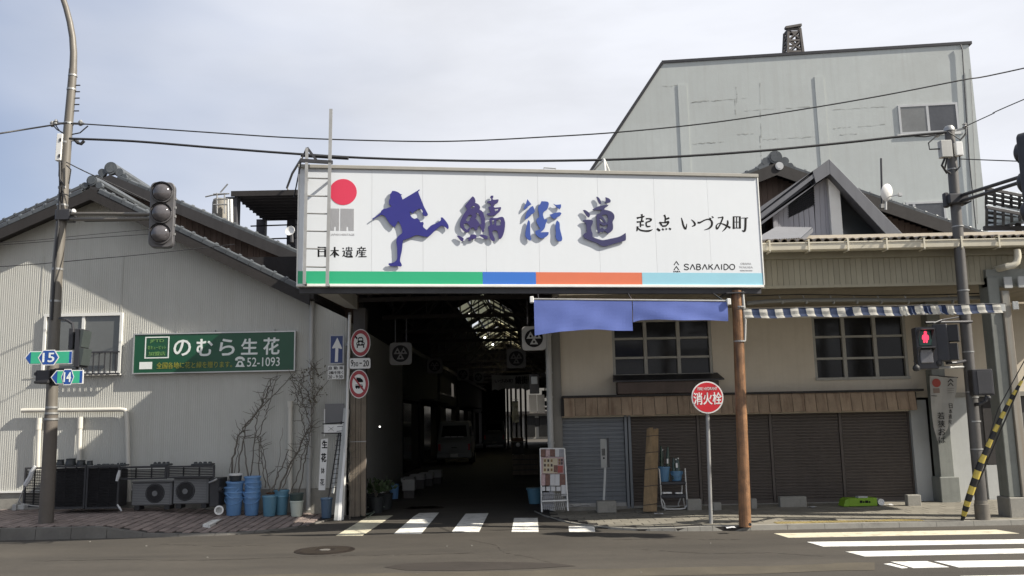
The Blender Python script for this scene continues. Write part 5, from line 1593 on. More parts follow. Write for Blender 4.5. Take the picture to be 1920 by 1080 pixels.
# ================================================================== behind: old tiled house, A-frame, big building
OH = Frame(onY(1455, 380, 21.5)); OHf = OH.off(.5)
oh = T('old_house', 'old tiled house with brown plank gable behind the covered walkway', 'house', OH.P(0, 0, -4))
pO = OHf.hit(1455, 303); eO = OHf.hit(1785, 416)
sO = slope_of(pO, eO)
uO, zO = pO
def oz(u): return zO - sO * abs(u - uO)
ul, ur = uO - 2.2, OHf.hit(1905, 455)[0]
for ue in (ul, ur):
    mb = MB(); mb.prism(OH, [(uO, zO - .05), (ue, oz(ue) - .05), (ue, oz(ue) - .16), (uO, zO - .16)], -7, .45); ob('roof_deck', mb, BARGE, oh)
    mb = MB(); mb.prism(OH, [(uO, zO - .03), (ue, oz(ue) - .03), (ue, oz(ue) - .34), (uO, zO - .34)], .455, .5); ob('barge_board', mb, BARGE, oh)
vt3 = verge_tile_mesh(.28, .06, TILE)
verge(OH, .42, uO, zO, ur, sO, oh, vt3, .28)
verge(OH, .42, uO, zO, ul, sO, oh, vt3, .28)
ridge_end(OH, uO, zO + .0, .42, .17, oh, TILE, 1.0)
mb = MB(); mb.disc(OH, uO + .07, zO - .12, .1, .5, .53, 18); mb.disc(OH, uO + .07, zO - .12, .07, .53, .54, 18); ob('round_vent', mb, ALU, oh)
mb = MB(); mb.prism(OH, [(ul + .3, 3), (ur - .3, 3), (ur - .3, oz(ur - .3) - .2), (uO, zO - .2), (ul + .3, oz(ul + .3) - .2)], -6.5, -.03); ob('wall', mb, BARGE, oh)
u = ul + .4
PLANK2 = mat('red_brown_planks', (0.155, 0.11, 0.085), rough=.8, var=.12, scale=3, streak=.3, perobj=.1)
while u < ur - .5:
    mb = MB(); zt_ = min(oz(u), oz(u + .14)) - .2
    if zt_ > 4.2: mb.box(OH, u + .003, u + .137, 4.0, zt_, 0, .02 + rnd.uniform(0, .005)); ob('plank', mb, PLANK2, oh)
    u += .14
# mast and dish
mast = T('aerial_mast', 'thin black aerial mast beside the white satellite dish', 'aerial', onY(1654, 380, 20.8))
mb = MB(); mb.tube([onY(1654, 385, 20.8), onY(1652, 297, 20.8)], .025, 6); ob('mast_rod', mb, DKMET, mast)
mb = MB(); p = onY(1654, 383, 20.8); mb.aabb(p.x - .05, p.x + .05, p.y - .05, p.y + .05, p.z - .1, p.z); ob('foot', mb, STEEL, mast)
dish = T('satellite_dish', 'large white satellite dish on the old tiled roof', 'satellite dish', onY(1664, 375, 20.6))
c = onY(1663, 361, 20.6)
mb = MB(); mb.lathe(c, (.35, -1, -.3), [(0, .05), (.06, .045), (.12, .03), (.17, .0), (.178, -.01), (.16, -.012), (0, .03)], 24)
dsh = ob('reflector', mb, SWHT, dish, smooth=True)
for v_ in dsh.data.vertices: v_.co.z = (v_.co.z - (c.z - ORG[dish.name].z)) * 1.18 + (c.z - ORG[dish.name].z)
mb = MB(); mb.beam(c + Vector((.02, .05, -.1)), c + Vector((.2, -.25, -.12)), .02, .02); q = c + Vector((.2, -.25, -.12)); mb.aabb(q.x - .04, q.x + .04, q.y - .04, q.y + .04, q.z - .04, q.z + .04); mb.beam(c + Vector((0, .06, 0)), c + Vector((-.02, .1, -.4)), .04, .04); ob('feed_arm', mb, ALU, dish)

# A-frame dormer
af = T('a_frame_dormer', 'modern grey A-frame dormer with louvre and dark glass above the tiled eaves', 'dormer', onY(1570, 450, 19.6))
FA = Frame(onY(1560, 400, 19.6)); 
GREYM = mat('grey_metal_cladding', (0.125, 0.13, 0.145), rough=.5, metal=.1, var=.06, scale=2, streak=.25)
LILAC = mat('pale_cladding', (0.32, 0.32, 0.35), rough=.55, var=.05, scale=2, perobj=.04, streak=.15)
H = lambda px, py, fr=FA: fr.hit(px, py)
FAf = FA.off(.35)
ap = H(1555, 298, FAf); ap_in = H(1556, 326, FAf)
mb = MB(); mb.prism(FA, [ap, H(1709, 455, FAf), H(1676, 455, FAf), ap_in], .05, .35); ob('roof_leg', mb, GREYM, af, bevel=.008)
mb = MB(); mb.prism(FA, [ap, ap_in, H(1530, 343, FAf), H(1524, 321, FAf)], .05, .349); ob('roof_leg', mb, GREYM, af)
for (a, b2, c_, d_) in (((1554, 300), (1526, 319), (1412, 408), (1408, 400)), ((1530, 322), (1532, 329), (1420, 416), (1416, 408)), ((1531, 343), (1524, 349), (1424, 424), (1424, 418))):
    mb = MB(); mb.prism(FA, [H(*a, FAf), H(*b2, FAf), H(*c_, FAf), H(*d_, FAf)], .1, .34); ob('eaves_strip', mb, GREYM, af)
mb = MB(); mb.prism(FA, [H(1553, 305), H(1415, 402), H(1415, 422), H(1552, 322)], -3, .05); ob('roof_slab', mb, GREYM, af)
mb = MB(); mb.prism(FA, [H(1557, 305), H(1700, 455), H(1680, 455), H(1558, 326)], -3, .049); ob('roof_slab', mb, GREYM, af)
# cladding boards on the left half
px = 1449.0
while px < 1552:
    a, b2 = px, min(px + 9.6, 1553)
    ty = lambda x: pl(x, [(1425, 420), (1532, 345), (1553, 330)])
    lo, hi = FA.hit(a, 452), FA.hit(b2, 452)
    inl = 1474 < (a + b2) / 2 < 1527
    if inl:
        ybl = lambda q: pl(q, [(1474, 410), (1527, 384)]); yb = ybl((a + b2) / 2)
        mb = MB(); mb.prism(FA, [(FA.hit(a, yb)[0] + .003, FA.hit(a, ybl(a))[1]), (FA.hit(a, yb)[0] + .003, 4.4), (FA.hit(b2, yb)[0] - .003, 4.4), (FA.hit(b2, yb)[0] - .003, FA.hit(b2, ybl(b2))[1])], -.05, .0)
    else:
        mb = MB(); mb.prism(FA, [(FA.hit(a, ty(a))[0] + .003, FA.hit(a, ty(a))[1]), (FA.hit(a, 430)[0] + .003, 4.4), (FA.hit(b2, 430)[0] - .003, 4.4), (FA.hit(b2, ty(b2))[0] - .003, FA.hit(b2, ty(b2))[1])], -.05, .0)
    ob('cladding_board', mb, LILAC, af); px += 9.6
lv = [H(1474, 384), H(1474, 410), H(1527, 385), H(1527, 349)]
mb = MB(); mb.prism(FA, lv, -.09, -.055); lou = ob('louvre', mb, DKMET, af)
for k in range(8):
    t = (k + .5) / 8
    a = (lv[0][0] + .01, lerp(lv[0][1], lv[1][1], t)); b2 = (lv[3][0] - .01, lerp(lv[3][1], lv[2][1], t))
    mb = MB(); mb.hexa([FA.P(a[0], a[1] - .015, .01), FA.P(b2[0], b2[1] - .022, .01), FA.P(b2[0], b2[1] + .01, -.05), FA.P(a[0], a[1] + .01, -.05), FA.P(a[0], a[1] - .010, .01), FA.P(b2[0], b2[1] - .017, .01), FA.P(b2[0], b2[1] + .015, -.05), FA.P(a[0], a[1] + .015, -.05)]); ob('slat', mb, DKMET, lou)
u0, u1, v0, v1 = FA.rect(1553, 335, 1574, 455)
mb = MB(); mb.box(FA, u0, u1, v0, v1, -.06, .12); ob('white_pillar', mb, WHITEM, af, bevel=.008)
mb = MB(); mb.prism(FA, [H(1575, 340), H(1575, 452), H(1680, 452)], -.5, -.42); ob('glass', mb, mat('dormer_glass', (.075, .085, .095), rough=.18, var=.15, scale=1.0, spec=.6), af)
mb = MB(); mb.box(FA, H(1575, 440)[0], H(1672, 440)[0], H(1600, 442)[1], H(1600, 438)[1], -.41, -.38); ob('glazing_bar', mb, DKMET, af)
# small corrugated porch roof at its foot
pr_ = T('porch_roof', 'small corrugated metal porch roof below the louvre', 'porch roof', onY(1478, 445, 17.6))
mb = MB()
A, B, C_, D_ = onY(1410, 452, 17.0), onY(1500, 447, 17.0), onY(1522, 427, 18.5), onY(1455, 426, 18.5)
N_ = 40
for i in range(N_):
    t0, t1 = i / N_, (i + 1) / N_
    e0 = Vector((0, 0, .02 * (i % 2))); e1 = Vector((0, 0, .02 * ((i + 1) % 2)))
    mb.quad(A.lerp(B, t0) + e0, A.lerp(B, t1) + e1, D_.lerp(C_, t1) + e1, D_.lerp(C_, t0) + e0)
ob('corrugated_sheet', mb, GREYM, pr_, recalc=False)
mb = MB(); mb.beam(A - Vector((0, 0, .05)), B - Vector((0, 0, .05)), .05, .08); mb.beam(B - Vector((0, 0, .05)), C_ - Vector((0, 0, .05)), .05, .08); ob('edge_beam', mb, GREYM, pr_)
# roof pieces left of the dormer, peeking past the sign
mb = MB(); mb.box(FA, H(1405, 430)[0], H(1449, 430)[0], 4.4, H(1440, 404)[1], -.6, -.5); ob('rear_panel', mb, DKMET, af)

# the big building
yawB = math.atan(.103)
FB = Frame(onY(1820, 300, 28.5), -yawB)
bigb = T('white_block', 'large blank grey white building with cut-off upper corner on the skyline', 'building', FB.P(-6, 0, -4))
hp = lambda x, y: FB.hit(x, y)
uR = hp(1823, 150)[0]
ptl = hp(1244, 119); ptr = (uR, hp(1820, 83)[1]); plb = hp(1110, 322)
sl = (ptl[1] - plb[1]) / (ptl[0] - plb[0])
ucut = plb[0] - .6
mb = MB(); mb.prism(FB, [ptl, (ucut, ptl[1] + (ucut - ptl[0]) * sl), (ucut, 0), (uR, 0), ptr], -9, 0); ob('wall', mb, BIGW, bigb)
th = .1
mb = MB(); mb.prism(FB, [(ptl[0] - .02, ptl[1] + .002), (ptr[0] + .1, ptr[1] + .002), (ptr[0] + .1, ptr[1] + th), (ptl[0] - .06, ptl[1] + th)], -9.1, .04); ob('parapet_coping', mb, DKMET, bigb)
n_ = Vector((-sl, 1)).normalized()
q0, q1 = Vector(ptl), Vector((plb[0] - 1.2, plb[1] - 1.2 * sl))
mb = MB(); mb.prism(FB, [tuple(q0 + n_ * .002), tuple(q0 + n_ * th), tuple(q1 + n_ * th), tuple(q1 + n_ * .002)], -9.1, .04); ob('slope_coping', mb, DKMET, bigb)
for x0, x1, yt, yb in ((1277, 1294, 158, 420), (1537, 1554, 143, 420)):
    u0, u1, v0, v1 = FB.rect(x0, yt, x1, yb)
    mb = MB(); mb.box(FB, u0, u1, 4, v1, .0015, .022); ob('pilaster', mb, BIGW, bigb)
def bwin(rc, split, m1, m2):
    u0, u1, v0, v1 = FB.rect(*rc)
    mb = MB(); f = .07
    mb.box(FB, u0, u1, v0, v0 + f, .002, .035); mb.box(FB, u0, u1, v1 - f, v1, .002, .035); mb.box(FB, u0, u0 + f, v0 + f, v1 - f, .002, .035); mb.box(FB, u1 - f, u1, v0 + f, v1 - f, .002, .035)
    us = lerp(u0, u1, split); mb.box(FB, us - .04, us + .04, v0 + f, v1 - f, .002, .03)
    w = ob('window', mb, ALU, bigb)
    for (a, b2), m in (((u0 + f, us - .04), m1), ((us + .04, u1 - f), m2)):
        mb = MB(); mb.box(FB, a, b2, v0 + f, v1 - f, .002, .02); ob('pane', mb, m, w)
    mb = MB(); mb.box(FB, u0 - .1, u1 + .1, v0 - .08, v0 - .002, .002, .04); ob('window_sill', mb, WHITEM, bigb)
G2 = mat('curtained_glass', (.2, .205, .2), rough=.2, var=.2, scale=.9, spec=.6)
G3 = mat('smoky_glass', (.075, .078, .085), rough=.1, var=.3, scale=.8, spec=.7)
bwin((1685, 195, 1797, 250), .49, G2, G3)
bwin((1700, 378, 1774, 425), .2, G3, G3)
# hairline cracks and seams, slightly proud repairs
mb = MB()
for seg in ([(1380, 163), (1382, 180), (1381, 200)], [(1425, 155), (1426, 220), (1428, 262)], [(1296, 192), (1330, 190), (1362, 188)], [(1378, 188), (1380, 222)], [(1297, 192), (1340, 188), (1408, 184)], [(1396, 208), (1440, 205), (1530, 200)], [(1298, 270), (1330, 268), (1362, 266)], [(1383, 252), (1423, 250)], [(1430, 262), (1470, 260), (1538, 256)],
            [(1562, 206), (1620, 202), (1670, 200)], [(1562, 241), (1600, 238), (1668, 233)], [(1575, 253), (1612, 250)], [(1242, 162), (1255, 162), (1280, 158)], [(1425, 255), (1427, 290), (1430, 310)]):
    pts = []
    for (xa_, ya_), (xb_, yb_) in zip(seg, seg[1:]):
        for k in range(8): pts.append((lerp(xa_, xb_, k / 8), lerp(ya_, yb_, k / 8) + rnd.uniform(-1, 1)))
    for a, b2 in zip(pts, pts[1:]):
        if rnd.random() < .12: continue
        w_ = rnd.uniform(.006, .034) * rnd.choice((.4, 1, 1))
        ua_, va_ = hp(*a); ub_, vb_ = hp(*b2)
        dx, dy = ub_ - ua_, vb_ - va_; l = math.hypot(dx, dy); nx, ny = -dy / l * w_ / 2, dx / l * w_ / 2
        mb.quad(FB.P(ua_ - nx, va_ - ny, .004), FB.P(ub_ - nx, vb_ - ny, .004), FB.P(ub_ + nx, vb_ + ny, .004), FB.P(ua_ + nx, va_ + ny, .004))
ob('crack_line', mb, mat('crack_stain', (.40, .41, .38), rough=.9, var=.3, scale=3), bigb)['kind'] = 'stuff'
mb = MB(); mb.tube([FB.P(*hp(1800, 85), .06), FB.P(*hp(1803, 95), .06), FB.P(*hp(1807, 160), .06), FB.P(*hp(1816, 300), .06), FB.P(*hp(1829, 432), .06)], .018, 6); ob('wall_cable', mb, DKMET, bigb)
mb = MB(); mb.tube([FB.P(*hp(1818, 130), .04), FB.P(*hp(1822, 200), .04), FB.P(*hp(1832, 420), .04)], .012, 6); ob('wall_cable', mb, STEEL, bigb)
u0 = uR - .0
mb = MB(); v1 = hp(1825, 132)[1]; mb.box(FB, uR + .002, uR + .12, 0, v1, -8, -.3); ob('side_strip', mb, PALEP, bigb)
# lattice tower on its roof
tw = T('lattice_tower', 'short rusty lattice tower stub on top of the white block', 'tower', onY(1491, 100, 33))
FT = Frame((0, 33))
mb = MB()
base = [hpT for hpT in (FT.hit(1476, 104), FT.hit(1507, 101))]
zb = base[0][1] - .3
xa0, xb0 = base[0][0], base[1][0]; xa1, xb1 = FT.hit(1478, 58)[0], FT.hit(1500, 53)[0]
zt_ = FT.hit(1490, 55)[1]
LT = mat('tower_steel', (.1, .09, .085), rough=.7, var=.25, scale=4)
def cor(t, i):
    x0_, x1_ = lerp(xa0, xa1, t), lerp(xb0, xb1, t); w_ = x1_ - x0_
    return Vector([(x0_, 33, lerp(zb, zt_, t)), (x1_, 33, lerp(zb, zt_, t)), (x1_, 33 + w_, lerp(zb, zt_, t)), (x0_, 33 + w_, lerp(zb, zt_, t))][i])
for i in range(4):
    mb = MB(); mb.beam(cor(0, i), cor(1.03, i), .09, .09); ob('leg', mb, LT, tw)
for k in range(4):
    for i in range(4):
        j = (i + 1) % 4
        mb = MB(); mb.beam(cor(k / 3, i), cor(k / 3, j), .07, .07); ob('ring_bar', mb, LT, tw)
        if k < 3:
            mb = MB(); mb.beam(cor(k / 3, i), cor((k + 1) / 3, j), .06, .06); mb.beam(cor(k / 3, j), cor((k + 1) / 3, i), .05, .05); ob('brace', mb, LT, tw)
mb = MB(); a = cor(1.04, 0); b2 = cor(1.04, 1); mb.beam(a + Vector((-.12, 0, 0)), b2 + Vector((.05, 0, .1)), .2, .09); mb.beam(cor(1.04, 3), cor(1.04, 2), .2, .09); ob('top_plate', mb, LT, tw)

# pergola roofs at the far right
pg = T('lattice_pergola', 'dark lattice pergola with pale panels beyond the right signal', 'pergola', onY(1890, 430, 24))
PGM = mat('pergola_wood', (.06, .055, .055), rough=.7, var=.2)
PAN = mat('polycarbonate_panel', (.72, .74, .75), rough=.3, var=.05)
def lattice(c4, nu, nv, nm):
    A, B, C_, D_ = c4
    at = lambda s, t: A.lerp(B, s).lerp(D_.lerp(C_, s), t)
    for i in range(nu + 1):
        mb = MB(); mb.beam(at(i / nu, 0), at(i / nu, 1), .07, .09); ob('rafter', mb, PGM, pg)
    for j in range(nv + 1):
        mb = MB(); mb.beam(at(0, j / nv) + Vector((0, 0, .05)), at(1, j / nv) + Vector((0, 0, .05)), .07, .07); ob('batten', mb, PGM, pg)
    up_v = Vector((0, 0, .1))
    mb = MB(); mb.hexa([A + up_v, B + up_v, C_ + up_v, D_ + up_v] + [x + up_v * 1.2 for x in (A, B, C_, D_)]); ob('clear_sheet', mb, cloth_mat('clear_sheet', (.8, .83, .85), .8), pg)
lattice([onY(1849, 357, 23.5), onY(1990, 385, 23.5), onY(1990, 415, 25), onY(1849, 390, 25)], 9, 4, 'a')
lattice([onY(1850, 392, 23.5), onY(1990, 420, 23.5), onY(1990, 410, 25), onY(1850, 430, 25)], 9, 4, 'b')
for px in (1905, 1960):
    mb = MB(); a = onY(px, 405, 24.4); mb.aabb(a.x - .06, a.x + .06, 24.3, 24.42, 5, a.z); ob('post', mb, PGM, pg)
mb = MB(); a = onY(1845, 428, 24.3); b2 = onY(1990, 428, 24.3); mb.beam(a, b2, .12, .12); ob('beam', mb, PGM, pg)
lb = T('low_white_roof', 'low building with pale parapet below the pergola', 'building', onY(1880, 460, 22.8))
mb = MB(); a = onY(1848, 462, 23); mb.aabb(a.x - .2, a.x + 6, 23, 26, 3, onY(1880, 441, 23).z); ob('parapet', mb, PALEP, lb)
mb = MB(); mb.hexa([onY(1880, 458, 21), onY(2000, 452, 21), onY(2000, 425, 23), onY(1905, 448, 23)] + [p + Vector((0, 0, .1)) for p in (onY(1880, 458, 21), onY(2000, 452, 21), onY(2000, 425, 23), onY(1905, 448, 23))]); ob('roof', mb, TILE, lb)
# ================================================================== left lamp post and what hangs on it
YP = 15.55
pbase = onZ(86, 983, .18); YP = pbase.y
lp = T('street_lamp', 'tall brown street lamp post with curved arm at the left kerb', 'street lamp', pbase)
P = lambda x, y, d=0.0: onY(x, y, YP - d)
mb = MB(); pts = [Vector((P(86, 983).x, YP, .12)), P(92, 870), P(96, 774)]; mb.tube(pts, [.125, .118, .112], 20); ob('pole_sleeve', mb, SLEEVE, lp, smooth=True)
mb = MB(); mb.tube([P(96, 776), P(101, 640), P(108, 500), P(118, 380), P(126, 260), P(133, 180), P(137, 130)], [.102, .098, .093, .088, .083, .078, .074], 20); ob('pole', mb, POLEM, lp, smooth=True)
mb = MB(); mb.tube([P(137, 132), P(138, 100), P(136, 70), P(131, 42), P(124, 15), P(115, -12), P(100, -45), P(70, -80), P(20, -110), P(-40, -130)], [.068, .064, .06, .057, .054, .052, .05, .048, .046, .045], 14); ob('lamp_arm', mb, POLEM, lp, smooth=True)
for x, y, r in ((136.5, 142, .082), (134, 168, .085), (128.5, 232, .09), (124, 268, .09), (119, 352, .093), (117, 385, .1), (108, 505, .1), (104, 565, .104), (97, 775, .12), (96.5, 786, .12), (97.5, 764, .112)):
    mb = MB(); p = P(x, y); mb.tube([p - Vector((0, 0, .018)), p + Vector((0, 0, .018))], r, 18); ob('band', mb, STEEL, lp, smooth=True)
mb = MB()
for k in range(5):
    p = P(143.5 - k * .6, 160 + k * 12); mb.tube([p - Vector((.02, 0, 0)), p + Vector((.07, 0, 0))], .012, 6)
ob('step_bolt', mb, DKMET, lp)
u = P(114, 277)
mb = MB(); mb.beam(P(116.5, 252, .05) + Vector((-.02, 0, 0)), P(112.5, 302, .05) + Vector((-.02, 0, 0)), .11, .1, up=Vector((0, 1, 0))); bx_ = ob('junction_box', mb, SWHT, lp, bevel=.008)
mb = MB()
for py in (262, 292): 
    p = P(114.5 - (py - 262) * .06, py, .105); mb.aabb(p.x - .03, p.x + .0, p.y - .005, p.y + .01, p.z - .03, p.z + .03)
ob('latch', mb, DKMET, bx_)
mb = MB()
mb.tube([P(112, 304, .08), P(111, 330, .1), P(118, 345, .12), P(117, 380, .11)], .016, 6)
mb.tube([P(112, 304, .1), P(113, 350, .11), P(111, 400, .11), P(105, 470, .1), P(101, 540, .1), P(97, 600, .1)], .022, 8)
mb.tube([P(129, 345, .1), P(133, 318, .12), P(125, 310, .1)], .012, 6)
ob('cable', mb, WIREM, lp)
mb = MB()
for x, y in ((105, 229), (151, 230), (98, 232)):
    p = P(x, y); mb.lathe(p - Vector((0, 0, .06)), (0, 0, 1), [(.02, 0), (.045, .02), (.03, .05), (.045, .07), (.02, .11)], 10)
mb.beam(P(97, 231), P(158, 232), .035, .035)
mb.beam(P(120, 264), P(148, 263), .03, .03)
ob('insulator', mb, STEEL, lp)
mb = MB()
mb.tube([P(98, 233), P(107, 243), P(118, 249), P(135, 252), P(150, 249), P(165, 236)], .012, 6)
mb.tube([P(104, 234), P(112, 246), P(122, 253)], .01, 6)
mb.tube([P(140, 262), P(146, 268), P(152, 270), P(158, 264)], .03, 8)
ob('cable_loop', mb, WIREM, lp)

# left traffic light
tl = T('traffic_light', 'unlit three lens traffic light hung on twin arms from the left post', 'traffic light', onY(303, 465, 15.2))
FT1 = Frame((0, 15.15), R(-9))
# keep the frame through the housing centre
c = onY(303, 402, 15.15); FT1 = Frame((c.x, c.y), R(10))
HOUS = mat('signal_housing', (.085, .082, .085), rough=.45, var=.12, scale=4)
def rounded(u0, u1, v0, v1, r, n=6):
    pts = []
    for cx, cy, a0_ in ((u1 - r, v1 - r, 0), (u0 + r, v1 - r, 90), (u0 + r, v0 + r, 180), (u1 - r, v0 + r, 270)):
        for k in range(n + 1):
            a = R(a0_ + 90 * k / n); pts.append((cx + r * math.cos(a), cy + r * math.sin(a)))
    return pts
hw_, hh_ = .205, .59
mb = MB(); mb.prism(FT1, rounded(-hw_, hw_, c.z - hh_, c.z + hh_, .1), -.16, 0); ob('housing', mb, HOUS, tl, bevel=.012)
LENS = mat('unlit_lens', (.085, .08, .085), rough=.07, var=.3, scale=7, spec=.7)
for py, px in ((361.5, 304), (400, 301.5), (439, 299)):
    v = onY(px, py, 15.15).z
    mb = MB(); mb.lathe(FT1.P(0, v, .001), FT1.n, [(.185, 0), (.185, .045), (.165, .05), (.165, .02)], 28); ob('lens_ring', mb, HOUS, tl, smooth=True)
    mb = MB(); mb.lathe(FT1.P(0, v, .0), FT1.n, [(.163, .015), (.155, .06), (.13, .095), (.09, .118), (.04, .13), (0, .132)], 28); ob('lens', mb, LENS, tl, smooth=True)
    mb = MB()
    n_ = 14; A = []; B = []
    for k in range(n_ + 1):
        w_ = R(15 + 150 * k / n_); A.append(FT1.P(.19 * math.cos(w_), v + .19 * math.sin(w_), .03)); B.append(FT1.P(.19 * math.cos(w_), v + .19 * math.sin(w_) - .006, .07 + .03 * math.sin(w_)))
    for k in range(n_): mb.quad(A[k], A[k + 1], B[k + 1], B[k])
    ob('visor', mb, HOUS, tl, smooth=True)
mb = MB(); mb.tube([P(120, 401, -.0), onY(200, 401, 15.4), onY(285, 402, 15.32)], .032, 8); ob('arm', mb, POLEM, tl, smooth=True)
mb = MB(); mb.tube([P(119, 411, 0), onY(200, 411.5, 15.4), onY(285, 410, 15.32)], .032, 8); ob('arm', mb, POLEM, tl, smooth=True)
mb = MB(); p = P(122, 404); mb.aabb(p.x - .13, p.x + .16, p.y - .13, p.y + .13, p.z - .12, p.z + .1); ob('arm_clamp', mb, DKMET, tl, bevel=.02)
mb = MB(); mb.tube([P(125, 400, .1), P(160, 415, .05), onY(230, 414, 15.4), onY(285, 411, 15.3)], .012, 6); ob('cable', mb, WIREM, tl)
p = P(138, 396, .1)
mb = MB(); mb.lathe(p - Vector((0, 0, .05)), (0, 0, 1), [(.02, 0), (.045, .03), (.045, .06), (.02, .09)], 12); ob('insulator', mb, SWHT, tl)
mb = MB()
for k in range(5):
    p = FT1.P(hw_ + .012, c.z + .3 - k * .16, -.05); mb.aabb(p.x - .01, p.x + .015, p.y - .02, p.y + .02, p.z - .02, p.z + .02)
ob('hinge', mb, STEEL, tl)

# pedestrian signal seen edge-on, control box, route signs
ps_ = T('pedestrian_signal', 'black pedestrian signal seen from its side on the left post', 'pedestrian signal', onY(143, 700, 15.3))
def bxpx(x0, y0, x1, y1, Y, dep, m, nm, par, bev=.01):
    a, b2 = onY(x0, (y0 + y1) / 2, Y), onY(x1, (y0 + y1) / 2, Y); t_, bo = onY((x0 + x1) / 2, y0, Y).z, onY((x0 + x1) / 2, y1, Y).z
    mb = MB(); mb.aabb(a.x, b2.x, Y, Y + dep, bo, t_); return ob(nm, mb, m, par, bevel=bev)
bxpx(128, 615, 137, 655, 15.25, .3, DKMET, 'bracket_box', ps_)
bxpx(139, 616, 150, 688, 15.2, .32, DKMET, 'housing', ps_)
for yb_, nm in ((618, 'visor'), (652, 'visor')):
    mb = MB()
    a = onY(150, yb_, 15.2); b2 = onY(157, yb_ + 1, 15.2); c_ = onY(151.5, yb_ + 32, 15.2)
    d_ = Vector((0, .3, 0))
    mb.hexa([onY(149, yb_ + 33, 15.2), c_, c_ + d_, onY(149, yb_ + 33, 15.2) + d_, onY(149, yb_, 15.2), b2, b2 + d_, onY(149, yb_, 15.2) + d_]); ob('visor', mb, mat('visor_green_black', (.05, .06, .058), rough=.4, var=.15), ps_)
mb = MB(); mb.tube([P(112, 597, .1), onY(125, 600, 15.3), onY(136, 607, 15.3), onY(137, 616, 15.3)], .025, 8); ob('arm', mb, DKMET, ps_)
mb = MB(); mb.tube([onY(145, 688, 15.3), onY(143, 694, 15.3), onY(110, 693, 15.4), P(104, 693, .05)], .025, 8); ob('arm', mb, DKMET, ps_)
cbx = T('speaker_box', 'small black box strapped low on the left post behind the route signs', 'box', onY(82, 718, 15.3))
bxpx(66, 694, 92, 719, 15.3, .25, DKMET, 'case', cbx)
bxpx(63, 698, 67, 704, 15.28, .2, DKMET, 'lug', cbx); bxpx(63, 714, 90, 719, 15.27, .26, BLACK, 'lower_flange', cbx)
bxpx(92, 692, 106, 723, 15.4, .1, DKMET, 'strap', cbx)
def route(x0, x1, y0, y1, cx, num, Y, label, ang):
    c = onY((x0 + x1) / 2, (y0 + y1) / 2, Y)
    fr = Frame((c.x, c.y), ang)
    u0, u1, v0, v1 = fr.rect(x0, y0, x1, y1)
    t = T('route_sign', label, 'road sign', c)
    vm = (v0 + v1) / 2; h = (v1 - v0) / 2
    tip = h * .75
    out = [(u0, vm), (u0 + tip, v0), (u1, v0), (u1, v1), (u0 + tip, v1)]
    mb = MB(); mb.prism(fr, out, -.02, 0); ob('plate', mb, SWHT, t)
    sh = lambda k: [(u0 + k * 1.3, vm), (u0 + tip + k * .5, v0 + k), (u1 - k, v0 + k), (u1 - k, v1 - k), (u0 + tip + k * .5, v1 - k)]
    mb = MB(); mb.prism(fr, sh(h * .13), .001, .003); ob('blue_ends', mb, SBLU, t)
    mb = MB(); mb.box(fr, u0 + tip * 1.25, u1 - h * .5, v0 + h * .13, v1 - h * .13, .0035, .005); ob('green_field', mb, RTGR, t)
    cu = fr.hit(cx, (y0 + y1) / 2)[0]
    hx = lambda r, ry: [(cu - r, vm), (cu - r * .55, vm - ry), (cu + r * .55, vm - ry), (cu + r, vm), (cu + r * .55, vm + ry), (cu - r * .55, vm + ry)]
    rx = (u1 - u0) * (.2 if num == '15' else .18)
    mb = MB(); mb.prism(fr, hx(rx * 1.12, h * 1.16), .0055, .007); ob('shield_border', mb, SWHT, t)
    mb = MB(); mb.prism(fr, hx(rx, h * 1.03), .0075, .009); ob('route_shield', mb, SBLU, t)
    text(num, fr, (cu - rx * .62, cu + rx * .58, vm - h * .68, vm + h * .68), .0105, WHITEL, t, bold=.03)
    mb = MB(); p = fr.P(cu, vm, -.02); mb.beam(p, Vector((P(102, (y0 + y1) / 2).x, YP, p.z)), .05, .05); ob('mount', mb, STEEL, t)
route(46, 136, 658, 683, 91.5, '15', 15.2, 'green arrow route sign numbered 15 on the left post', R(2))
route(95, 156, 694, 720, 127, '14', 15.15, 'smaller green arrow route sign numbered 14 on the left post', R(4))

# ================================================================== overhead wires
def wire(label, pts, Ys, r=.012, name='overhead_wire', grp=None):
    P3 = [onY(x, y, Y) for (x, y), Y in zip(pts, Ys)]
    # smooth
    out = []
    for i in range(len(P3) - 1):
        p0, p1, p2, p3 = P3[max(i - 1, 0)], P3[i], P3[i + 1], P3[min(i + 2, len(P3) - 1)]
        for k in range(6):
            t = k / 6
            out.append(.5 * (2 * p1 + (p2 - p0) * t + (2 * p0 - 5 * p1 + 4 * p2 - p3) * t * t + (3 * p1 - p0 - 3 * p2 + p3) * t ** 3))
    out.append(P3[-1])
    mb = MB(); mb.tube(out, r, 5)
    return tag(ob(name, mb, WIREM, smooth=True), label, 'wire', grp)
YS = 11.9
wire('upper black wire running over the big sign and up past the white block', [(133, 231), (240, 238), (400, 249), (560, 259), (760, 265), (880, 264), (1020, 257), (1160, 248), (1320, 232), (1480, 209), (1640, 182), (1800, 151), (1960, 119), (3000, -120)], [15.5, 15.45, 15.4, 15.35, 15.3, 15.25, 15.2, 15.1, 15.0, 14.95, 14.9, 14.8, 14.7, 12.5], .013)
wire('thicker lower wire from left post across the top of the sign to the right pole', [(130, 260), (250, 265), (400, 277), (560, 289), (700, 297), (900, 302), (1130, 300), (1300, 292), (1450, 281), (1600, 266), (1690, 256), (1775, 248)], [15.5, 15.45, 15.4, 15.3, 15.2, 15.1, 15.0, 14.85, 14.7, 14.6, 14.5, 14.4], .023)
wire('splice sleeve on the lower wire above the ladder', [(565, 291), (610, 294), (653, 296.5)], [15.27, 15.22, 15.18], .038)
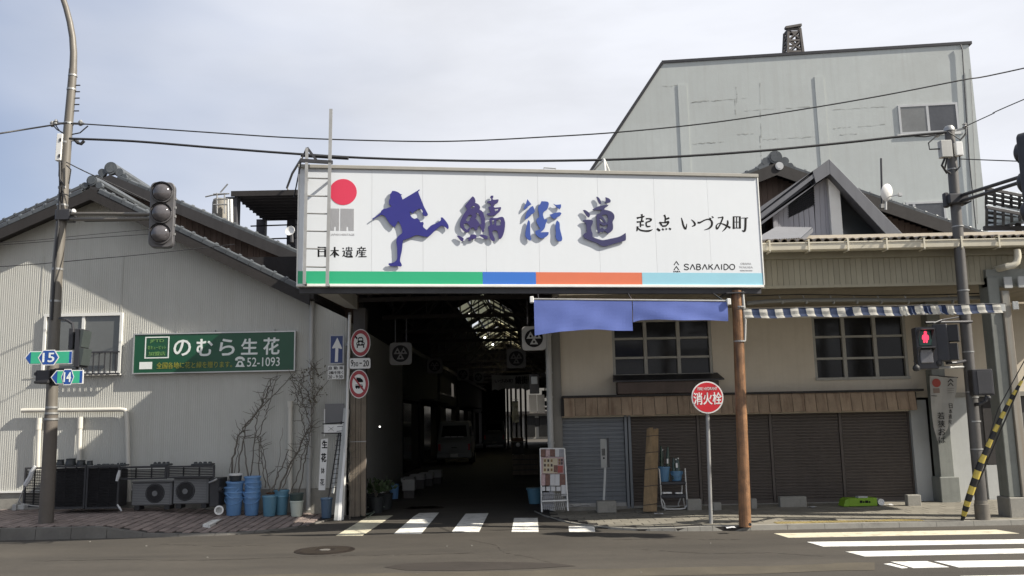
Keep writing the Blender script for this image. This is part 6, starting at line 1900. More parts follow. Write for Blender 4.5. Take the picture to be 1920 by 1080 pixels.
wire('black wire leaving the left post to the picture edge', [(126, 230), (50, 242), (0, 250), (-80, 262), (-900, 330)], [15.5, 15.3, 15, 14.7, 12], .016)
wire('thin stay wire slanting from the left post to behind the traffic light', [(124, 304), (160, 322), (200, 340), (280, 378), (330, 404)], [15.5, 15.7, 16.2, 16.9, 17.2], .011)
wire('thin pair of wires low across the ivory gable wall', [(-20, 461), (60, 455), (160, 447), (280, 439)], [16.5] * 4, .006)
wire('second thin wire just below the pair on the ivory gable wall', [(-20, 456), (60, 451), (160, 441), (280, 430)], [16.6] * 4, .005)
wire('single dark wire crossing the ivory wall above the window', [(-20, 501), (60, 496), (160, 487), (260, 478), (370, 466), (440, 458)], [16.5, 16.6, 16.7, 16.9, 17.2, 17.3], .008)
wire('thin wire rising to the right from the top of the right pole', [(1810, 237), (1860, 214), (1930, 182), (2600, -100)], [14.4, 14.2, 14, 12], .009)
wire('thin level wire from the right pole to the right traffic light', [(1800, 298), (1850, 300), (1930, 303)], [14.4, 13.6, 13], .009)

# ================================================================== right pole
rb = onZ(1843, 974, .08)
YR = rb.y
rpole = T('utility_pole', 'dark steel utility pole with boxes at the right kerb', 'utility pole', rb)
Q = lambda x, y, d=0.0: onY(x, y, YR - d)
DKPOLE = mat('dark_pole', (.105, .1, .095), rough=.5, metal=.2, var=.15, scale=3, streak=.4, dirt=(.06, .055, .05))
mb = MB(); mb.tube([Vector((Q(1843, 974).x, YR, .05)), Q(1831, 850), Q(1814, 650), Q(1803, 520), Q(1793, 400), Q(1785, 300), Q(1780, 244)], [.095, .092, .09, .088, .086, .084, .08], 18); ob('pole', mb, DKPOLE, rpole, smooth=True)
mb = MB(); mb.tube([Vector((Q(1843, 974).x, YR, .05)), Q(1840, 945), Q(1839.5, 944), Q(1839, 938)], [.115, .113, .1, .096], 18); ob('base_sleeve', mb, POLEM, rpole, smooth=True)
mb = MB(); mb.lathe(Q(1780, 246), (0, 0, 1), [(.09, 0), (.09, .05), (.06, .09), (0, .1)], 14); ob('cap', mb, STEEL, rpole, smooth=True)
for x, y, r in ((1786, 318, .094), (1791, 380, .1), (1796, 425, .096), (1806, 545, .098), (1815, 660, .098), (1822, 735, .099), (1823.5, 745, .096), (1827, 790, .098), (1831, 842, .1)):
    mb = MB(); p = Q(x, y); mb.tube([p - Vector((0, 0, .01)), p + Vector((0, 0, .01))], r, 18); ob('band', mb, STEEL, rpole, smooth=True)
bxpx(1765, 262, 1786, 294, YR - .2, .13, PVC, 'junction_box', rpole); bxpx(1793, 265, 1806, 291, YR - .16, .12, SWHT, 'junction_box', rpole)
mb = MB()
mb.tube([Q(1768, 250, .05), Q(1752, 253, .1), Q(1735, 256, .1), Q(1715, 255, .1)], .014, 6)
mb.tube([Q(1757, 254, .1), Q(1741, 268, .12), Q(1743, 280, .12), Q(1764, 279, .15)], .012, 6)
mb.tube([Q(1772, 296, .18), Q(1766, 310, .14), Q(1776, 325, .1)], .02, 6); mb.tube([Q(1799, 292, .12), Q(1800, 312, .1), Q(1793, 320, .09)], .012, 6)
mb.tube([Q(1811, 238, .05), Q(1811, 252, .08), Q(1800, 264, .1)], .01, 6); mb.tube([Q(1778, 247, .1), Q(1800, 262, .1), Q(1812, 248, .05)], .009, 6)
mb.tube([Q(1776, 296, .16), Q(1771, 318, .12), Q(1782, 326, .1)], .016, 6)
ob('cable_loop', mb, WIREM, rpole)
mb = MB(); mb.beam(Q(1758, 252), Q(1812, 240), .03, .03)
for x, y in ((1757, 253), (1809, 236)):
    p = Q(x, y, .02); mb.lathe(p - Vector((0, 0, .04)), (0, 0, 1), [(.02, 0), (.045, .02), (.03, .05), (.04, .07), (.02, .09)], 10)
ob('insulator', mb, STEEL, rpole)
# right traffic light, arms reaching towards the road
tr = T('traffic_light', 'dark traffic light cut by the right picture edge seen from behind', 'traffic light', onY(1930, 430, 12.6))
YT = 12.6
mb = MB()
c = onY(1936, 340, YT)
fT = Frame((c.x, c.y), R(35))
hz = (onY(1936, 252, YT).z - onY(1936, 432, YT).z) / 2
mb.prism(fT, rounded(-.2, .2, c.z - hz, c.z + hz, .1), -.08, .08); ob('housing', mb, DKMET, tr, bevel=.015)
for k in (-1, 0, 1):
    v = c.z + k * hz * .62
    mb = MB(); mb.lathe(fT.P(-.0, v, .081), fT.n, [(.2, 0), (.2, .26), (.185, .26), (.185, .0)], 20); ob('visor', mb, DKMET, tr, smooth=True)
    mb = MB(); mb.lathe(fT.P(0, v, -.081), -fT.n, [(.17, 0), (.16, .06), (.1, .1), (0, .11)], 18); ob('lamp_back', mb, DKMET, tr, smooth=True)
mb = MB(); mb.tube([Q(1797, 368), onY(1915, 331, 12.9)], .03, 8); ob('arm', mb, DKMET, tr)
mb = MB(); mb.tube([Q(1797, 379), onY(1915, 341, 12.9)], .03, 8); ob('arm', mb, DKMET, tr)
p = Q(1795, 374)
mb = MB(); mb.aabb(p.x - .2, p.x + .14, p.y - .13, p.y + .13, p.z - .1, p.z + .08); mb.aabb(p.x - .24, p.x - .15, p.y - .05, p.y + .05, p.z - .14, p.z + .12); ob('arm_clamp', mb, DKMET, tr, bevel=.02)
mb = MB(); mb.tube([Q(1797, 379, .05), Q(1810, 383, .1), Q(1822, 376, .2)], .012, 6); ob('cable', mb, WIREM, tr)
mb = MB(); mb.tube([onY(1925, 395, 12.7), onY(1895, 415, 12.8), onY(1850, 433, 13.2)], .05, 8) if False else None
# pedestrian signal with the red man
pd = T('pedestrian_signal', 'pedestrian signal showing a red standing man on the right pole', 'pedestrian signal', onY(1739, 690, 14.3))
Yp = 14.15
c0 = onY(1739, 651, Yp)
fp = Frame((c0.x, c0.y), R(-8))
def fbox(x0, y0, x1, y1, d0, d1, m, nm, par, bev=.01, fr=None):
    fr = fr or fp
    mb = MB(); mb.box(fr, *fr.rect(x0, y0, x1, y1), d0, d1); return ob(nm, mb, m, par, bevel=bev)
fbox(1719, 613, 1758, 692, -.22, 0, DKMET, 'housing', pd)
REDLIT = mat('lit_red_man', (1.0, .05, .11), emit=.75, var=0)
GRNL = mat('dark_green_lens', (.008, .05, .035), rough=.2, var=.15, scale=8)
fbox(1722.5, 619, 1746, 648, .001, .012, GRNL, 'lens', pd, .004)
u, v = fp.hit(1734.5, 623.5)
fs_ = lambda pts: [fp.hit(*q) for q in pts]
man = outline([[(1734.5, 621), (1737, 622), (1737.3, 625), (1736.5, 627), (1740, 629), (1741, 636), (1739.5, 637.5), (1738.6, 633), (1738.6, 642), (1737, 643), (1735.4, 642), (1735, 637), (1734.2, 637), (1733.8, 642), (1732.5, 643), (1730.8, 642), (1730.8, 633), (1729.8, 637), (1728.4, 636), (1729, 629), (1732.4, 627), (1731.7, 625), (1732, 622)]], fp, lambda x, y: (x, y), .0125, .016, REDLIT, pd, 'red_man')
mb = MB(); n_ = 14
A, B = [], []
for x0, y0, w_, h_ in ((1734.3, 619, 12.5, 30), (1736, 653, 13, 26)):
    mb = MB(); ua, ub, va, vb = fp.rect(x0 - w_, y0, x0 + w_, y0 + h_)
    mb.box(fp, ua, ub, vb, vb + .012, .0, .17); mb.hexa([fp.P(ua - .012, va + .1, 0), fp.P(ua, va + .1, 0), fp.P(ua, va + .16, .03), fp.P(ua - .012, va + .16, .03), fp.P(ua - .012, vb - .002, 0), fp.P(ua, vb - .002, 0), fp.P(ua, vb - .002, .16), fp.P(ua - .012, vb - .002, .16)])
    mb.hexa([fp.P(ub, va + .1, 0), fp.P(ub + .012, va + .1, 0), fp.P(ub + .012, va + .16, .03), fp.P(ub, va + .16, .03), fp.P(ub, vb - .002, 0), fp.P(ub + .012, vb - .002, 0), fp.P(ub + .012, vb - .002, .16), fp.P(ub, vb - .002, .16)])
    ob('visor', mb, HOUS, pd)
fbox(1725, 655, 1749, 681, .001, .03, mat('dull_lens', (.16, .16, .17), rough=.3, var=.2, scale=6), 'lens', pd, .012)
mb = MB(); mb.tube([onY(1735, 692, 14.2), onY(1737, 688.5, 14.2), onY(1741, 689.5, 14.2), onY(1780, 689, 14.3), Q(1808, 688)], .022, 8); ob('arm', mb, STEEL, pd, smooth=True)
mb = MB(); mb.tube([onY(1735, 605, 14.25), onY(1770, 604, 14.3), Q(1822, 603, .05)], .022, 8); mb.tube([onY(1750, 606, 14.2), onY(1765, 600, 14.25), Q(1800, 594, 0)], .014, 6); ob('arm', mb, DKMET, pd)
pd2 = T('pedestrian_signal', 'black pedestrian signal turned away next to the red man signal', 'pedestrian signal', onY(1768, 680, 14.3))
c1 = onY(1767, 645, 14.25); fp2 = Frame((c1.x, c1.y), R(60))
mb = MB(); h0, h1 = onY(1767, 678, 14.25).z, onY(1767, 609, 14.25).z
mb.box(fp2, -.16, .16, h0, h1, -.12, .1); ob('housing', mb, DKMET, pd2, bevel=.015)
mb = MB(); mb.box(fp2, -.14, .14, lerp(h0, h1, .53), h1 - .02, .101, .25); mb.box(fp2, -.14, .14, h0 + .02, lerp(h0, h1, .47), .101, .22); ob('visor', mb, BLACK, pd2)
mb = MB(); mb.tube([onY(1774, 673, 14.3), onY(1775, 681, 14.3), onY(1792, 680, 14.35), Q(1812, 676)], .024, 8); ob('arm', mb, DKMET, pd2)
for px in (1717, 1758):
    pass
for (px, py, lab) in ((1718, 690, 'small black loudspeaker ball left under the red man signal'), (1760, 681, 'small black loudspeaker ball right under the red man signal')):
    p = onY(px, py, 14.15); t = T('signal_speaker', lab, 'loudspeaker', p)
    mb = MB(); mb.lathe(p - Vector((0, 0, .055)), (0, 0, 1), [(0, 0), (.04, .01), (.058, .045), (.05, .08), (.02, .11), (0, .11)], 12); ob('shell', mb, BLACK, t, smooth=True)
    mb = MB(); mb.tube([p + Vector((0, 0, .05)), p + Vector((.02, .1, .12))], .012, 6); ob('stem', mb, DKMET, t)
cb = T('control_box', 'dark grey signal control box mounted right of the utility pole', 'control box', onY(1845, 745, 14.5))
c2 = onY(1842, 716, 14.35); fcb = Frame((c2.x, c2.y), R(-12))
mb = MB(); mb.box(fcb, *fcb.rect(1824, 692, 1863, 741), -.25, 0); ob('case', mb, DKMET, cb, bevel=.012)
mb = MB(); mb.box(fcb, *fcb.rect(1833, 695, 1860, 738), .001, .012); ob('door', mb, mat('box_door', (.08, .078, .08), rough=.4, metal=.2, var=.1), cb, bevel=.004)
mb = MB(); mb.tube([onY(1850, 742, 14.4), onY(1848, 752, 14.4), onY(1838, 758, 14.45), Q(1826, 758)], .03, 8); p = onY(1854, 746, 14.3); mb.lathe(p, (0, -1, 0), [(.03, 0), (.03, .02), (0, .03)], 10); ob('conduit', mb, DKMET, cb)
# guy guard, yellow and black
gg = T('guy_wire_guard', 'yellow and black striped guard around a slanting guy wire by the right pole', 'guy guard', onZ(1803, 978, .08))
g0 = onZ(1804, 976, .08); 
def gp(x, y, t): return onY(x, y, lerp(g0.y, 14.0, t))
line = [(1804, 976), (1816, 935), (1838, 870), (1866, 806), (1893, 752), (1916, 714)]
ln3 = [gp(x, y, i / 5) for i, (x, y) in enumerate(line)]
YEL = mat('guard_yellow', (.56, .44, .09), rough=.5, var=.12, scale=6, damt=.3, dirt=(.3, .25, .1)); 
def along(t):
    t *= len(ln3) - 1; i = min(int(t), len(ln3) - 2); return ln3[i].lerp(ln3[i + 1], t - i)
NB = 22
for k in range(NB):
    t0, t1 = k / NB, (k + 1) / NB
    rr = lerp(.045, .028, t0) if t0 > .05 else .03
    rr = pl(t0, [(0, .026), (.1, .048), (.35, .055), (.5, .04), (1, .022)])
    mb = MB(); a, b2 = along(t0), along(t1)
    tilt_ = Vector((.0, 0, .03))
    mb.tube([a, b2], [rr, pl(t1, [(0, .026), (.1, .048), (.35, .055), (.5, .04), (1, .022)])], 10)
    ob('yellow_band' if k % 2 else 'black_band', mb, YEL if k % 2 else BLACK, gg, smooth=True)
mb = MB(); mb.tube([along(0), along(1), onY(1975, 610, 13.6)], .012, 6); mb.tube([along(.42), along(.7) + Vector((-.06, 0, .1)), onY(1935, 650, 13.8)], .008, 6); ob('wire', mb, WIREM, gg)

# flag banner on the column
fb = T('hanging_flag_banner', 'pale cloth banner with red disc and brush writing on the grey column', 'banner', onY(1768, 820, 17.6))
FF = Frame((0, 17.62))
outl = [(1743, 704), (1765, 705), (1794, 708), (1793, 730), (1789, 752), (1785, 775), (1779, 800), (1771, 815), (1765, 823), (1757, 828), (1753, 815), (1748, 800), (1746, 770), (1745, 740)]
mb = MB()
L_ = [(1743, 704), (1744, 730), (1745, 755), (1747, 780), (1750, 802), (1757, 827)]; R_ = [(1794, 708), (1793, 730), (1788, 755), (1784, 778), (1777, 804), (1763, 824)]
G = []
for i, (a, b2) in enumerate(zip(L_, R_)):
    row = []
    for j in range(7):
        t = j / 6; u, v = FF.hit(lerp(a[0], b2[0], t), lerp(a[1], b2[1], t)); row.append(FF.P(u, v, .015 * math.sin(j * 1.3 + i * .4)))
    G.append(row)
for i in range(5):
    for j in range(6): mb.quad(G[i][j], G[i][j + 1], G[i + 1][j + 1], G[i + 1][j])
BANM = mat('banner_cream', (.36, .35, .32), rough=.9, var=.06, scale=4, damt=.25, dirt=(.28, .26, .23))
ob('cloth', mb, BANM, fb, smooth=True)
u, v = FF.hit(1755, 718); r = FF.hit(1763, 718)[0] - u
mb = MB(); mb.disc(FF, u, v, r, .016, .02, 28); ob('red_disc', mb, mat('faded_red', (.32, .06, .045), rough=.8, var=.1), fb)
mb = MB(); mb.box(FF, *FF.rect(1749, 728, 1761, 737), .017, .02); ob('striped_emblem', mb, mat('faded_brown', (.22, .17, .14), rough=.9, var=.1), fb)
mb = MB()
for cy in (714, 721):
    for sx in (-1, 1):
        mb.quad(*[FF.P(*FF.hit(1781.5 + sx * a, cy + b2), .02) for a, b2 in ((0, -4), (0, -2.2), (4.4, 3), (5.4, 2))])
ob('chevron_mark', mb, INK, fb)
mb = MB()
for k in range(3): mb.box(FF, *FF.rect(1776, 728 + k * 4, 1788, 728.8 + k * 4), .017, .0195)
ob('small_print', mb, mat('faded_grey_print', (.2, .19, .18), rough=.9, var=.1), fb)
def vtext(s, fr, x0, x1, y0, y1, d, m, par, bold=.0, dx=0):
    n_ = len(s); h_ = (y1 - y0) / n_
    for i, ch in enumerate(s):
        text(ch, fr, fr.rect(x0 + dx * i, y0 + i * h_ + h_ * .06, x1 + dx * i, y0 + (i + 1) * h_ - h_ * .06), d, m, par, bold=bold, name='character')
vtext('若狭おば', FF, 1757, 1770, 772, 832, .02, INK, fb, dx=.8)
vtext('日本遺産', FF, 1778.5, 1785, 756, 796, .02, INK, fb, dx=-.4)
mb = MB(); mb.tube([FF.P(*FF.hit(1741, 703.5), 0), FF.P(*FF.hit(1796, 708), 0)], .012, 6); mb.tube([FF.P(*FF.hit(1745, 742), .02), FF.P(*FF.hit(1756, 742.5), .02)], .006, 5); ob('rod', mb, DKMET, fb)

# ================================================================== wooden pole and hydrant sign
wpb = onZ(1397, 985, .08)
wp = T('wooden_pole', 'reddish varnished wooden pole holding up the right end of the big sign', 'pole', wpb)
YWp = wpb.y
Wq = lambda x, y: onY(x, y, YWp)
mb = MB(); mb.tube([Vector((Wq(1397, 985).x, YWp, .06)), Wq(1394, 880), Wq(1389, 750), Wq(1385, 640), Wq(1381, 545)], [.098, .094, .09, .086, .084], 18); ob('shaft', mb, WOODP, wp, smooth=True)
mb = MB(); mb.tube([Wq(1388, 600) + Vector((.075, -.04, 0)), Wq(1387, 640) + Vector((.075, -.04, 0)), ], .02, 8); mb.tube([Wq(1383, 548) + Vector((.07, -.05, 0)), Wq(1387, 600) + Vector((.075, -.045, 0))], .024, 8); ob('conduit', mb, PVC, wp)
mb = MB(); p = Wq(1385, 640); 
for y in (640, 576): p = Wq(1386.5, y); mb.tube([p - Vector((0, 0, .012)), p + Vector((0, 0, .012))], .1, 16)
ob('strap', mb, STEEL, wp)
mb = MB(); p = Wq(1381, 547); mb.aabb(p.x - .2, p.x + .12, p.y - .12, p.y + .4, p.z - .02, FS.P(0, VB0).z - .11); ob('head_block', mb, DKMET, wp)
mb = MB(); p = onZ(1403, 982, .11); mb.lathe(p + Vector((0, -.1, 0)), (0, -1, 0), [(.025, 0), (.025, .01), (.014, .012), (0, .006)], 10); ob('plug', mb, BLACK, wp)
hb = onZ(1333, 981, .08)
hyd = T('fire_hydrant_sign', 'round red fire hydrant sign on a grey post at the right kerb', 'road sign', hb)
FH = Frame((hb.x, hb.y - .07), R(0))
mb = MB(); mb.tube([Vector((hb.x, hb.y, .05)), onY(1325, 730, hb.y)], .033, 12); ob('post', mb, STEEL, hyd, smooth=True)
u, v = FH.hit(1326.5, 745); r = FH.hit(1356.5, 745)[0] - u
mb = MB(); mb.disc(FH, u, v, r, -.012, 0, 40); ob('plate', mb, SWHT, hyd)
mb = MB(); mb.disc(FH, u, v, r * .92, .0005, .003, 40); ob('red_face', mb, SRED, hyd)
text('消火栓', FH, FH.rect(1300.5, 736, 1353, 758.5), .0035, SWHT, hyd, bold=.022)
text('FIRE HYDRANT', FH, FH.rect(1308, 726, 1345, 731.5), .0035, SWHT, hyd, bold=.012)
mb = MB(); 
for vv in (-.12, .1): mb.box(FH, u - .05, u + .05, v + vv, v + vv + .03, -.1, -.013)
ob('clamp', mb, STEEL, hyd)

# ================================================================== road signs on the left pillar
YSg = 16.2
sp0 = onZ(642, 972, .03)
spost = T('sign_post', 'thin white sign post standing against the left arcade pillar', 'post', sp0)
Yq = 17.4
mb = MB(); mb.tube([Vector((onY(642, 972, Yq).x, Yq, .0)), onY(651, 770, Yq), onY(656, 590, Yq)], .03, 10); ob('tube', mb, WHITEM, spost, smooth=True)
mb = MB(); p = onY(656, 588, Yq); mb.lathe(p, (0, 0, 1), [(.032, 0), (.032, .015), (0, .03)], 10); ob('cap', mb, STEEL, spost)
FSg = Frame((0, Yq - .06))
def prohib(cx, cy, rx, ry, label, kind):
    u, v = FSg.hit(cx, cy); r = FSg.hit(cx + rx, cy)[0] - u; rv = v - FSg.hit(cx, cy + ry)[1]
    t = T('prohibition_sign', label, 'road sign', FSg.P(u, v - rv))
    mb = MB(); mb.disc(FSg, u, v, r, -.01, 0, 36, rv); ob('plate', mb, SWHT, t)
    mb = MB(); mb.disc(FSg, u, v, r * .94, .0005, .002, 36, rv * .94); ob('red_ring', mb, mat('faded_sign_red', (.33, .03, .04), rough=.4, var=.1), t)
    mb = MB(); mb.disc(FSg, u, v, r * .68, .0025, .004, 36, rv * .68); ob('white_field', mb, SWHT, t)
    q = lambda a, b2: (u + a * r, v + b2 * rv)
    mb = MB()
    if kind == 'car':
        mb.prism(FSg, [q(-.3, .05), q(-.26, .34), q(-.16, .42), q(.16, .42), q(.26, .34), q(.3, .05)], .0045, .006)
        mb.prism(FSg, [q(-.4, .04), q(.4, .04), q(.42, -.1), q(.36, -.2), q(-.36, -.2), q(-.42, -.1)], .0045, .006)
        for s in (-1, 1): mb.prism(FSg, [q(s * .38, -.21), q(s * .26, -.21), q(s * .26, -.36), q(s * .38, -.36)], .0045, .006)
        ob('car_pictogram', mb, INK, t)
        mb = MB()
        mb.prism(FSg, [q(-.2, .18), q(-.17, .32), q(.17, .32), q(.2, .18)], .0065, .0075); mb.disc(FSg, *q(0, -.02), r * .13, .0065, .0075, 14)
        for s in (-1, 1): mb.disc(FSg, *q(s * .27, -.05), r * .07, .0065, .0075, 10)
        ob('white_detail', mb, SWHT, t)
    else:
        mb.prism(FSg, [q(-.25, .18), q(-.25, .46), q(.2, .42), q(.2, .36), q(.32, .34), q(.42, .22), q(.42, .12), q(-.1, .12)], .0045, .006)
        mb.prism(FSg, [q(-.36, -.1), q(-.36, -.26), q(.4, -.26), q(.4, -.1)], .0045, .006)
        for a in (-.22, 0, .25): mb.disc(FSg, *q(a, -.28), r * .08, .0065, .0075, 10)
        mb.box(FSg, q(-.36, 0)[0], q(.36, 0)[0], q(0, -.06)[1], q(0, -.03)[1], .0045, .006)
        ob('truck_pictogram', mb, INK, t)
    mb = MB(); a, b2 = q(-.55, .5), q(.55, -.5)
    dx, dy = .05 * r, .05 * rv
    mb.prism(FSg, [(a[0] - dx, a[1] - dy), (b2[0] - dx, b2[1] - dy), (b2[0] + dx, b2[1] + dy), (a[0] + dx, a[1] + dy)], .0078, .009) if kind != 'car' else mb.prism(FSg, [(a[0] - dx, a[1] - dy), (lerp(a[0], b2[0], .2) - dx, lerp(a[1], b2[1], .2) - dy), (lerp(a[0], b2[0], .2) + dx, lerp(a[1], b2[1], .2) + dy), (a[0] + dx, a[1] + dy)], .0078, .009)
    ob('slash', mb, INK if kind == 'car' else mat('faded_sign_red', (.3, .03, .04)), t)
    return t
prohib(676, 643, 18.5, 26, 'round no motor vehicles sign with a front view car, above the time plate', 'car')
prohib(673, 720, 18.5, 27, 'round no trucks sign with lorry pictogram, below the time plate', 'truck')
tp = T('time_plate', 'white plate reading 9:30 to 20 between the two round signs', 'sign plate', FSg.P(FSg.hit(675, 681)[0], FSg.hit(675, 691)[1]))
ru = FSg.rect(655.5, 671.5, 694.5, 691)
mb = MB(); mb.prism(FSg, rounded(*ru, .03), -.01, 0); ob('plate', mb, SWHT, tp)
text('9', FSg, FSg.rect(658, 675, 662.5, 687), .001, INK, tp, bold=.02); text('30', FSg, FSg.rect(663, 679, 671.5, 687), .001, INK, tp, bold=.012)
text('-', FSg, FSg.rect(674, 680, 678.5, 682), .001, INK, tp, bold=.02); text('20', FSg, FSg.rect(681, 675.5, 691.5, 687), .001, INK, tp, bold=.02)
FO = Frame((0, Yq + .35))
ow = T('one_way_sign', 'blue rectangular sign with white upward arrow on the ivory wall corner', 'road sign', FO.P(FO.hit(631, 655)[0], FO.hit(631, 683)[1]))
mb = MB(); mb.prism(FO, rounded(*FO.rect(617.5, 627, 645, 683), .035), -.012, 0); ob('plate', mb, mat('grey_white_plate', (.42, .42, .42), rough=.4, var=.06), ow)
mb = MB(); mb.box(FO, *FO.rect(620, 630, 642.5, 680.5), .0005, .002); ob('blue_field', mb, mat('deep_blue', (.012, .035, .15), rough=.35, var=.12), ow)
mb = MB(); mb.prism(FO, [FO.hit(*q) for q in [(632.5, 633), (641.5, 653), (640, 654.5), (634.5, 652.5), (633.5, 678.5), (627.8, 678.5), (629, 652.5), (624, 653.5), (622.5, 652.5)]], .0025, .004); ob('arrow', mb, SWHT, ow)
mb = MB(); p = FO.P(FO.hit(648, 647)[0], FO.hit(648, 647)[1], 0); mb.beam(p, Vector((onY(655, 647, Yq).x, Yq, p.z)), .03, .06); ob('mount', mb, STEEL, ow)
op = T('one_way_note', 'small white plate with black Japanese hours under the blue arrow sign', 'sign plate', FO.P(FO.hit(630, 700)[0], FO.hit(630, 711)[1]))
mb = MB(); mb.box(FO, *FO.rect(614.5, 685.5, 645, 711), -.008, 0); ob('plate', mb, SWHT, op)
text('自 動 車', FO, FO.rect(616.5, 687, 643.5, 693), .001, INK, op, bold=.01); text('2輪を除く', FO, FO.rect(616.5, 695.5, 643.5, 701.5), .001, INK, op, bold=.01); text('20 - 9:30', FO, FO.rect(615.5, 703.5, 642.5, 709.5), .001, INK, op, bold=.01)

# ================================================================== green shop sign
gs = T('flower_shop_sign', 'long green shop sign with white Japanese letters on the ivory wall', 'shop sign', FL.P(FL.hit(400, 660)[0], FL.hit(400, 699)[1]))
FG = FL.off(.12)
u0, u1, v0, v1 = FG.rect(249.5, 623, 553.5, 698.5)
mb = MB(); mb.box(FG, u0 + .02, u1 - .02, v0 + .02, v1 - .02, -.1, -.003); ob('board', mb, GREENS, gs)
mb = MB()
f = .022
mb.box(FG, u0, u1, v0, v0 + f, -.1, .008); mb.box(FG, u0, u1, v1 - f, v1, -.1, .008); mb.box(FG, u0, u0 + f, v0 + f, v1 - f, -.1, .007); mb.box(FG, u1 - f, u1, v0 + f, v1 - f, -.1, .007)
ob('frame', mb, ALU, gs)
gx = lambda x, y: (240 + x / 5.818, 600 + y / 5.818)
for ch, (a, b2, c_, d_) in zip('のむら生花', ((500, 218, 682, 388), (750, 210, 922, 390), (1000, 208, 1162, 384), (1238, 205, 1412, 374), (1480, 195, 1650, 375))):
    text(ch, FG, FG.rect(*gx(a, b2), *gx(c_, d_)), .0, WHITEL, gs, name='character', bold=.028)
text('52-1093', FG, FG.rect(*gx(1300, 408), *gx(1655, 505)), 0, WHITEL, gs, bold=.008)
mb = MB()
mb.prism(FG, [FG.hit(*gx(*q)) for q in [(1168, 440), (1172, 418), (1195, 402), (1220, 397), (1248, 402), (1270, 418), (1276, 442), (1250, 446), (1246, 428), (1198, 428), (1196, 444)]], -.002, .001)
mb.prism(FG, [FG.hit(*gx(*q)) for q in [(1205, 446), (1240, 446), (1250, 462), (1262, 490), (1274, 512), (1170, 512), (1182, 490), (1196, 462)]], -.002, .001); ob('telephone_mark', mb, WHITEL, gs)
mb = MB(); mb.disc(FG, *FG.hit(*gx(1222, 478)), .03, .0015, .0025, 14); ob('telephone_dial', mb, GREENS, gs)
text('全国各地に花と緑を贈ります。', FG, FG.rect(*gx(312, 455), *gx(1136, 525)), 0, GOLDL, gs, bold=.01)
mb = MB()
a, b2, c_, d_ = FG.rect(*gx(184, 182), *gx(448, 418)); f = .022
mb.box(FG, a, b2, c_, c_ + f, -.002, .001); mb.box(FG, a, b2, d_ - f, d_, -.002, .001); mb.box(FG, a, a + f, c_ + f, d_ - f, -.002, .001); mb.box(FG, b2 - f, b2, c_ + f, d_ - f, -.002, .001); ob('white_square', mb, WHITEL, gs)
GL2 = mat('letter_pale_green', (.16, .33, .1), rough=.5, var=.15, scale=8)
text('JFTD', FG, FG.rect(*gx(238, 212), *gx(392, 252)), 0, GL2, gs, bold=.008); text('花キューピット', FG, FG.rect(*gx(215, 280), *gx(415, 320)), 0, GL2, gs, bold=.006); text('加盟店', FG, FG.rect(*gx(222, 345), *gx(408, 388)), 0, GL2, gs, bold=.012)
mb = MB(); mb.box(FG, *FG.rect(*gx(124, 458), *gx(262, 536)), -.002, .001); ob('white_patch', mb, WHITEL, gs)
mb = MB()
for px in (262, 329, 400, 512): u = FG.hit(px, 622)[0]; mb.box(FG, u - .012, u + .012, v1 + .001, v1 + .05, -.1, -.07)
ob('clip', mb, STEEL, gs)

# ================================================================== outdoor units and black screens
def unit(x0, y0, x1, y1, Y, label, fan):
    a, b2 = onY(x0, y1, Y), onY(x1, y1, Y); v0, v1 = onY((x0 + x1) / 2, y1, Y).z, onY((x0 + x1) / 2, y0, Y).z
    f = Frame((0, Y)); u0, u1 = a.x, b2.x
    t = T('outdoor_unit', label, 'air conditioner', Vector(((u0 + u1) / 2, Y, v0)))
    mb = MB(); mb.box(f, u0, u1, v0, v1, -.3, 0); ob('case', mb, ACM, t, bevel=.015)
    mb = MB(); mb.box(f, u0 - .01, u1 + .01, v1 + .001, v1 + .03, -.31, .01); ob('lid', mb, ACM, t, bevel=.01)
    cu, cv = f.hit(fan[0], fan[1]); r = f.hit(fan[0] + fan[2], fan[1])[0] - cu
    mb = MB(); mb.disc(f, cu, cv, r, .0015, .012, 32); ob('fan_grille', mb, LATT, t)
    mb = MB(); mb.disc(f, cu, cv, r * .3, .0125, .03, 18); ob('fan_hub', mb, ACM, t)
    mb = MB()
    for k in range(4):
        rr_ = r * (.45 + k * .15); mb.lathe(f.P(cu, cv, .0125), f.n, [(rr_, 0), (rr_, .008), (rr_ - .008, .008), (rr_ - .008, 0)], 28)
    ob('grille_ring', mb, mat('grille_grey', (.09, .09, .095), rough=.5), t)
    mb = MB(); v = v0 + .03
    while v < v1 - .02:
        h_ = math.sqrt(max(0, r * r - (v - cv) ** 2)) if abs(v - cv) < r else 0
        for s0, s1 in ((u0 + .02, cu - h_ - .004), (cu + h_ + .004, u1 - .05)):
            if s1 - s0 > .02: mb.box(f, s0, s1, v, v + .012, .001, .012)
        v += .03
    ob('louvre', mb, mat('louvre_grey', (.2, .203, .206), rough=.5, var=.08), t)
    mb = MB(); mb.box(f, u0 + .05, u0 + .15, v0 - .08, v0 - .001, -.25, -.02); mb.box(f, u1 - .15, u1 - .05, v0 - .08, v0 - .001, -.25, -.02); ob('foot', mb, BLACK, t)
unit(246, 905, 322, 948, 17.27, 'air conditioner outdoor unit with round fan, left of the two uncovered units', (291, 925, 18))
unit(324, 897, 391, 945, 17.22, 'air conditioner outdoor unit right of the pair, beside the blue buckets', (348, 921, 18))
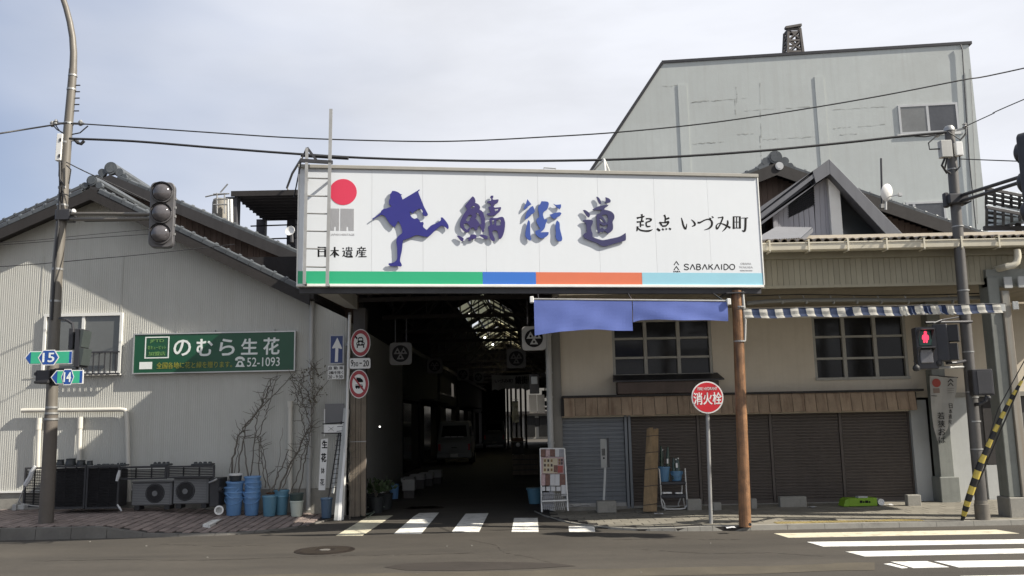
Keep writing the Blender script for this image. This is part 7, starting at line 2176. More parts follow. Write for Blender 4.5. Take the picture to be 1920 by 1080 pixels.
def screen(x0, y0, x1, y1, Y, label, side=0):
    f = Frame((0, Y)); u0, u1, v0, v1 = f.rect(x0, y0, x1, y1)
    t = T('slatted_screen', label, 'screen', Vector(((u0 + u1) / 2, Y, v0)))
    mb = MB(); w_ = .035
    mb.box(f, u0, u1, v1 - w_, v1, -.04, .0); mb.box(f, u0, u1, v0, v0 + w_, -.04, .0); mb.box(f, u0, u0 + w_, v0 + w_, v1 - w_, -.04, -.001); mb.box(f, u1 - w_, u1, v0 + w_, v1 - w_, -.04, -.001)
    ob('frame', mb, LATT, t)
    mb = MB(); v = v0 + w_ + .012
    while v < v1 - w_ - .02:
        mb.hexa([f.P(u0 + w_, v, -.03), f.P(u1 - w_, v, -.03), f.P(u1 - w_, v, -.022), f.P(u0 + w_, v, -.022), f.P(u0 + w_, v + .02, -.012), f.P(u1 - w_, v + .02, -.012), f.P(u1 - w_, v + .02, -.004), f.P(u0 + w_, v + .02, -.004)]); v += .03
    o = ob('slat', mb, LATT, t); o['kind'] = 'stuff'
    for k in range(1, 3):
        u = lerp(u0, u1, k / 3); mb = MB(); mb.box(f, u - .012, u + .012, v0 + w_, v1 - w_, -.05, -.031)
        ob('upright', mb, LATT, t)
    return t
screen(44, 876, 98, 951, 17.47, 'black slatted screen at the left end, partly behind the lamp post')
screen(99, 873, 160, 954, 17.12, 'black slatted screen right of the lamp post')
screen(161, 873, 223, 954, 17.10, 'black slatted screen before the hidden unit, left of the open units')
screen(224, 874, 312, 899, 17.12, 'low black slatted screen above the left open unit')
screen(313, 873, 402, 896, 17.07, 'low black slatted screen above the right open unit')
hb_ = T('covered_unit', 'dark covered cabinet behind the black slatted screens', 'cabinet', onY(150, 952, 17.42))
bxpx(104, 882, 222, 952, 17.24, .4, LATT, 'case', hb_); bxpx(102, 878, 224, 881.5, 17.22, .44, BLACK, 'lid', hb_)
en = T('side_panel', 'black end panel with tools closing the right side of the outdoor units', 'screen', onY(405, 945, 17.12))
bxpx(393, 897, 410, 950, 17.07, .5, LATT, 'panel', en)
mb = MB(); mb.lathe(onY(413, 918, 17.02), (1, -.4, 0), [(.06, 0), (.06, .03), (.02, .05), (.02, 0)], 14); ob('hook', mb, BLACK, en)
mb = MB(); mb.tube([onY(392, 905, 17.02), onY(400, 902, 17.00), onY(407, 898, 17.02)], .018, 6); ob('bracket', mb, STEEL, en)
for i, (x0, x1, y0, y1) in enumerate(((103, 118, 862, 873), (120, 140, 860, 873), (141, 158, 863, 873), (160, 172, 864, 873), (178, 214, 870, 873.5), (216, 236, 868, 874), (284, 318, 866, 874), (360, 398, 866, 873))):
    p0, p1 = onY(x0, y1, 17.32), onY(x1, y1, 17.32); zt_ = onY(x0, y0, 17.32).z
    lab = ['black flower pot upside down, first on the screens right of the lamp post', 'larger black flower pot, second on top of the screens', 'black flower pot, third on top of the screens', 'small black pot, last of the four beside the lamp post', 'flat black tray lying on the middle screen', 'black bundle on the middle screen edge', 'black tray bundle above the left open unit', 'black tray with lumps above the right open unit'][i]
    t = T('plant_pot' if i < 4 else 'plant_tray', lab, 'pot' if i < 4 else 'tray', Vector(((p0.x + p1.x) / 2, 17.37, p0.z)))
    c_ = Vector(((p0.x + p1.x) / 2, 17.37, p0.z)); r = (p1.x - p0.x) / 2; h_ = zt_ - p0.z
    if i < 4:
        mb = MB(); mb.lathe(c_, (0, 0, 1), [(r, 0), (r * .8, h_ * .8), (r * .85, h_ * .82), (r * .85, h_), (0, h_)], 14); ob('body', mb, DKPOT, t, smooth=True)
        mb = MB(); mb.lathe(c_ + Vector((0, 0, .001)), (0, 0, 1), [(r * 1.04, 0), (r * 1.04, .02), (r * .98, .02)], 14); ob('rim', mb, DKPOT, t, smooth=True)
    else:
        mb = MB(); mb.aabb(c_.x - r, c_.x + r, c_.y - .12, c_.y + .12, c_.z, c_.z + h_ * .5); ob('tray', mb, DKPOT, t, bevel=.01)
        mb = MB()
        for k in range(4): mb.lathe((c_.x - r * .7 + k * r * .45, c_.y + rnd.uniform(-.03, .03), c_.z + h_ * .501), (0, 0, 1), [(r * .2, 0), (r * .16, h_ * rnd.uniform(.3, .5)), (0, h_ * .5)], 8)
        ob('lump', mb, DKPOT, t, smooth=True)
RAG = mat('white_rag', (.55, .56, .57), rough=.9, var=.12, scale=8)
def rag(pts, Y, r, label, nm='rag'):
    P3 = [onY(x, y, Y) for x, y in pts]
    mb = MB(); mb.tube(P3, [r * (1 - .5 * abs(i / (len(P3) - 1) - .5)) * rnd.uniform(.8, 1.2) for i in range(len(P3))], 6)
    return tag(ob(nm, mb, RAG, smooth=True), label, 'rag')
rag([(66, 874), (60, 884), (58, 893), (52, 902), (47, 910)], 17.02, .045, 'white rag tied to the left end of the black screens')
rag([(224, 882), (222, 892), (219, 902)], 16.97, .03, 'pale rag hanging on the middle of the black screens')
rag([(220, 946), (224, 952), (228, 958)], 16.92, .02, 'short white strip lying at the foot of the screens')
wsT = T('water_tap_box', 'small clutter of pale pots and wire by the left end of the screens', 'clutter', onY(35, 957, 17.12))
bxpx(22, 946, 30, 958, 17.02, .1, STEEL, 'can', wsT); bxpx(30, 947, 45, 956, 17.07, .15, PALEP, 'pot', wsT)
mb = MB(); mb.tube([onY(x, y, 17.02) for x, y in [(50, 908), (42, 922), (36, 938), (40, 944), (60, 948), (80, 950)]], .012, 5); mb.tube([onY(x, y, 17.02) for x, y in [(47, 912), (38, 930), (33, 946)]], .009, 5); ob('wire', mb, STEEL, wsT)
# ring on the brick by the buckets
mb = MB(); c_ = onY(412, 956, 16.00); mb.lathe(c_ - Vector((0, .03, 0)), (.2, -1, 0), [(.08, 0), (.08, .05), (.055, .05), (.055, 0)], 18); tag(ob('hose_reel_ring', mb, SWHT, smooth=True), 'white ring standing on the bricks left of the blue buckets', 'ring')

# ================================================================== buckets
DEBUG = False
def bucket_at(cx, yb, w, h, m, label, Y=None, grp='buckets along the ivory wall', top=1.0, handle=True, zlift=0.0, base=None):
    """cx, yb: pixel of the base; w, h: pixel size"""
    if base is None:
        c_ = None
        z = .12
        for _ in range(14):
            c_ = onZ(cx, yb, z)
            zt = lz(c_.x, min(c_.y, YW)) if c_.x < -3.3 and c_.y < 18.3 else .01
            z += (zt - z) * .4
    else: c_ = base.copy()
    s = c_.y / FPX
    if DEBUG: print('BUCKET', label, tuple(c_), w * s, h * s)
    r = w * s / 2; hh = h * s
    t = T('bucket', label, 'bucket', c_, grp)
    mb = MB(); mb.lathe(c_, (0, 0, 1), [(r * .74, 0), (r * .78, hh * .04), (r * .95, hh * .93), (r * .95, hh), (r * .9, hh), (r * .72, .02), (0, .02)], 22); ob('body', mb, m, t, smooth=True)
    mb = MB(); mb.lathe(c_ + Vector((0, 0, hh * .9)), (0, 0, 1), [(r * .955, 0), (r * 1.03, .004), (r * 1.03, hh * .07), (r * .99, hh * .09), (r * .955, hh * .09)], 22); ob('rim', mb, m, t, smooth=True)
    if handle:
        mb = MB(); pts = []
        for k in range(9):
            a = math.pi * k / 8; pts.append(c_ + Vector((r * 1.04 * math.cos(a), -r * 1.0 * math.sin(a) * .9, hh * .93 - r * .75 * math.sin(a))))
        mb.tube(pts, .009, 6); ob('handle', mb, m, t, smooth=True)
    if base is not None and zlift == 0.0: t.rotation_euler = (rnd.gauss(0, .035), rnd.gauss(0, .035), rnd.uniform(-.9, .9))
    return c_, hh, t
b1, h1, _ = bucket_at(438, 966, 32, 34, BLUEB, 'blue bucket at the bottom of the left stack')
for k, lab in enumerate(('blue bucket nested second from the bottom in the left stack', 'blue bucket nested third in the left stack', 'topmost blue bucket of the left stack under the black pot')):
    bucket_at(438, 966, 32.5, 34, BLUEB, lab, base=b1 + Vector((rnd.uniform(-.01, .012), rnd.uniform(-.01, .01), (k + 1) * .095)), handle=k < 2)
pt = T('white_rimmed_pot', 'black pot with white rim on top of the left bucket stack', 'pot', b1 + Vector((.02, 0, .6)))
q0 = b1 + Vector((.02, 0, h1 + .29))
mb = MB(); mb.lathe(q0, (0, 0, 1), [(.105, 0), (.118, .1), (0, .1)], 18); ob('body', mb, DKPOT, pt, smooth=True)
mb = MB(); mb.lathe(q0 + Vector((0, 0, .101)), (0, 0, 1), [(.125, 0), (.13, .035), (.11, .037), (0, .02)], 18); ob('rim', mb, SWHT, pt, smooth=True)
b2_, h2, _ = bucket_at(471.5, 966, 30, 34, BLUEB, 'blue bucket at the bottom of the middle stack')
for k, lab in enumerate(('blue bucket nested second in the middle stack', 'blue bucket nested third in the middle stack', 'blue bucket nested fourth in the middle stack', 'topmost blue bucket of the middle stack')):
    bucket_at(471.5, 966, 30.5, 34, BLUEB, lab, base=b2_ + Vector((rnd.uniform(-.012, .012), rnd.uniform(-.01, .01), (k + 1) * .095)), handle=k % 2 == 0)
bucket_at(505, 967.5, 27, 37, TEALB, 'single teal blue bucket without a stack', handle=False)
b3, h3, _ = bucket_at(527, 965, 27, 35, TEALB, 'teal bucket at the bottom of the short stack behind', handle=False)
bucket_at(527, 965, 27.5, 35, TEALB, 'upper teal bucket of the short stack behind', base=b3 + Vector((0, 0, .1)), handle=False)
b4, h4, _ = bucket_at(556, 968, 25, 28, PALEB, 'pale green white bucket near the downpipe', handle=False)
bucket_at(556, 968, 27, 16, mat('dark_green_plastic', (.05, .075, .07), rough=.45, var=.1), 'dark green basin set on the pale bucket', base=b4 + Vector((0, 0, h4 - .03)), handle=False)
bucket_at(612, 971, 22, 36, mat('dull_blue_plastic', (.07, .12, .19), rough=.5, var=.1), 'dull blue bucket in the corner by the white sign board', handle=False)
saucer = T('terracotta_saucer', 'brown clay saucer on the buckets', 'saucer', b3 + Vector((-.2, 0, .4)))
mb = MB(); mb.lathe(b3 + Vector((-.19, .02, .395)), (0, 0, 1), [(.09, 0), (.12, .03), (.1, .03), (0, .015)], 18); ob('dish', mb, mat('clay', (.2, .1, .05), rough=.8, var=.15), saucer, smooth=True)
mb = MB(); mb.lathe(b3 + Vector((-.19, .02, .42)), (0, 0, 1), [(.095, 0), (.06, .02), (0, .025)], 12); ob('soil', mb, mat('soil', (.05, .035, .025), rough=.95), saucer)

# ================================================================== dry vines and canes
def cane(pts, Y, r0, label=None, twigs=6, leaves=0, name='dry_vine', grp='dry vines on the ivory wall', spread=14):
    P3 = [onY(x, y, Y - (.25 * (1 - i / max(1, len(pts) - 1)) if len(pts) > 1 else 0)) for i, (x, y) in enumerate(pts)]
    out = []
    for i in range(len(P3) - 1):
        for k in range(5):
            t = k / 5
            out.append(P3[i].lerp(P3[i + 1], t) + Vector((rnd.gauss(0, .012), rnd.gauss(0, .006), rnd.gauss(0, .008))))
    out.append(P3[-1])
    t = T(name, label, 'vine', P3[0], grp)
    mb = MB(); mb.tube(out, [r0 * .85 * (1 - .55 * i / len(out)) for i in range(len(out))], 5); ob('stem', mb, VINE, t)
    if twigs:
        mb = MB()
        for _ in range(int(twigs * 1.8)):
            b = rnd.choice(out[len(out) // 4:])
            d = Vector((rnd.uniform(-1, 1), rnd.uniform(-.3, .05), rnd.uniform(-.1, 1))).normalized() * rnd.uniform(.1, spread * .02)
            m_ = b + d * .5 + Vector((rnd.gauss(0, .02), 0, rnd.gauss(0, .02)))
            mb.tube([b, m_, b + d], [.006, .005, .003], 4)
        ob('twig', mb, VINE, t)
    if leaves:
        mb = MB()
        for _ in range(leaves):
            b = out[int(len(out) * rnd.uniform(.45, 1)) - 1] + Vector((rnd.gauss(0, .09), rnd.uniform(-.1, .03), rnd.gauss(0, .09)))
            s_ = rnd.uniform(.012, .03); a = Vector((rnd.gauss(0, 1), rnd.gauss(0, 1), rnd.gauss(0, 1))).normalized(); c_ = a.cross(Vector((rnd.random(), rnd.random(), rnd.random()))).normalized()
            mb.quad(b - a * s_, b + c_ * s_ * .6, b + a * s_, b - c_ * s_ * .6)
        o = ob('leaf_spray', mb, DRYL, t); o['kind'] = 'stuff'
    return t
cane([(430, 925), (438, 860), (448, 818), (458, 800), (490, 760), (502, 735), (508, 710)], 17.83, .024, 'thick dry vine leaning from the left bucket stack up to the green sign', 10, 14)
cane([(446, 895), (455, 830), (462, 800), (488, 765), (520, 735), (548, 702)], 17.78, .018, 'dry vine reaching right to the corner of the green sign', 8, 6)
cane([(470, 905), (474, 850), (480, 800), (486, 770), (495, 735), (506, 712)], 17.83, .015, 'upright dry vine behind the middle bucket stack', 8)
cane([(466, 903), (461, 860), (457, 826)], 17.68, .02, 'pale bare cane behind the left bucket stack', 0)
cane([(488, 905), (486, 860), (485, 821), (496, 785), (504, 760), (517, 715), (519, 704)], 17.78, .014, 'thin dry vine tied to the crossbar behind the middle stack', 6)
cane([(497, 915), (492, 870), (488, 820)], 17.78, .014, 'straight dry stem right of the middle bucket stack', 5)
cane([(506, 920), (500, 890), (494, 850), (489, 820)], 17.73, .014, 'dry stem bending down to the single teal bucket', 4)
cane([(420, 935), (432, 880), (446, 812)], 17.78, .009, 'very thin stem at the far left of the vines', 3)
cane([(437, 900), (444, 860), (450, 818), (460, 822), (475, 820), (488, 820)], 17.78, .011, 'dry stem with the tied crosspiece above the bucket stacks', 3)
cane([(512, 925), (522, 870), (530, 802)], 17.78, .008, 'lone thin wand beside the grey standpipe', 0)
cane([(508, 922), (524, 885), (541, 843)], 17.58, .02, 'pale cut cane leaning right to the grey standpipe', 0)
cane([(521, 920), (540, 880), (560, 845), (573, 812), (585, 796)], 17.63, .022, 'thick dry vine leaning right toward the downpipe', 9, 3)
cane([(530, 915), (548, 870), (570, 820), (582, 800)], 17.58, .016, 'second dry vine leaning right toward the downpipe', 8)
cane([(560, 925), (570, 880), (576, 840), (584, 800), (584, 760), (577, 735), (560, 716), (547, 705)], 17.78, .016, 'dry vine looping from the downpipe to the green sign corner', 10, 24)
cane([(545, 925), (560, 885), (565, 860), (577, 830), (569, 800), (562, 770), (556, 735), (548, 708)], 17.78, .014, 'tangled dry vine climbing right of the grey standpipe', 12, 20)
cane([(583, 800), (575, 775), (566, 750), (562, 720), (570, 700)], 17.73, .013, 'bushy dry vine with old leaves between sign and downpipe', 16, 60)
cane([(583, 790), (586, 765), (590, 745), (598, 730), (606, 728)], 17.68, .013, 'dry vine with old leaves right of the downpipe', 14, 50)
cane([(584, 720), (580, 700), (588, 690), (598, 705)], 17.63, .01, 'small leafy tangle around the downpipe collar', 10, 46)

# ================================================================== corner clutter by the pillar
vb_ = T('vertical_shop_board', 'narrow white board with black vertical writing in the corner by the pillar', 'shop sign', onY(606, 920, 17.0))
fV = Frame((onY(606, 865, 17.55).x, 17.55), 0)
c_ = [(602, 824), (615, 822), (609.5, 919), (597, 919)]
mb = MB(); mb.prism(fV, [fV.hit(*q) for q in c_], -.02, 0); ob('board', mb, SWHT, vb_)
for ch, (x0, y0, x1, y1), bo in zip('生花鉢花', ((604, 826, 613.5, 840), (602.5, 850, 611.5, 866), (602, 877, 608.5, 888), (600.5, 898, 608, 910)), (.04, .04, .01, .02)):
    text(ch, fV, fV.rect(x0, y0, x1, y1), .001, INK, vb_, name='character', bold=bo)
ea = T('wire_easel', 'dark wire easel with small white card in the corner by the pillar', 'easel', onY(625, 960, 16.9))
mb = MB()
for pts in ([(605, 795), (645, 792)], [(603, 812), (645, 812)], [(612, 960), (637, 800)], [(632, 925), (640, 790)]): mb.tube([onY(x, y, 17.55) for x, y in pts], .013, 6)
ob('frame', mb, BLACK, ea)
f2 = Frame((0, 17.53)); mb = MB(); mb.box(f2, *f2.rect(608, 796, 643, 811), -.01, 0); ob('card', mb, SWHT, ea)
mb = MB()
for q in ([(616, 800), (626, 808)], [(626, 800), (615, 808)]): mb.beam(f2.P(*f2.hit(*q[0]), .003), f2.P(*f2.hit(*q[1]), .003), .012, .003)
ob('card_marking', mb, INK, ea)
gb = T('grey_signboard_back', 'blank grey panel standing above the easel in the corner', 'panel', onY(625, 795, 17.2)); f3 = Frame((0, 17.8)); mb = MB(); mb.box(f3, *f3.rect(609, 757, 645, 793), -.02, 0); ob('panel', mb, mat('blank_grey', (.16, .16, .165), rough=.5, var=.05), gb)
mb = MB(); mb.box(f3, *f3.rect(607.5, 767, 609.5, 818), -.02, .01); ob('edge', mb, SWHT, gb)
lpz = T('leaning_poles', 'bundle of white poles leaning on the left pillar', 'poles', onY(636, 975, 16.6))
for (xa, ya), (xb, yb), r, m in (((630, 976), (648, 766), .035, PALEP), ((636, 976), (652, 768), .03, SWHT), ((624, 925), (640, 800), .022, PALEP)):
    mb = MB(); a = onZ(xa, ya, .03) if ya > 950 else onY(xa, ya, 17.4); b2 = onY(xb, yb, 17.65); mb.beam(a, b2, r * 2, r * 1.2); ob('pole', mb, m, lpz)
mb = MB()
for k in range(14): 
    t = k / 13; a = onY(lerp(625, 637, t), lerp(915, 800, t), 17.18); mb.beam(a + Vector((-.05, 0, 0)), a + Vector((.06, 0, .01)), .012, .012)
ob('rung', mb, DKMET, lpz)
cane([(655, 975), (657, 940), (654, 900), (658, 850), (655, 810)], 17.6, .02, 'pale twisted dry stem up the left pillar', 16, 0, grp='dry vines by the left pillar', spread=10)
hs = T('garden_hose', 'pale green hose coiled loosely on the ground at the left pillar', 'hose', onZ(700, 955, .03))
pts = []
for i, (x, y) in enumerate([(672, 966), (690, 970), (702, 960), (694, 952), (700, 947), (720, 950), (726, 953), (710, 946), (695, 948), (680, 958), (668, 962), (690, 964), (704, 957), (700, 945), (712, 944), (722, 953)]):
    pts.append(onZ(x, y, .025 + .02 * (i % 3)))
mb = MB(); mb.tube(pts, .014, 6); ob('tube', mb, mat('hose_green', (.19, .23, .19), rough=.4, var=.1), hs, smooth=True)
mb = MB(); mb.tube([pts[-1], pts[-1] + Vector((.08, .02, 0))], .02, 8); ob('nozzle', mb, DKMET, hs)

# ================================================================== inside the arcade
def van(loc, rz, label, m, scale=1.0, plate=True):
    t = T('parked_van', label, 'van', loc)
    x, y, z = loc
    Lz = 3.35; w = .735
    f = Frame((x, y), 0)    # rear faces the camera
    prof = [(0, .32), (0, .95), (.06, 1.1), (.3, 1.82), (.6, 1.88), (2.2, 1.86), (2.75, 1.45), (3.3, 1.05), (3.35, .4), (3.2, .25), (.1, .25)]
    mb = MB(); n_ = len(prof)
    A = [(x - w, y + a, z + b2) for a, b2 in prof]; B = [(x + w, y + a, z + b2) for a, b2 in prof]
    def inset(p, s):
        return (p[0] - s * max(0, (p[2] - z - 1.0)) * .12, p[1], p[2])
    A = [inset(p, -1) for p in A]; B = [inset(p, 1) for p in B]
    mb.add(A + B, [list(range(n_)), list(range(n_, 2 * n_))[::-1]] + [(i, n_ + i, n_ + (i + 1) % n_, (i + 1) % n_) for i in range(n_)])
    ob('body', mb, m, t, bevel=.03)
    mb = MB(); mb.hexa([(x - .56, y + .055, z + 1.2), (x + .56, y + .055, z + 1.2), (x + .56, y + .12, z + 1.2), (x - .56, y + .12, z + 1.2), (x - .5, y + .245, z + 1.68), (x + .5, y + .245, z + 1.68), (x + .5, y + .3, z + 1.68), (x - .5, y + .3, z + 1.68)]); ob('rear_window', mb, GLASSD, t)
    mb = MB()
    for k in range(3): mb.aabb(x - .42 + k * .29, x - .17 + k * .29, y + .02, y + .05, z + 1.19, z + 1.215)
    ob('window_reflection_strip', mb, ALU, t)
    for s in (-1, 1):
        mb = MB(); mb.aabb(x + s * .64 - .05, x + s * .64 + .05, y - .02, y + .06, z + .62, z + .9); ob('tail_light', mb, SRED, t)
    mb = MB(); mb.aabb(x - w - .02, x + w + .02, y - .07, y + .1, z + .3, z + .5); ob('bumper', mb, m, t, bevel=.02)
    mb = MB(); mb.aabb(x - .17, x + .17, y - .085, y - .071, z + .34, z + .48) ; ob('number_plate', mb, SWHT, t)
    mb = MB(); mb.aabb(x - .12, x + .12, y - .03, y - .001, z + .72, z + .76); ob('handle', mb, DKMET, t)
    for sx in (-1, 1):
        for yy in (.45, 2.75):
            mb = MB(); mb.lathe((x + sx * (w - .12), y + yy, z + .27), (sx, 0, 0), [(.27, 0), (.27, .15), (.2, .16), (0, .16)], 18); wh = ob('wheel', mb, BLACK, t)
            mb = MB(); mb.lathe((x + sx * (w + .041), y + yy, z + .27), (sx, 0, 0), [(.17, 0), (.15, .012), (0, .015)], 14); ob('hub_cap', mb, STEEL, wh)
        mb = MB(); mb.hexa([(x + sx * (w + .002), y + .5, z + 1.2), (x + sx * (w + .004), y + 2.2, z + 1.2), (x + sx * (w - .005), y + 2.2, z + 1.21), (x + sx * (w - .005), y + .5, z + 1.21), (x + sx * (w - .06), y + .55, z + 1.66), (x + sx * (w - .06), y + 2.1, z + 1.66), (x + sx * (w - .075), y + 2.1, z + 1.66), (x + sx * (w - .075), y + .55, z + 1.66)]); ob('side_window', mb, GLASSD, t)
    if rz: t.rotation_euler = (0, 0, rz)
    return t
v1p = onZ(852, 872, 0); van(v1p, R(0), 'pale van parked tail first in the dark arcade, nearer one', mat('van_pale', (.2, .205, .21), rough=.35, var=.04, spec=.6))
v2p = onZ(927, 841, 0); van(v2p, R(0), 'dark van parked farther into the arcade, right of the pale one', mat('van_dark', (.09, .09, .085), rough=.35, var=.08, spec=.6))
# produce boxes on the left
BOXW = mat('foam_box', (.3, .3, .29), rough=.8, var=.06)
specs = [(700, 896, 25, 26, .42, .3, 'pale box at the front of the fish shop boxes, nearest the flower pots'), (764, 897, 24.5, 15, .5, .12, 'flat pale crate leaning low at the left of the box row'), (782, 893, 25, 17, .5, .14, 'flat pale crate, second in the box row'), (798, 891, 26, 16, .55, .16, 'pale foam box in the middle of the box row'), (815, 889, 27, 15, .55, .2, 'pale foam box at the right end of the box row'), (766, 912, 22.0, 14, .28, .26, 'small pale box on the ground before the box row')]
for cx, cy, Y, wp_, dep, hz_, lab in specs[1:]:
    c_ = onY(cx, cy, Y); w_ = wp_ / FPX * Y; h_ = hz_
    t = T('foam_box', lab, 'box', c_, 'pale boxes at the fish shop')
    base_z = max(0.0, c_.z - .1)
    a = .03
    mb = MB()
    x0, x1, y0, y1, z0, z1 = c_.x - w_ * .8, c_.x + w_ * .8, Y, Y + dep, base_z, base_z + h_
    mb.aabb(x0, x1, y0, y1, z0, z0 + .02)
    mb.aabb(x0, x1, y0, y0 + a, z0 + .0205, z1); mb.aabb(x0, x1, y1 - a, y1, z0 + .0205, z1); mb.aabb(x0, x0 + a, y0 + a, y1 - a, z0 + .0205, z1); mb.aabb(x1 - a, x1, y0 + a, y1 - a, z0 + .0205, z1)
    ob('tray', mb, BOXW, t)
    mb = MB(); mb.aabb(x0 + a, x1 - a, y0 + a, y1 - a, z0 + .0205, z1 - .03); ob('contents', mb, DARKI2, t)
    if base_z > .05:
        mb = MB(); mb.aabb(x0 + .02, x1 - .02, y0 + .05, y1 - .05, 0, base_z - .002); ob('stand', mb, DARKI2, t)
# plants in the shade by the pillar
for i, (cx, cy, Y, r, lab) in enumerate(((705, 930, 18.6, .3, 'leafy potted plant nearest the pillar in the shade'), (722, 924, 19.4, .26, 'leafy potted plant second from the pillar in the shade'), (697, 915, 19.5, .26, 'potted plant behind at the wall in the shade'))):
    b_ = onY(cx, cy, Y); b_.z = 0.0
    t = T('potted_plant', lab, 'plant', b_, 'potted plants by the left pillar')
    mb = MB(); mb.lathe(b_, (0, 0, 1), [(.13, 0), (.17, .3), (.18, .33), (.15, .33), (0, .3)], 16); ob('pot', mb, DKPOT, t, smooth=True)
    mb = MB()
    for _ in range(150):
        d = Vector((rnd.gauss(0, 1), rnd.gauss(0, 1), abs(rnd.gauss(0, .8)) + .2)).normalized()
        c_ = b_ + Vector((0, 0, .4)) + d * r * rnd.uniform(.3, 1.0)
        a = d.cross(Vector((rnd.random(), rnd.random(), rnd.random()))).normalized(); s_ = rnd.uniform(.04, .075)
        mb.quad(c_ - a * s_ * .4, c_ + d * s_ * .8, c_ + a * s_ * .4, c_ - d * s_ * .8)
    o = ob('foliage', mb, mat('plant_leaf', (.06, .095, .04), rough=.6, var=.4, scale=14), t); o['kind'] = 'stuff'
    mb = MB()
    for k in range(5): mb.tube([b_ + Vector((0, 0, .3)), b_ + Vector((rnd.uniform(-.15, .15), rnd.uniform(-.15, .15), .6))], .008, 4)
    ob('stem', mb, VINE, t)
bucket_at(739, 935, 18, 26, BLUEB, 'blue bucket standing in the arcade beside the potted plants', handle=False)
wc = T('white_canister', 'white upright canister on the ground inside the left arcade pillar', 'canister', onZ(715, 948, 0))
c_ = onZ(715, 948, 0); mb = MB(); mb.lathe(c_, (0, 0, 1), [(.055, 0), (.06, .02), (.06, .28), (0, .28)], 14); ob('body', mb, PALEP, wc, smooth=True)
mb = MB(); mb.lathe(c_ + Vector((0, 0, .281)), (0, 0, 1), [(.064, 0), (.064, .03), (0, .035)], 14); ob('lid', mb, SWHT, wc, smooth=True)
# cargo scooter on the right
sc0 = onZ(966, 878, 0)
sct = T('delivery_scooter', 'dark delivery scooter with box parked inside the right of the arcade', 'scooter', sc0)
x, y = sc0.x + .1, sc0.y
mb = MB(); mb.lathe((x - .05, y, .24), (1, .15, 0), [(.24, 0), (.24, .1), (.16, .11), (.16, -.0)], 18); ob('wheel', mb, BLACK, sct)
mb = MB(); mb.lathe((x + .15, y + 1.25, .24), (1, .15, 0), [(.24, 0), (.24, .1), (.16, .11), (.16, 0)], 18); ob('wheel', mb, BLACK, sct)
mb = MB(); mb.hexa([(x - .13, y + .2, .3), (x + .17, y + .2, .3), (x + .3, y + 1.3, .3), (x, y + 1.3, .3), (x - .1, y + .45, .75), (x + .17, y + .45, .75), (x + .28, y + 1.2, .72), (x + .02, y + 1.2, .72)]); ob('body', mb, DARKI2, sct, bevel=.04)
mb = MB(); mb.aabb(x - .2, x + .25, y + .75, y + 1.3, .78, 1.15); ob('cargo_box', mb, mat('cargo_brown', (.19, .1, .06), rough=.6, var=.1), sct, bevel=.02)
mb = MB(); mb.hexa([(x - .22, y - .02, .55), (x + .28, y - .02, .55), (x + .24, y + .12, .55), (x - .18, y + .12, .55), (x - .18, y + .1, 1.0), (x + .24, y + .1, 1.0), (x + .2, y + .2, 1.0), (x - .14, y + .2, 1.0)]); ob('leg_shield', mb, DARKI2, sct, bevel=.03)
mb = MB(); mb.tube([(x - .32, y + .25, 1.02), (x, y + .15, 1.0), (x + .36, y + .25, 1.02)], .02, 8); ob('handlebar', mb, STEEL, sct)
mb = MB(); mb.lathe((x + .03, y + .1, .9), (0, -1, 0), [(.09, 0), (.09, .06), (.07, .08), (0, .085)], 16); ob('headlight', mb, ALU, sct)
mb = MB(); mb.hexa([(x - .12, y + .45, .76), (x + .17, y + .45, .76), (x + .2, y + .74, .76), (x - .08, y + .74, .76), (x - .1, y + .47, .84), (x + .15, y + .47, .84), (x + .18, y + .73, .84), (x - .06, y + .73, .84)]); ob('seat', mb, BLACK, sct, bevel=.02)
crt = T('brown_crate', 'brown wooden crate in the shade behind the brochure rack', 'crate', onZ(985, 890, 0))
c_ = onZ(984, 893, 0)
for k in range(4):
    mb = MB(); mb.aabb(c_.x - .4, c_.x + .45, c_.y, c_.y + .03, .05 + k * .17, .19 + k * .17); ob('slat', mb, WOODB, crt)
mb = MB(); mb.aabb(c_.x - .38, c_.x + .43, c_.y + .031, c_.y + .5, .05, .7); ob('box', mb, DARKI2, crt)
tb = T('teal_basin', 'teal plastic bin tucked behind the brochure rack', 'bin', onZ(1007, 944, .02))
c_ = onZ(1004, 944, .02)
mb = MB(); mb.lathe(c_, (0, 0, 1), [(.14, 0), (.18, .32), (.16, .32), (.13, .02), (0, .02)], 18); ob('body', mb, TEALB, tb, smooth=True)
mb = MB(); mb.lathe(c_ + Vector((0, 0, .3)), (0, 0, 1), [(.182, 0), (.2, .0), (.2, .035), (.18, .04)], 18); ob('rim', mb, TEALB, tb, smooth=True)
# small boards clustered at the right arcade corner
mbx = T('meter_boards', 'grey meter box and notices on the right arcade corner', 'meter box', onY(1003, 790, 18.2))
bxpx(993, 702, 1011, 738, 18.3, .1, DARKI2, 'notice', mbx); bxpx(996, 706, 1008, 720, 18.25, .04, PALEP, 'notice', mbx)
f4 = Frame((0, 18.3)); 
for (x0, x1) in ((992, 1006), (1007, 1021)):
    mb = MB(); u0, u1, v0, v1 = f4.rect(x0, 741, x1, 775); mb.hexa([f4.P(u0, v0, .25), f4.P(u1, v0, .25), f4.P(u1, v1, 0), f4.P(u0, v1, 0), f4.P(u0, v0 + .01, .26), f4.P(u1, v0 + .01, .26), f4.P(u1, v1 + .01, .01), f4.P(u0, v1 + .01, .01)]); ob('small_awning', mb, CREAM, mbx)
bxpx(1003, 783, 1012, 800, 18.3, .1, BARGE, 'meter', mbx)

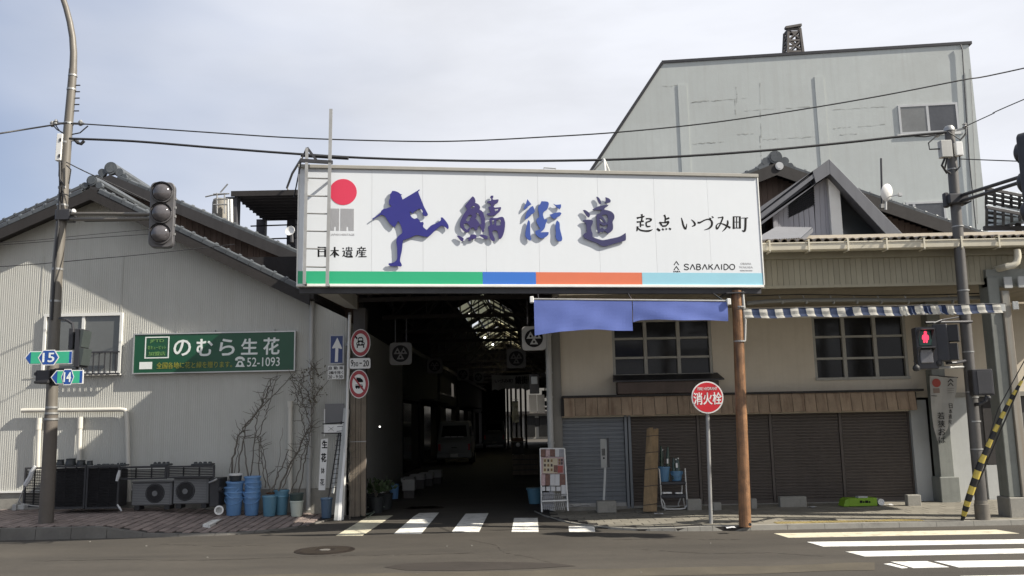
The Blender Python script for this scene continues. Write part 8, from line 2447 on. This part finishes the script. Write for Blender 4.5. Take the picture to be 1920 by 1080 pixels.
# ================================================================== things standing along the shutters
# brochure rack
rk0 = onZ(1040, 958, .03); Yr = 17.3
fR_ = Frame((rk0.x, Yr), R(-4))
br = T('brochure_rack', 'white wire brochure rack covered in leaflets at the right arcade corner', 'brochure rack', rk0)
U = lambda x, y: fR_.hit(x, y)
mb = MB()
for a, b2 in (((1016, 960), (1012, 842)), ((1065, 958), (1058, 842)), ((1012, 842), (1058, 842)), ((1016, 940), (1064, 938))):
    mb.tube([fR_.P(*U(*a), 0), fR_.P(*U(*b2), -.25 if b2[1] < 850 else -.0)] if a[1] > 900 and b2[1] < 850 else [fR_.P(*U(*a), -.25 if a[1] < 850 else 0), fR_.P(*U(*b2), -.25 if b2[1] < 850 else 0)], .016, 6)
ob('frame', mb, SWHT, br)
mb = MB()
for k in range(12):
    t = k / 12; x = lerp(1018, 1062, t); mb.tube([fR_.P(*U(x, 956), .0), fR_.P(*U(lerp(1014, 1056, t), 925), -.06)], .006, 4)
for y in (928, 936, 944, 952): mb.tube([fR_.P(*U(1016, y), -.02), fR_.P(*U(1063, y - 1), -.02)], .006, 4)
ob('wire_mesh', mb, STEEL, br)
cols_l = [mat('leaflet_white', (.5, .5, .5), rough=.6, var=.08), mat('leaflet_pink', (.42, .3, .3), rough=.6, var=.3, scale=20), mat('leaflet_cream', (.48, .42, .3), rough=.6, var=.1), mat('leaflet_brown', (.16, .08, .06), rough=.6, var=.4, scale=18), mat('leaflet_red', (.3, .07, .055), rough=.6, var=.3, scale=20), mat('leaflet_grey', (.28, .28, .3), rough=.6, var=.2, scale=20)]
def leaf(x0, y0, x1, y1, m, d=0.0):
    dd = lambda y: -.25 * (960 - y) / 118 + d
    mb = MB(); q = [(x0, y1), (x1, y1), (x1, y0), (x0, y0)]
    P3 = [fR_.P(*U(*p), dd(p[1])) for p in q]; n3 = fR_.n * .006
    mb.hexa(P3[:2] + [p + n3 for p in P3[:2]][::-1] + P3[3:1:-1] + [p + n3 for p in P3[3:1:-1]][::-1]) if False else mb.add(P3 + [p + n3 for p in P3], [(3, 2, 1, 0), (4, 5, 6, 7), (0, 1, 5, 4), (1, 2, 6, 5), (2, 3, 7, 6), (3, 0, 4, 7)])
    ob('leaflet', mb, m, br)
for i, (a, b2) in enumerate(((1013, 1022), (1022.5, 1030), (1030.5, 1040), (1040.5, 1048), (1048.5, 1057))): leaf(a, 843, b2, 857, cols_l[[3, 1, 3, 0, 5][i]], .01)
leaf(1014, 858, 1057, 889, cols_l[1], .006); leaf(1018, 860, 1045, 888, cols_l[2], .016); leaf(1045.5, 874, 1055, 887, cols_l[4], .016); leaf(1038, 873, 1045, 886, cols_l[3], .024)
DOTS = [mat('print_brown', (.2, .12, .05), rough=.6, var=.3, scale=25), mat('print_dark', (.06, .04, .04), rough=.6, var=.3, scale=25)]
for r_ in range(3):
    for c__ in range(3):
        leaf(1019.5 + c__ * 6.3, 862 + r_ * 8.6, 1023 + c__ * 6.3, 867 + r_ * 8.6, DOTS[(r_ + c__) % 2], .024)
for k in range(4): leaf(1047 + (k % 2) * 4.5, 861 + (k // 2) * 6, 1050.5 + (k % 2) * 4.5, 866 + (k // 2) * 6, DOTS[k % 2], .014)
for i, (a, b2) in enumerate(((1014, 1022), (1022.5, 1031), (1031.5, 1040), (1040.5, 1049), (1049.5, 1060))): leaf(a, 890, b2, 911, cols_l[[1, 3, 0, 0, 3][i]], .01)
for i, (a, b2) in enumerate(((1014.5, 1022), (1024, 1031), (1033, 1041), (1043, 1051))): leaf(a, 913, b2, 921, cols_l[0], .02)
leaf(1052.5, 910, 1061, 930, cols_l[0], .014)
leaf(1018, 924, 1038, 955, cols_l[5], -.03)
# standing notice in a concrete foot
sn = T('standing_notice', 'small grey notice board on white post in concrete foot before the blue grey shutter', 'notice board', onZ(1138, 958, .06))
c_ = onZ(1138, 959, .06); Yn = c_.y
x0, x1 = onY(1120, 950, Yn).x, onY(1156, 950, Yn).x
mb = MB(); mb.aabb(x0, x1, Yn, Yn + .25, .03, onY(1138, 940, Yn).z); ob('concrete_foot', mb, CONC, sn, bevel=.012)
mb = MB(); a, b2 = onY(1132, 938, Yn + .1), onY(1137, 825, Yn + .1); mb.beam(a, b2, .05, .04); ob('post', mb, PALEP, sn)
fN_ = Frame((onY(1134, 850, Yn + .06).x, Yn + .06), R(35))
zt_, zb_ = onY(1134, 823, Yn).z, onY(1134, 877, Yn).z
mb = MB(); mb.box(fN_, -.1, .06, zb_, zt_, -.01, 0); ob('board', mb, mat('notice_grey', (.33, .34, .34), rough=.5, var=.06), sn)
mb = MB()
for k in range(3): mb.box(fN_, -.075 + k * .03, -.058 + k * .03, lerp(zb_, zt_, .42), lerp(zb_, zt_, .66), .001, .003)
mb.box(fN_, -.05, -.01, lerp(zb_, zt_, .3), lerp(zb_, zt_, .36), .001, .003); ob('printed_line', mb, INK, sn)
mb = MB(); mb.aabb(onY(1139, 850, Yn).x, onY(1143, 850, Yn).x, Yn + .06, Yn + .1, zb_, zt_ + .02); ob('edge', mb, DKMET, sn)
# newspaper/white rag at the shutter foot
mb = MB(); A = [onZ(x, y, .09) for x, y in [(1068, 951), (1108, 950), (1110, 944), (1066, 944)]]
pts = []
for i in range(9):
    for j in range(4): 
        p = A[0].lerp(A[1], i / 8).lerp(A[3].lerp(A[2], i / 8), j / 3); pts.append(p + Vector((0, 0, rnd.uniform(0, .05))))
mb.add(pts, [(i * 4 + j, (i + 1) * 4 + j, (i + 1) * 4 + j + 1, i * 4 + j + 1) for i in range(8) for j in range(3)])
tag(ob('crumpled_sheet', mb, RAG), 'crumpled white sheet lying at the foot of the blue grey shutter', 'sheet')
# rolled reed screen
rs = T('reed_screen', 'brown reed screen leaning upright against the shutter', 'reed screen', onZ(1219, 959, .07))
c_ = onZ(1219, 960, .07); Yc = c_.y
b0, b1_ = onY(1206, 960, Yc), onY(1231, 960, Yc); t0, t1 = onY(1213, 803, Yc + .25), onY(1234, 804, Yc + .25)
n_ = 12
for k in range(n_):
    s0 = (k + .5) / n_; a = b0.lerp(b1_, s0); a.z = .08; b2 = t0.lerp(t1, s0) + Vector((0, 0, rnd.uniform(-.03, .02)))
    a.y -= .05 * math.sin(math.pi * s0); b2.y -= .05 * math.sin(math.pi * s0)
    mb = MB(); mb.tube([a, a.lerp(b2, .5) + Vector((rnd.gauss(0, .003), 0, 0)), b2], .0165, 6); ob('reed', mb, BAMB, rs, smooth=True)
mb = MB()
for t in (.08, .3, .5, .7, .9):
    mb.tube([b0.lerp(t0, t) + Vector((-.01, -.03, .0)), b0.lerp(t0, t).lerp(b1_.lerp(t1, t), .5) + Vector((0, -.075, .02)), b1_.lerp(t1, t) + Vector((.01, -.03, .03))], .006, 5)
ob('string', mb, DKMET, rs)
# step stand with two blue buckets
st = T('step_stand', 'white tubular step stand holding two blue buckets before the brown shutter', 'step stand', onZ(1263, 956, .07))
Ys = onZ(1263, 957, .07).y
K = lambda x, y, d=0: onY(x, y, Ys + d)
TUBEW = mat('white_tube', (.55, .55, .53), rough=.35, var=.06, metal=.2)
for pts in ([(1233, 878), (1236, 880), (1239, 915), (1240, 940), (1243, 952), (1250, 954.5), (1262, 954.5)], [(1284.5, 878), (1286, 905), (1288, 935), (1288.5, 947), (1284, 953), (1275, 954.5), (1262, 954.5)]):
    mb = MB(); mb.tube([K(x, y, .0) for x, y in pts], .013, 8); ob('front_leg', mb, TUBEW, st, smooth=True)
for pts in ([(1242, 936), (1246, 945), (1247, 957)], [(1281, 934), (1283, 946), (1286, 956)], [(1279, 910), (1278, 930), (1272, 944), (1272, 950)], [(1247, 951), (1275, 949)]):
    mb = MB(); mb.tube([K(x, y, .28 if pts[0][0] != 1242 else .02) for x, y in pts], .012, 6); ob('rear_leg', mb, TUBEW, st, smooth=True)
for y0, y1 in ((903, 909), (927, 934)):
    a, b2 = K(1239, y0), K(1286, y0)
    mb = MB(); mb.aabb(a.x, b2.x, Ys - .02, Ys + .24, K(1260, y1).z, K(1260, y0).z); ob('step', mb, DKMET, st, bevel=.01)
mb = MB(); a = K(1243, 926); mb.aabb(a.x, a.x + .17, Ys, Ys + .12, a.z + .001, a.z + .03); a = K(1267, 926); mb.aabb(a.x, a.x + .13, Ys, Ys + .12, a.z + .001, a.z + .025); ob('pale_block', mb, SWHT, st)
zst = K(1260, 903).z
GRB = mat('green_wrap', (.02, .045, .03), rough=.25, var=.3, scale=10, spec=.7)
for cx, w_, h_, lab, hh_, nb in ((1247, 22, 27, 'blue bucket with tall dark green wrapped stems, left on the step stand', 34, 5), (1271, 22, 18, 'blue bucket with short green bottles, right on the step stand', 22, 5)):
    base = K(cx, 903); base.z = zst + .002; base.y = Ys + .11
    _, hb2, tt = bucket_at(cx, 903, w_, h_, mat('mid_blue_plastic', (.09, .2, .33), rough=.4, var=.08), lab, base=base, grp='blue buckets on the step stand', handle=cx > 1260)
    for k in range(nb):
        a = base + Vector((rnd.uniform(-.07, .07), rnd.uniform(-.06, .06), .03)); tp = a + Vector((rnd.uniform(-.02, .02), 0, (h_ + hh_ * rnd.uniform(.75, 1)) * Ys / FPX))
        mb = MB(); mb.tube([a, a.lerp(tp, .8), tp], [.03, .03, .018], 8); ob('wrapped_stem', mb, GRB, tt, smooth=True)
        mb = MB(); mb.tube([tp, tp + Vector((0, 0, .025))], .02, 8); ob('white_cap', mb, SWHT if k % 2 else GRB, tt)
    mb = MB(); a = base + Vector((.0, -.1, hb2 + .06)); mb.aabb(a.x - .015, a.x + .02, a.y, a.y + .01, a.z, a.z + .09); ob('white_tag', mb, SWHT, tt)
# loose concrete blocks
for i, (x0, y0, x1, y1, lab) in enumerate(((1290, 937, 1316, 956, 'concrete block right of the step stand'), (1338, 943, 1353, 956, 'small concrete block behind the hydrant post'), (1409, 936, 1420, 953, 'concrete block half behind the wooden pole'), (1464, 932, 1513, 950, 'long concrete block before the brown shutter right of the wooden pole'), (1703, 929, 1728, 948, 'concrete block at the foot of the pale pier'))):
    c_ = onZ((x0 + x1) / 2, y1, .08); w2 = (x1 - x0) / FPX * c_.y / 2; h_ = (y1 - y0) / FPX * c_.y
    mb = MB(); mb.aabb(c_.x - w2, c_.x + w2, c_.y, c_.y + .14, .06, .08 + h_)
    tag(ob('concrete_block', mb, CONC, bevel=.012), lab, 'block', 'loose concrete blocks along the shutters')
    # cast hollows on the top
# green parcel
gp_ = T('green_box', 'bright lime green carton lying before the brown shutter', 'carton', onZ(1618, 950, .08))
c_ = onZ(1618, 949.5, .08); Yg = c_.y
LIME = mat('lime_card', (.2, .36, .02), rough=.5, var=.1, scale=4); 
fgx = Frame((c_.x, Yg), R(3))
u0, u1, v0, v1 = fgx.rect(1592, 934, 1645, 950)
mb = MB(); mb.box(fgx, u0, u1, .083, v1, -.28, 0); ob('carton', mb, LIME, gp_, bevel=.006)
mb = MB(); mb.hexa([fgx.P(u0 - .1, .084, -.02), fgx.P(u0 - .001, .084, 0), fgx.P(u0 - .001, .084, -.28), fgx.P(u0 - .1, .084, -.28), fgx.P(u0 - .06, v1 - .03, -.02), fgx.P(u0 - .001, v1, 0), fgx.P(u0 - .001, v1, -.28), fgx.P(u0 - .06, v1 - .03, -.28)]); ob('flap', mb, LIME, gp_)
u, v = fgx.hit(1652, 941.5)
mb = MB(); mb.lathe(fgx.P(u, v, 0) + fgx.x * .0, fgx.n, [(.062, -.2), (.062, .01), (.05, .012), (.045, .004), (.02, .006), (0, .004)], 20); ob('white_roll', mb, SWHT, gp_, smooth=True)
text('GREEN', fgx, fgx.rect(1612, 937.5, 1630, 943), .001, INK, gp_, bold=.03) if False else None
mb = MB(); 
for k, (a, b2) in enumerate(((1612, 1617), (1618, 1621), (1622, 1628), (1629, 1632))): mb.box(fgx, *fgx.rect(a, 938.5 + (k % 2), b2, 943), .001, .003)
ob('dark_print', mb, INK, gp_)
mb = MB(); a, b2, c4, d4 = fgx.rect(1610, 931, 1628, 933.5); mb.box(fgx, a, b2, v1 + .002, v1 + .03, -.15, -.02); ob('loose_tube', mb, PALEP, gp_)
# scraps on the pavement
for i, (px, py, lab) in enumerate(((1235, 964, 'white paper scrap on the pavement before the reed screen'), (1370, 990, 'white paper scrap at the kerb by the wooden pole'), (1666, 947, 'small pale scrap beside the green carton'), (1523, 951, 'pale scrap right of the long concrete block'))):
    c_ = onZ(px, py, .085)
    mb = MB(); pts = []
    for a in range(4):
        for b2 in range(3): pts.append(c_ + Vector(((a - 1.5) * .05, (b2 - 1) * .06, rnd.uniform(.002, .02))))
    mb.add(pts, [(i_ * 3 + j_, (i_ + 1) * 3 + j_, (i_ + 1) * 3 + j_ + 1, i_ * 3 + j_ + 1) for i_ in range(3) for j_ in range(2)])
    tag(ob('paper_scrap', mb, RAG), lab, 'litter', 'paper scraps on the right pavement')
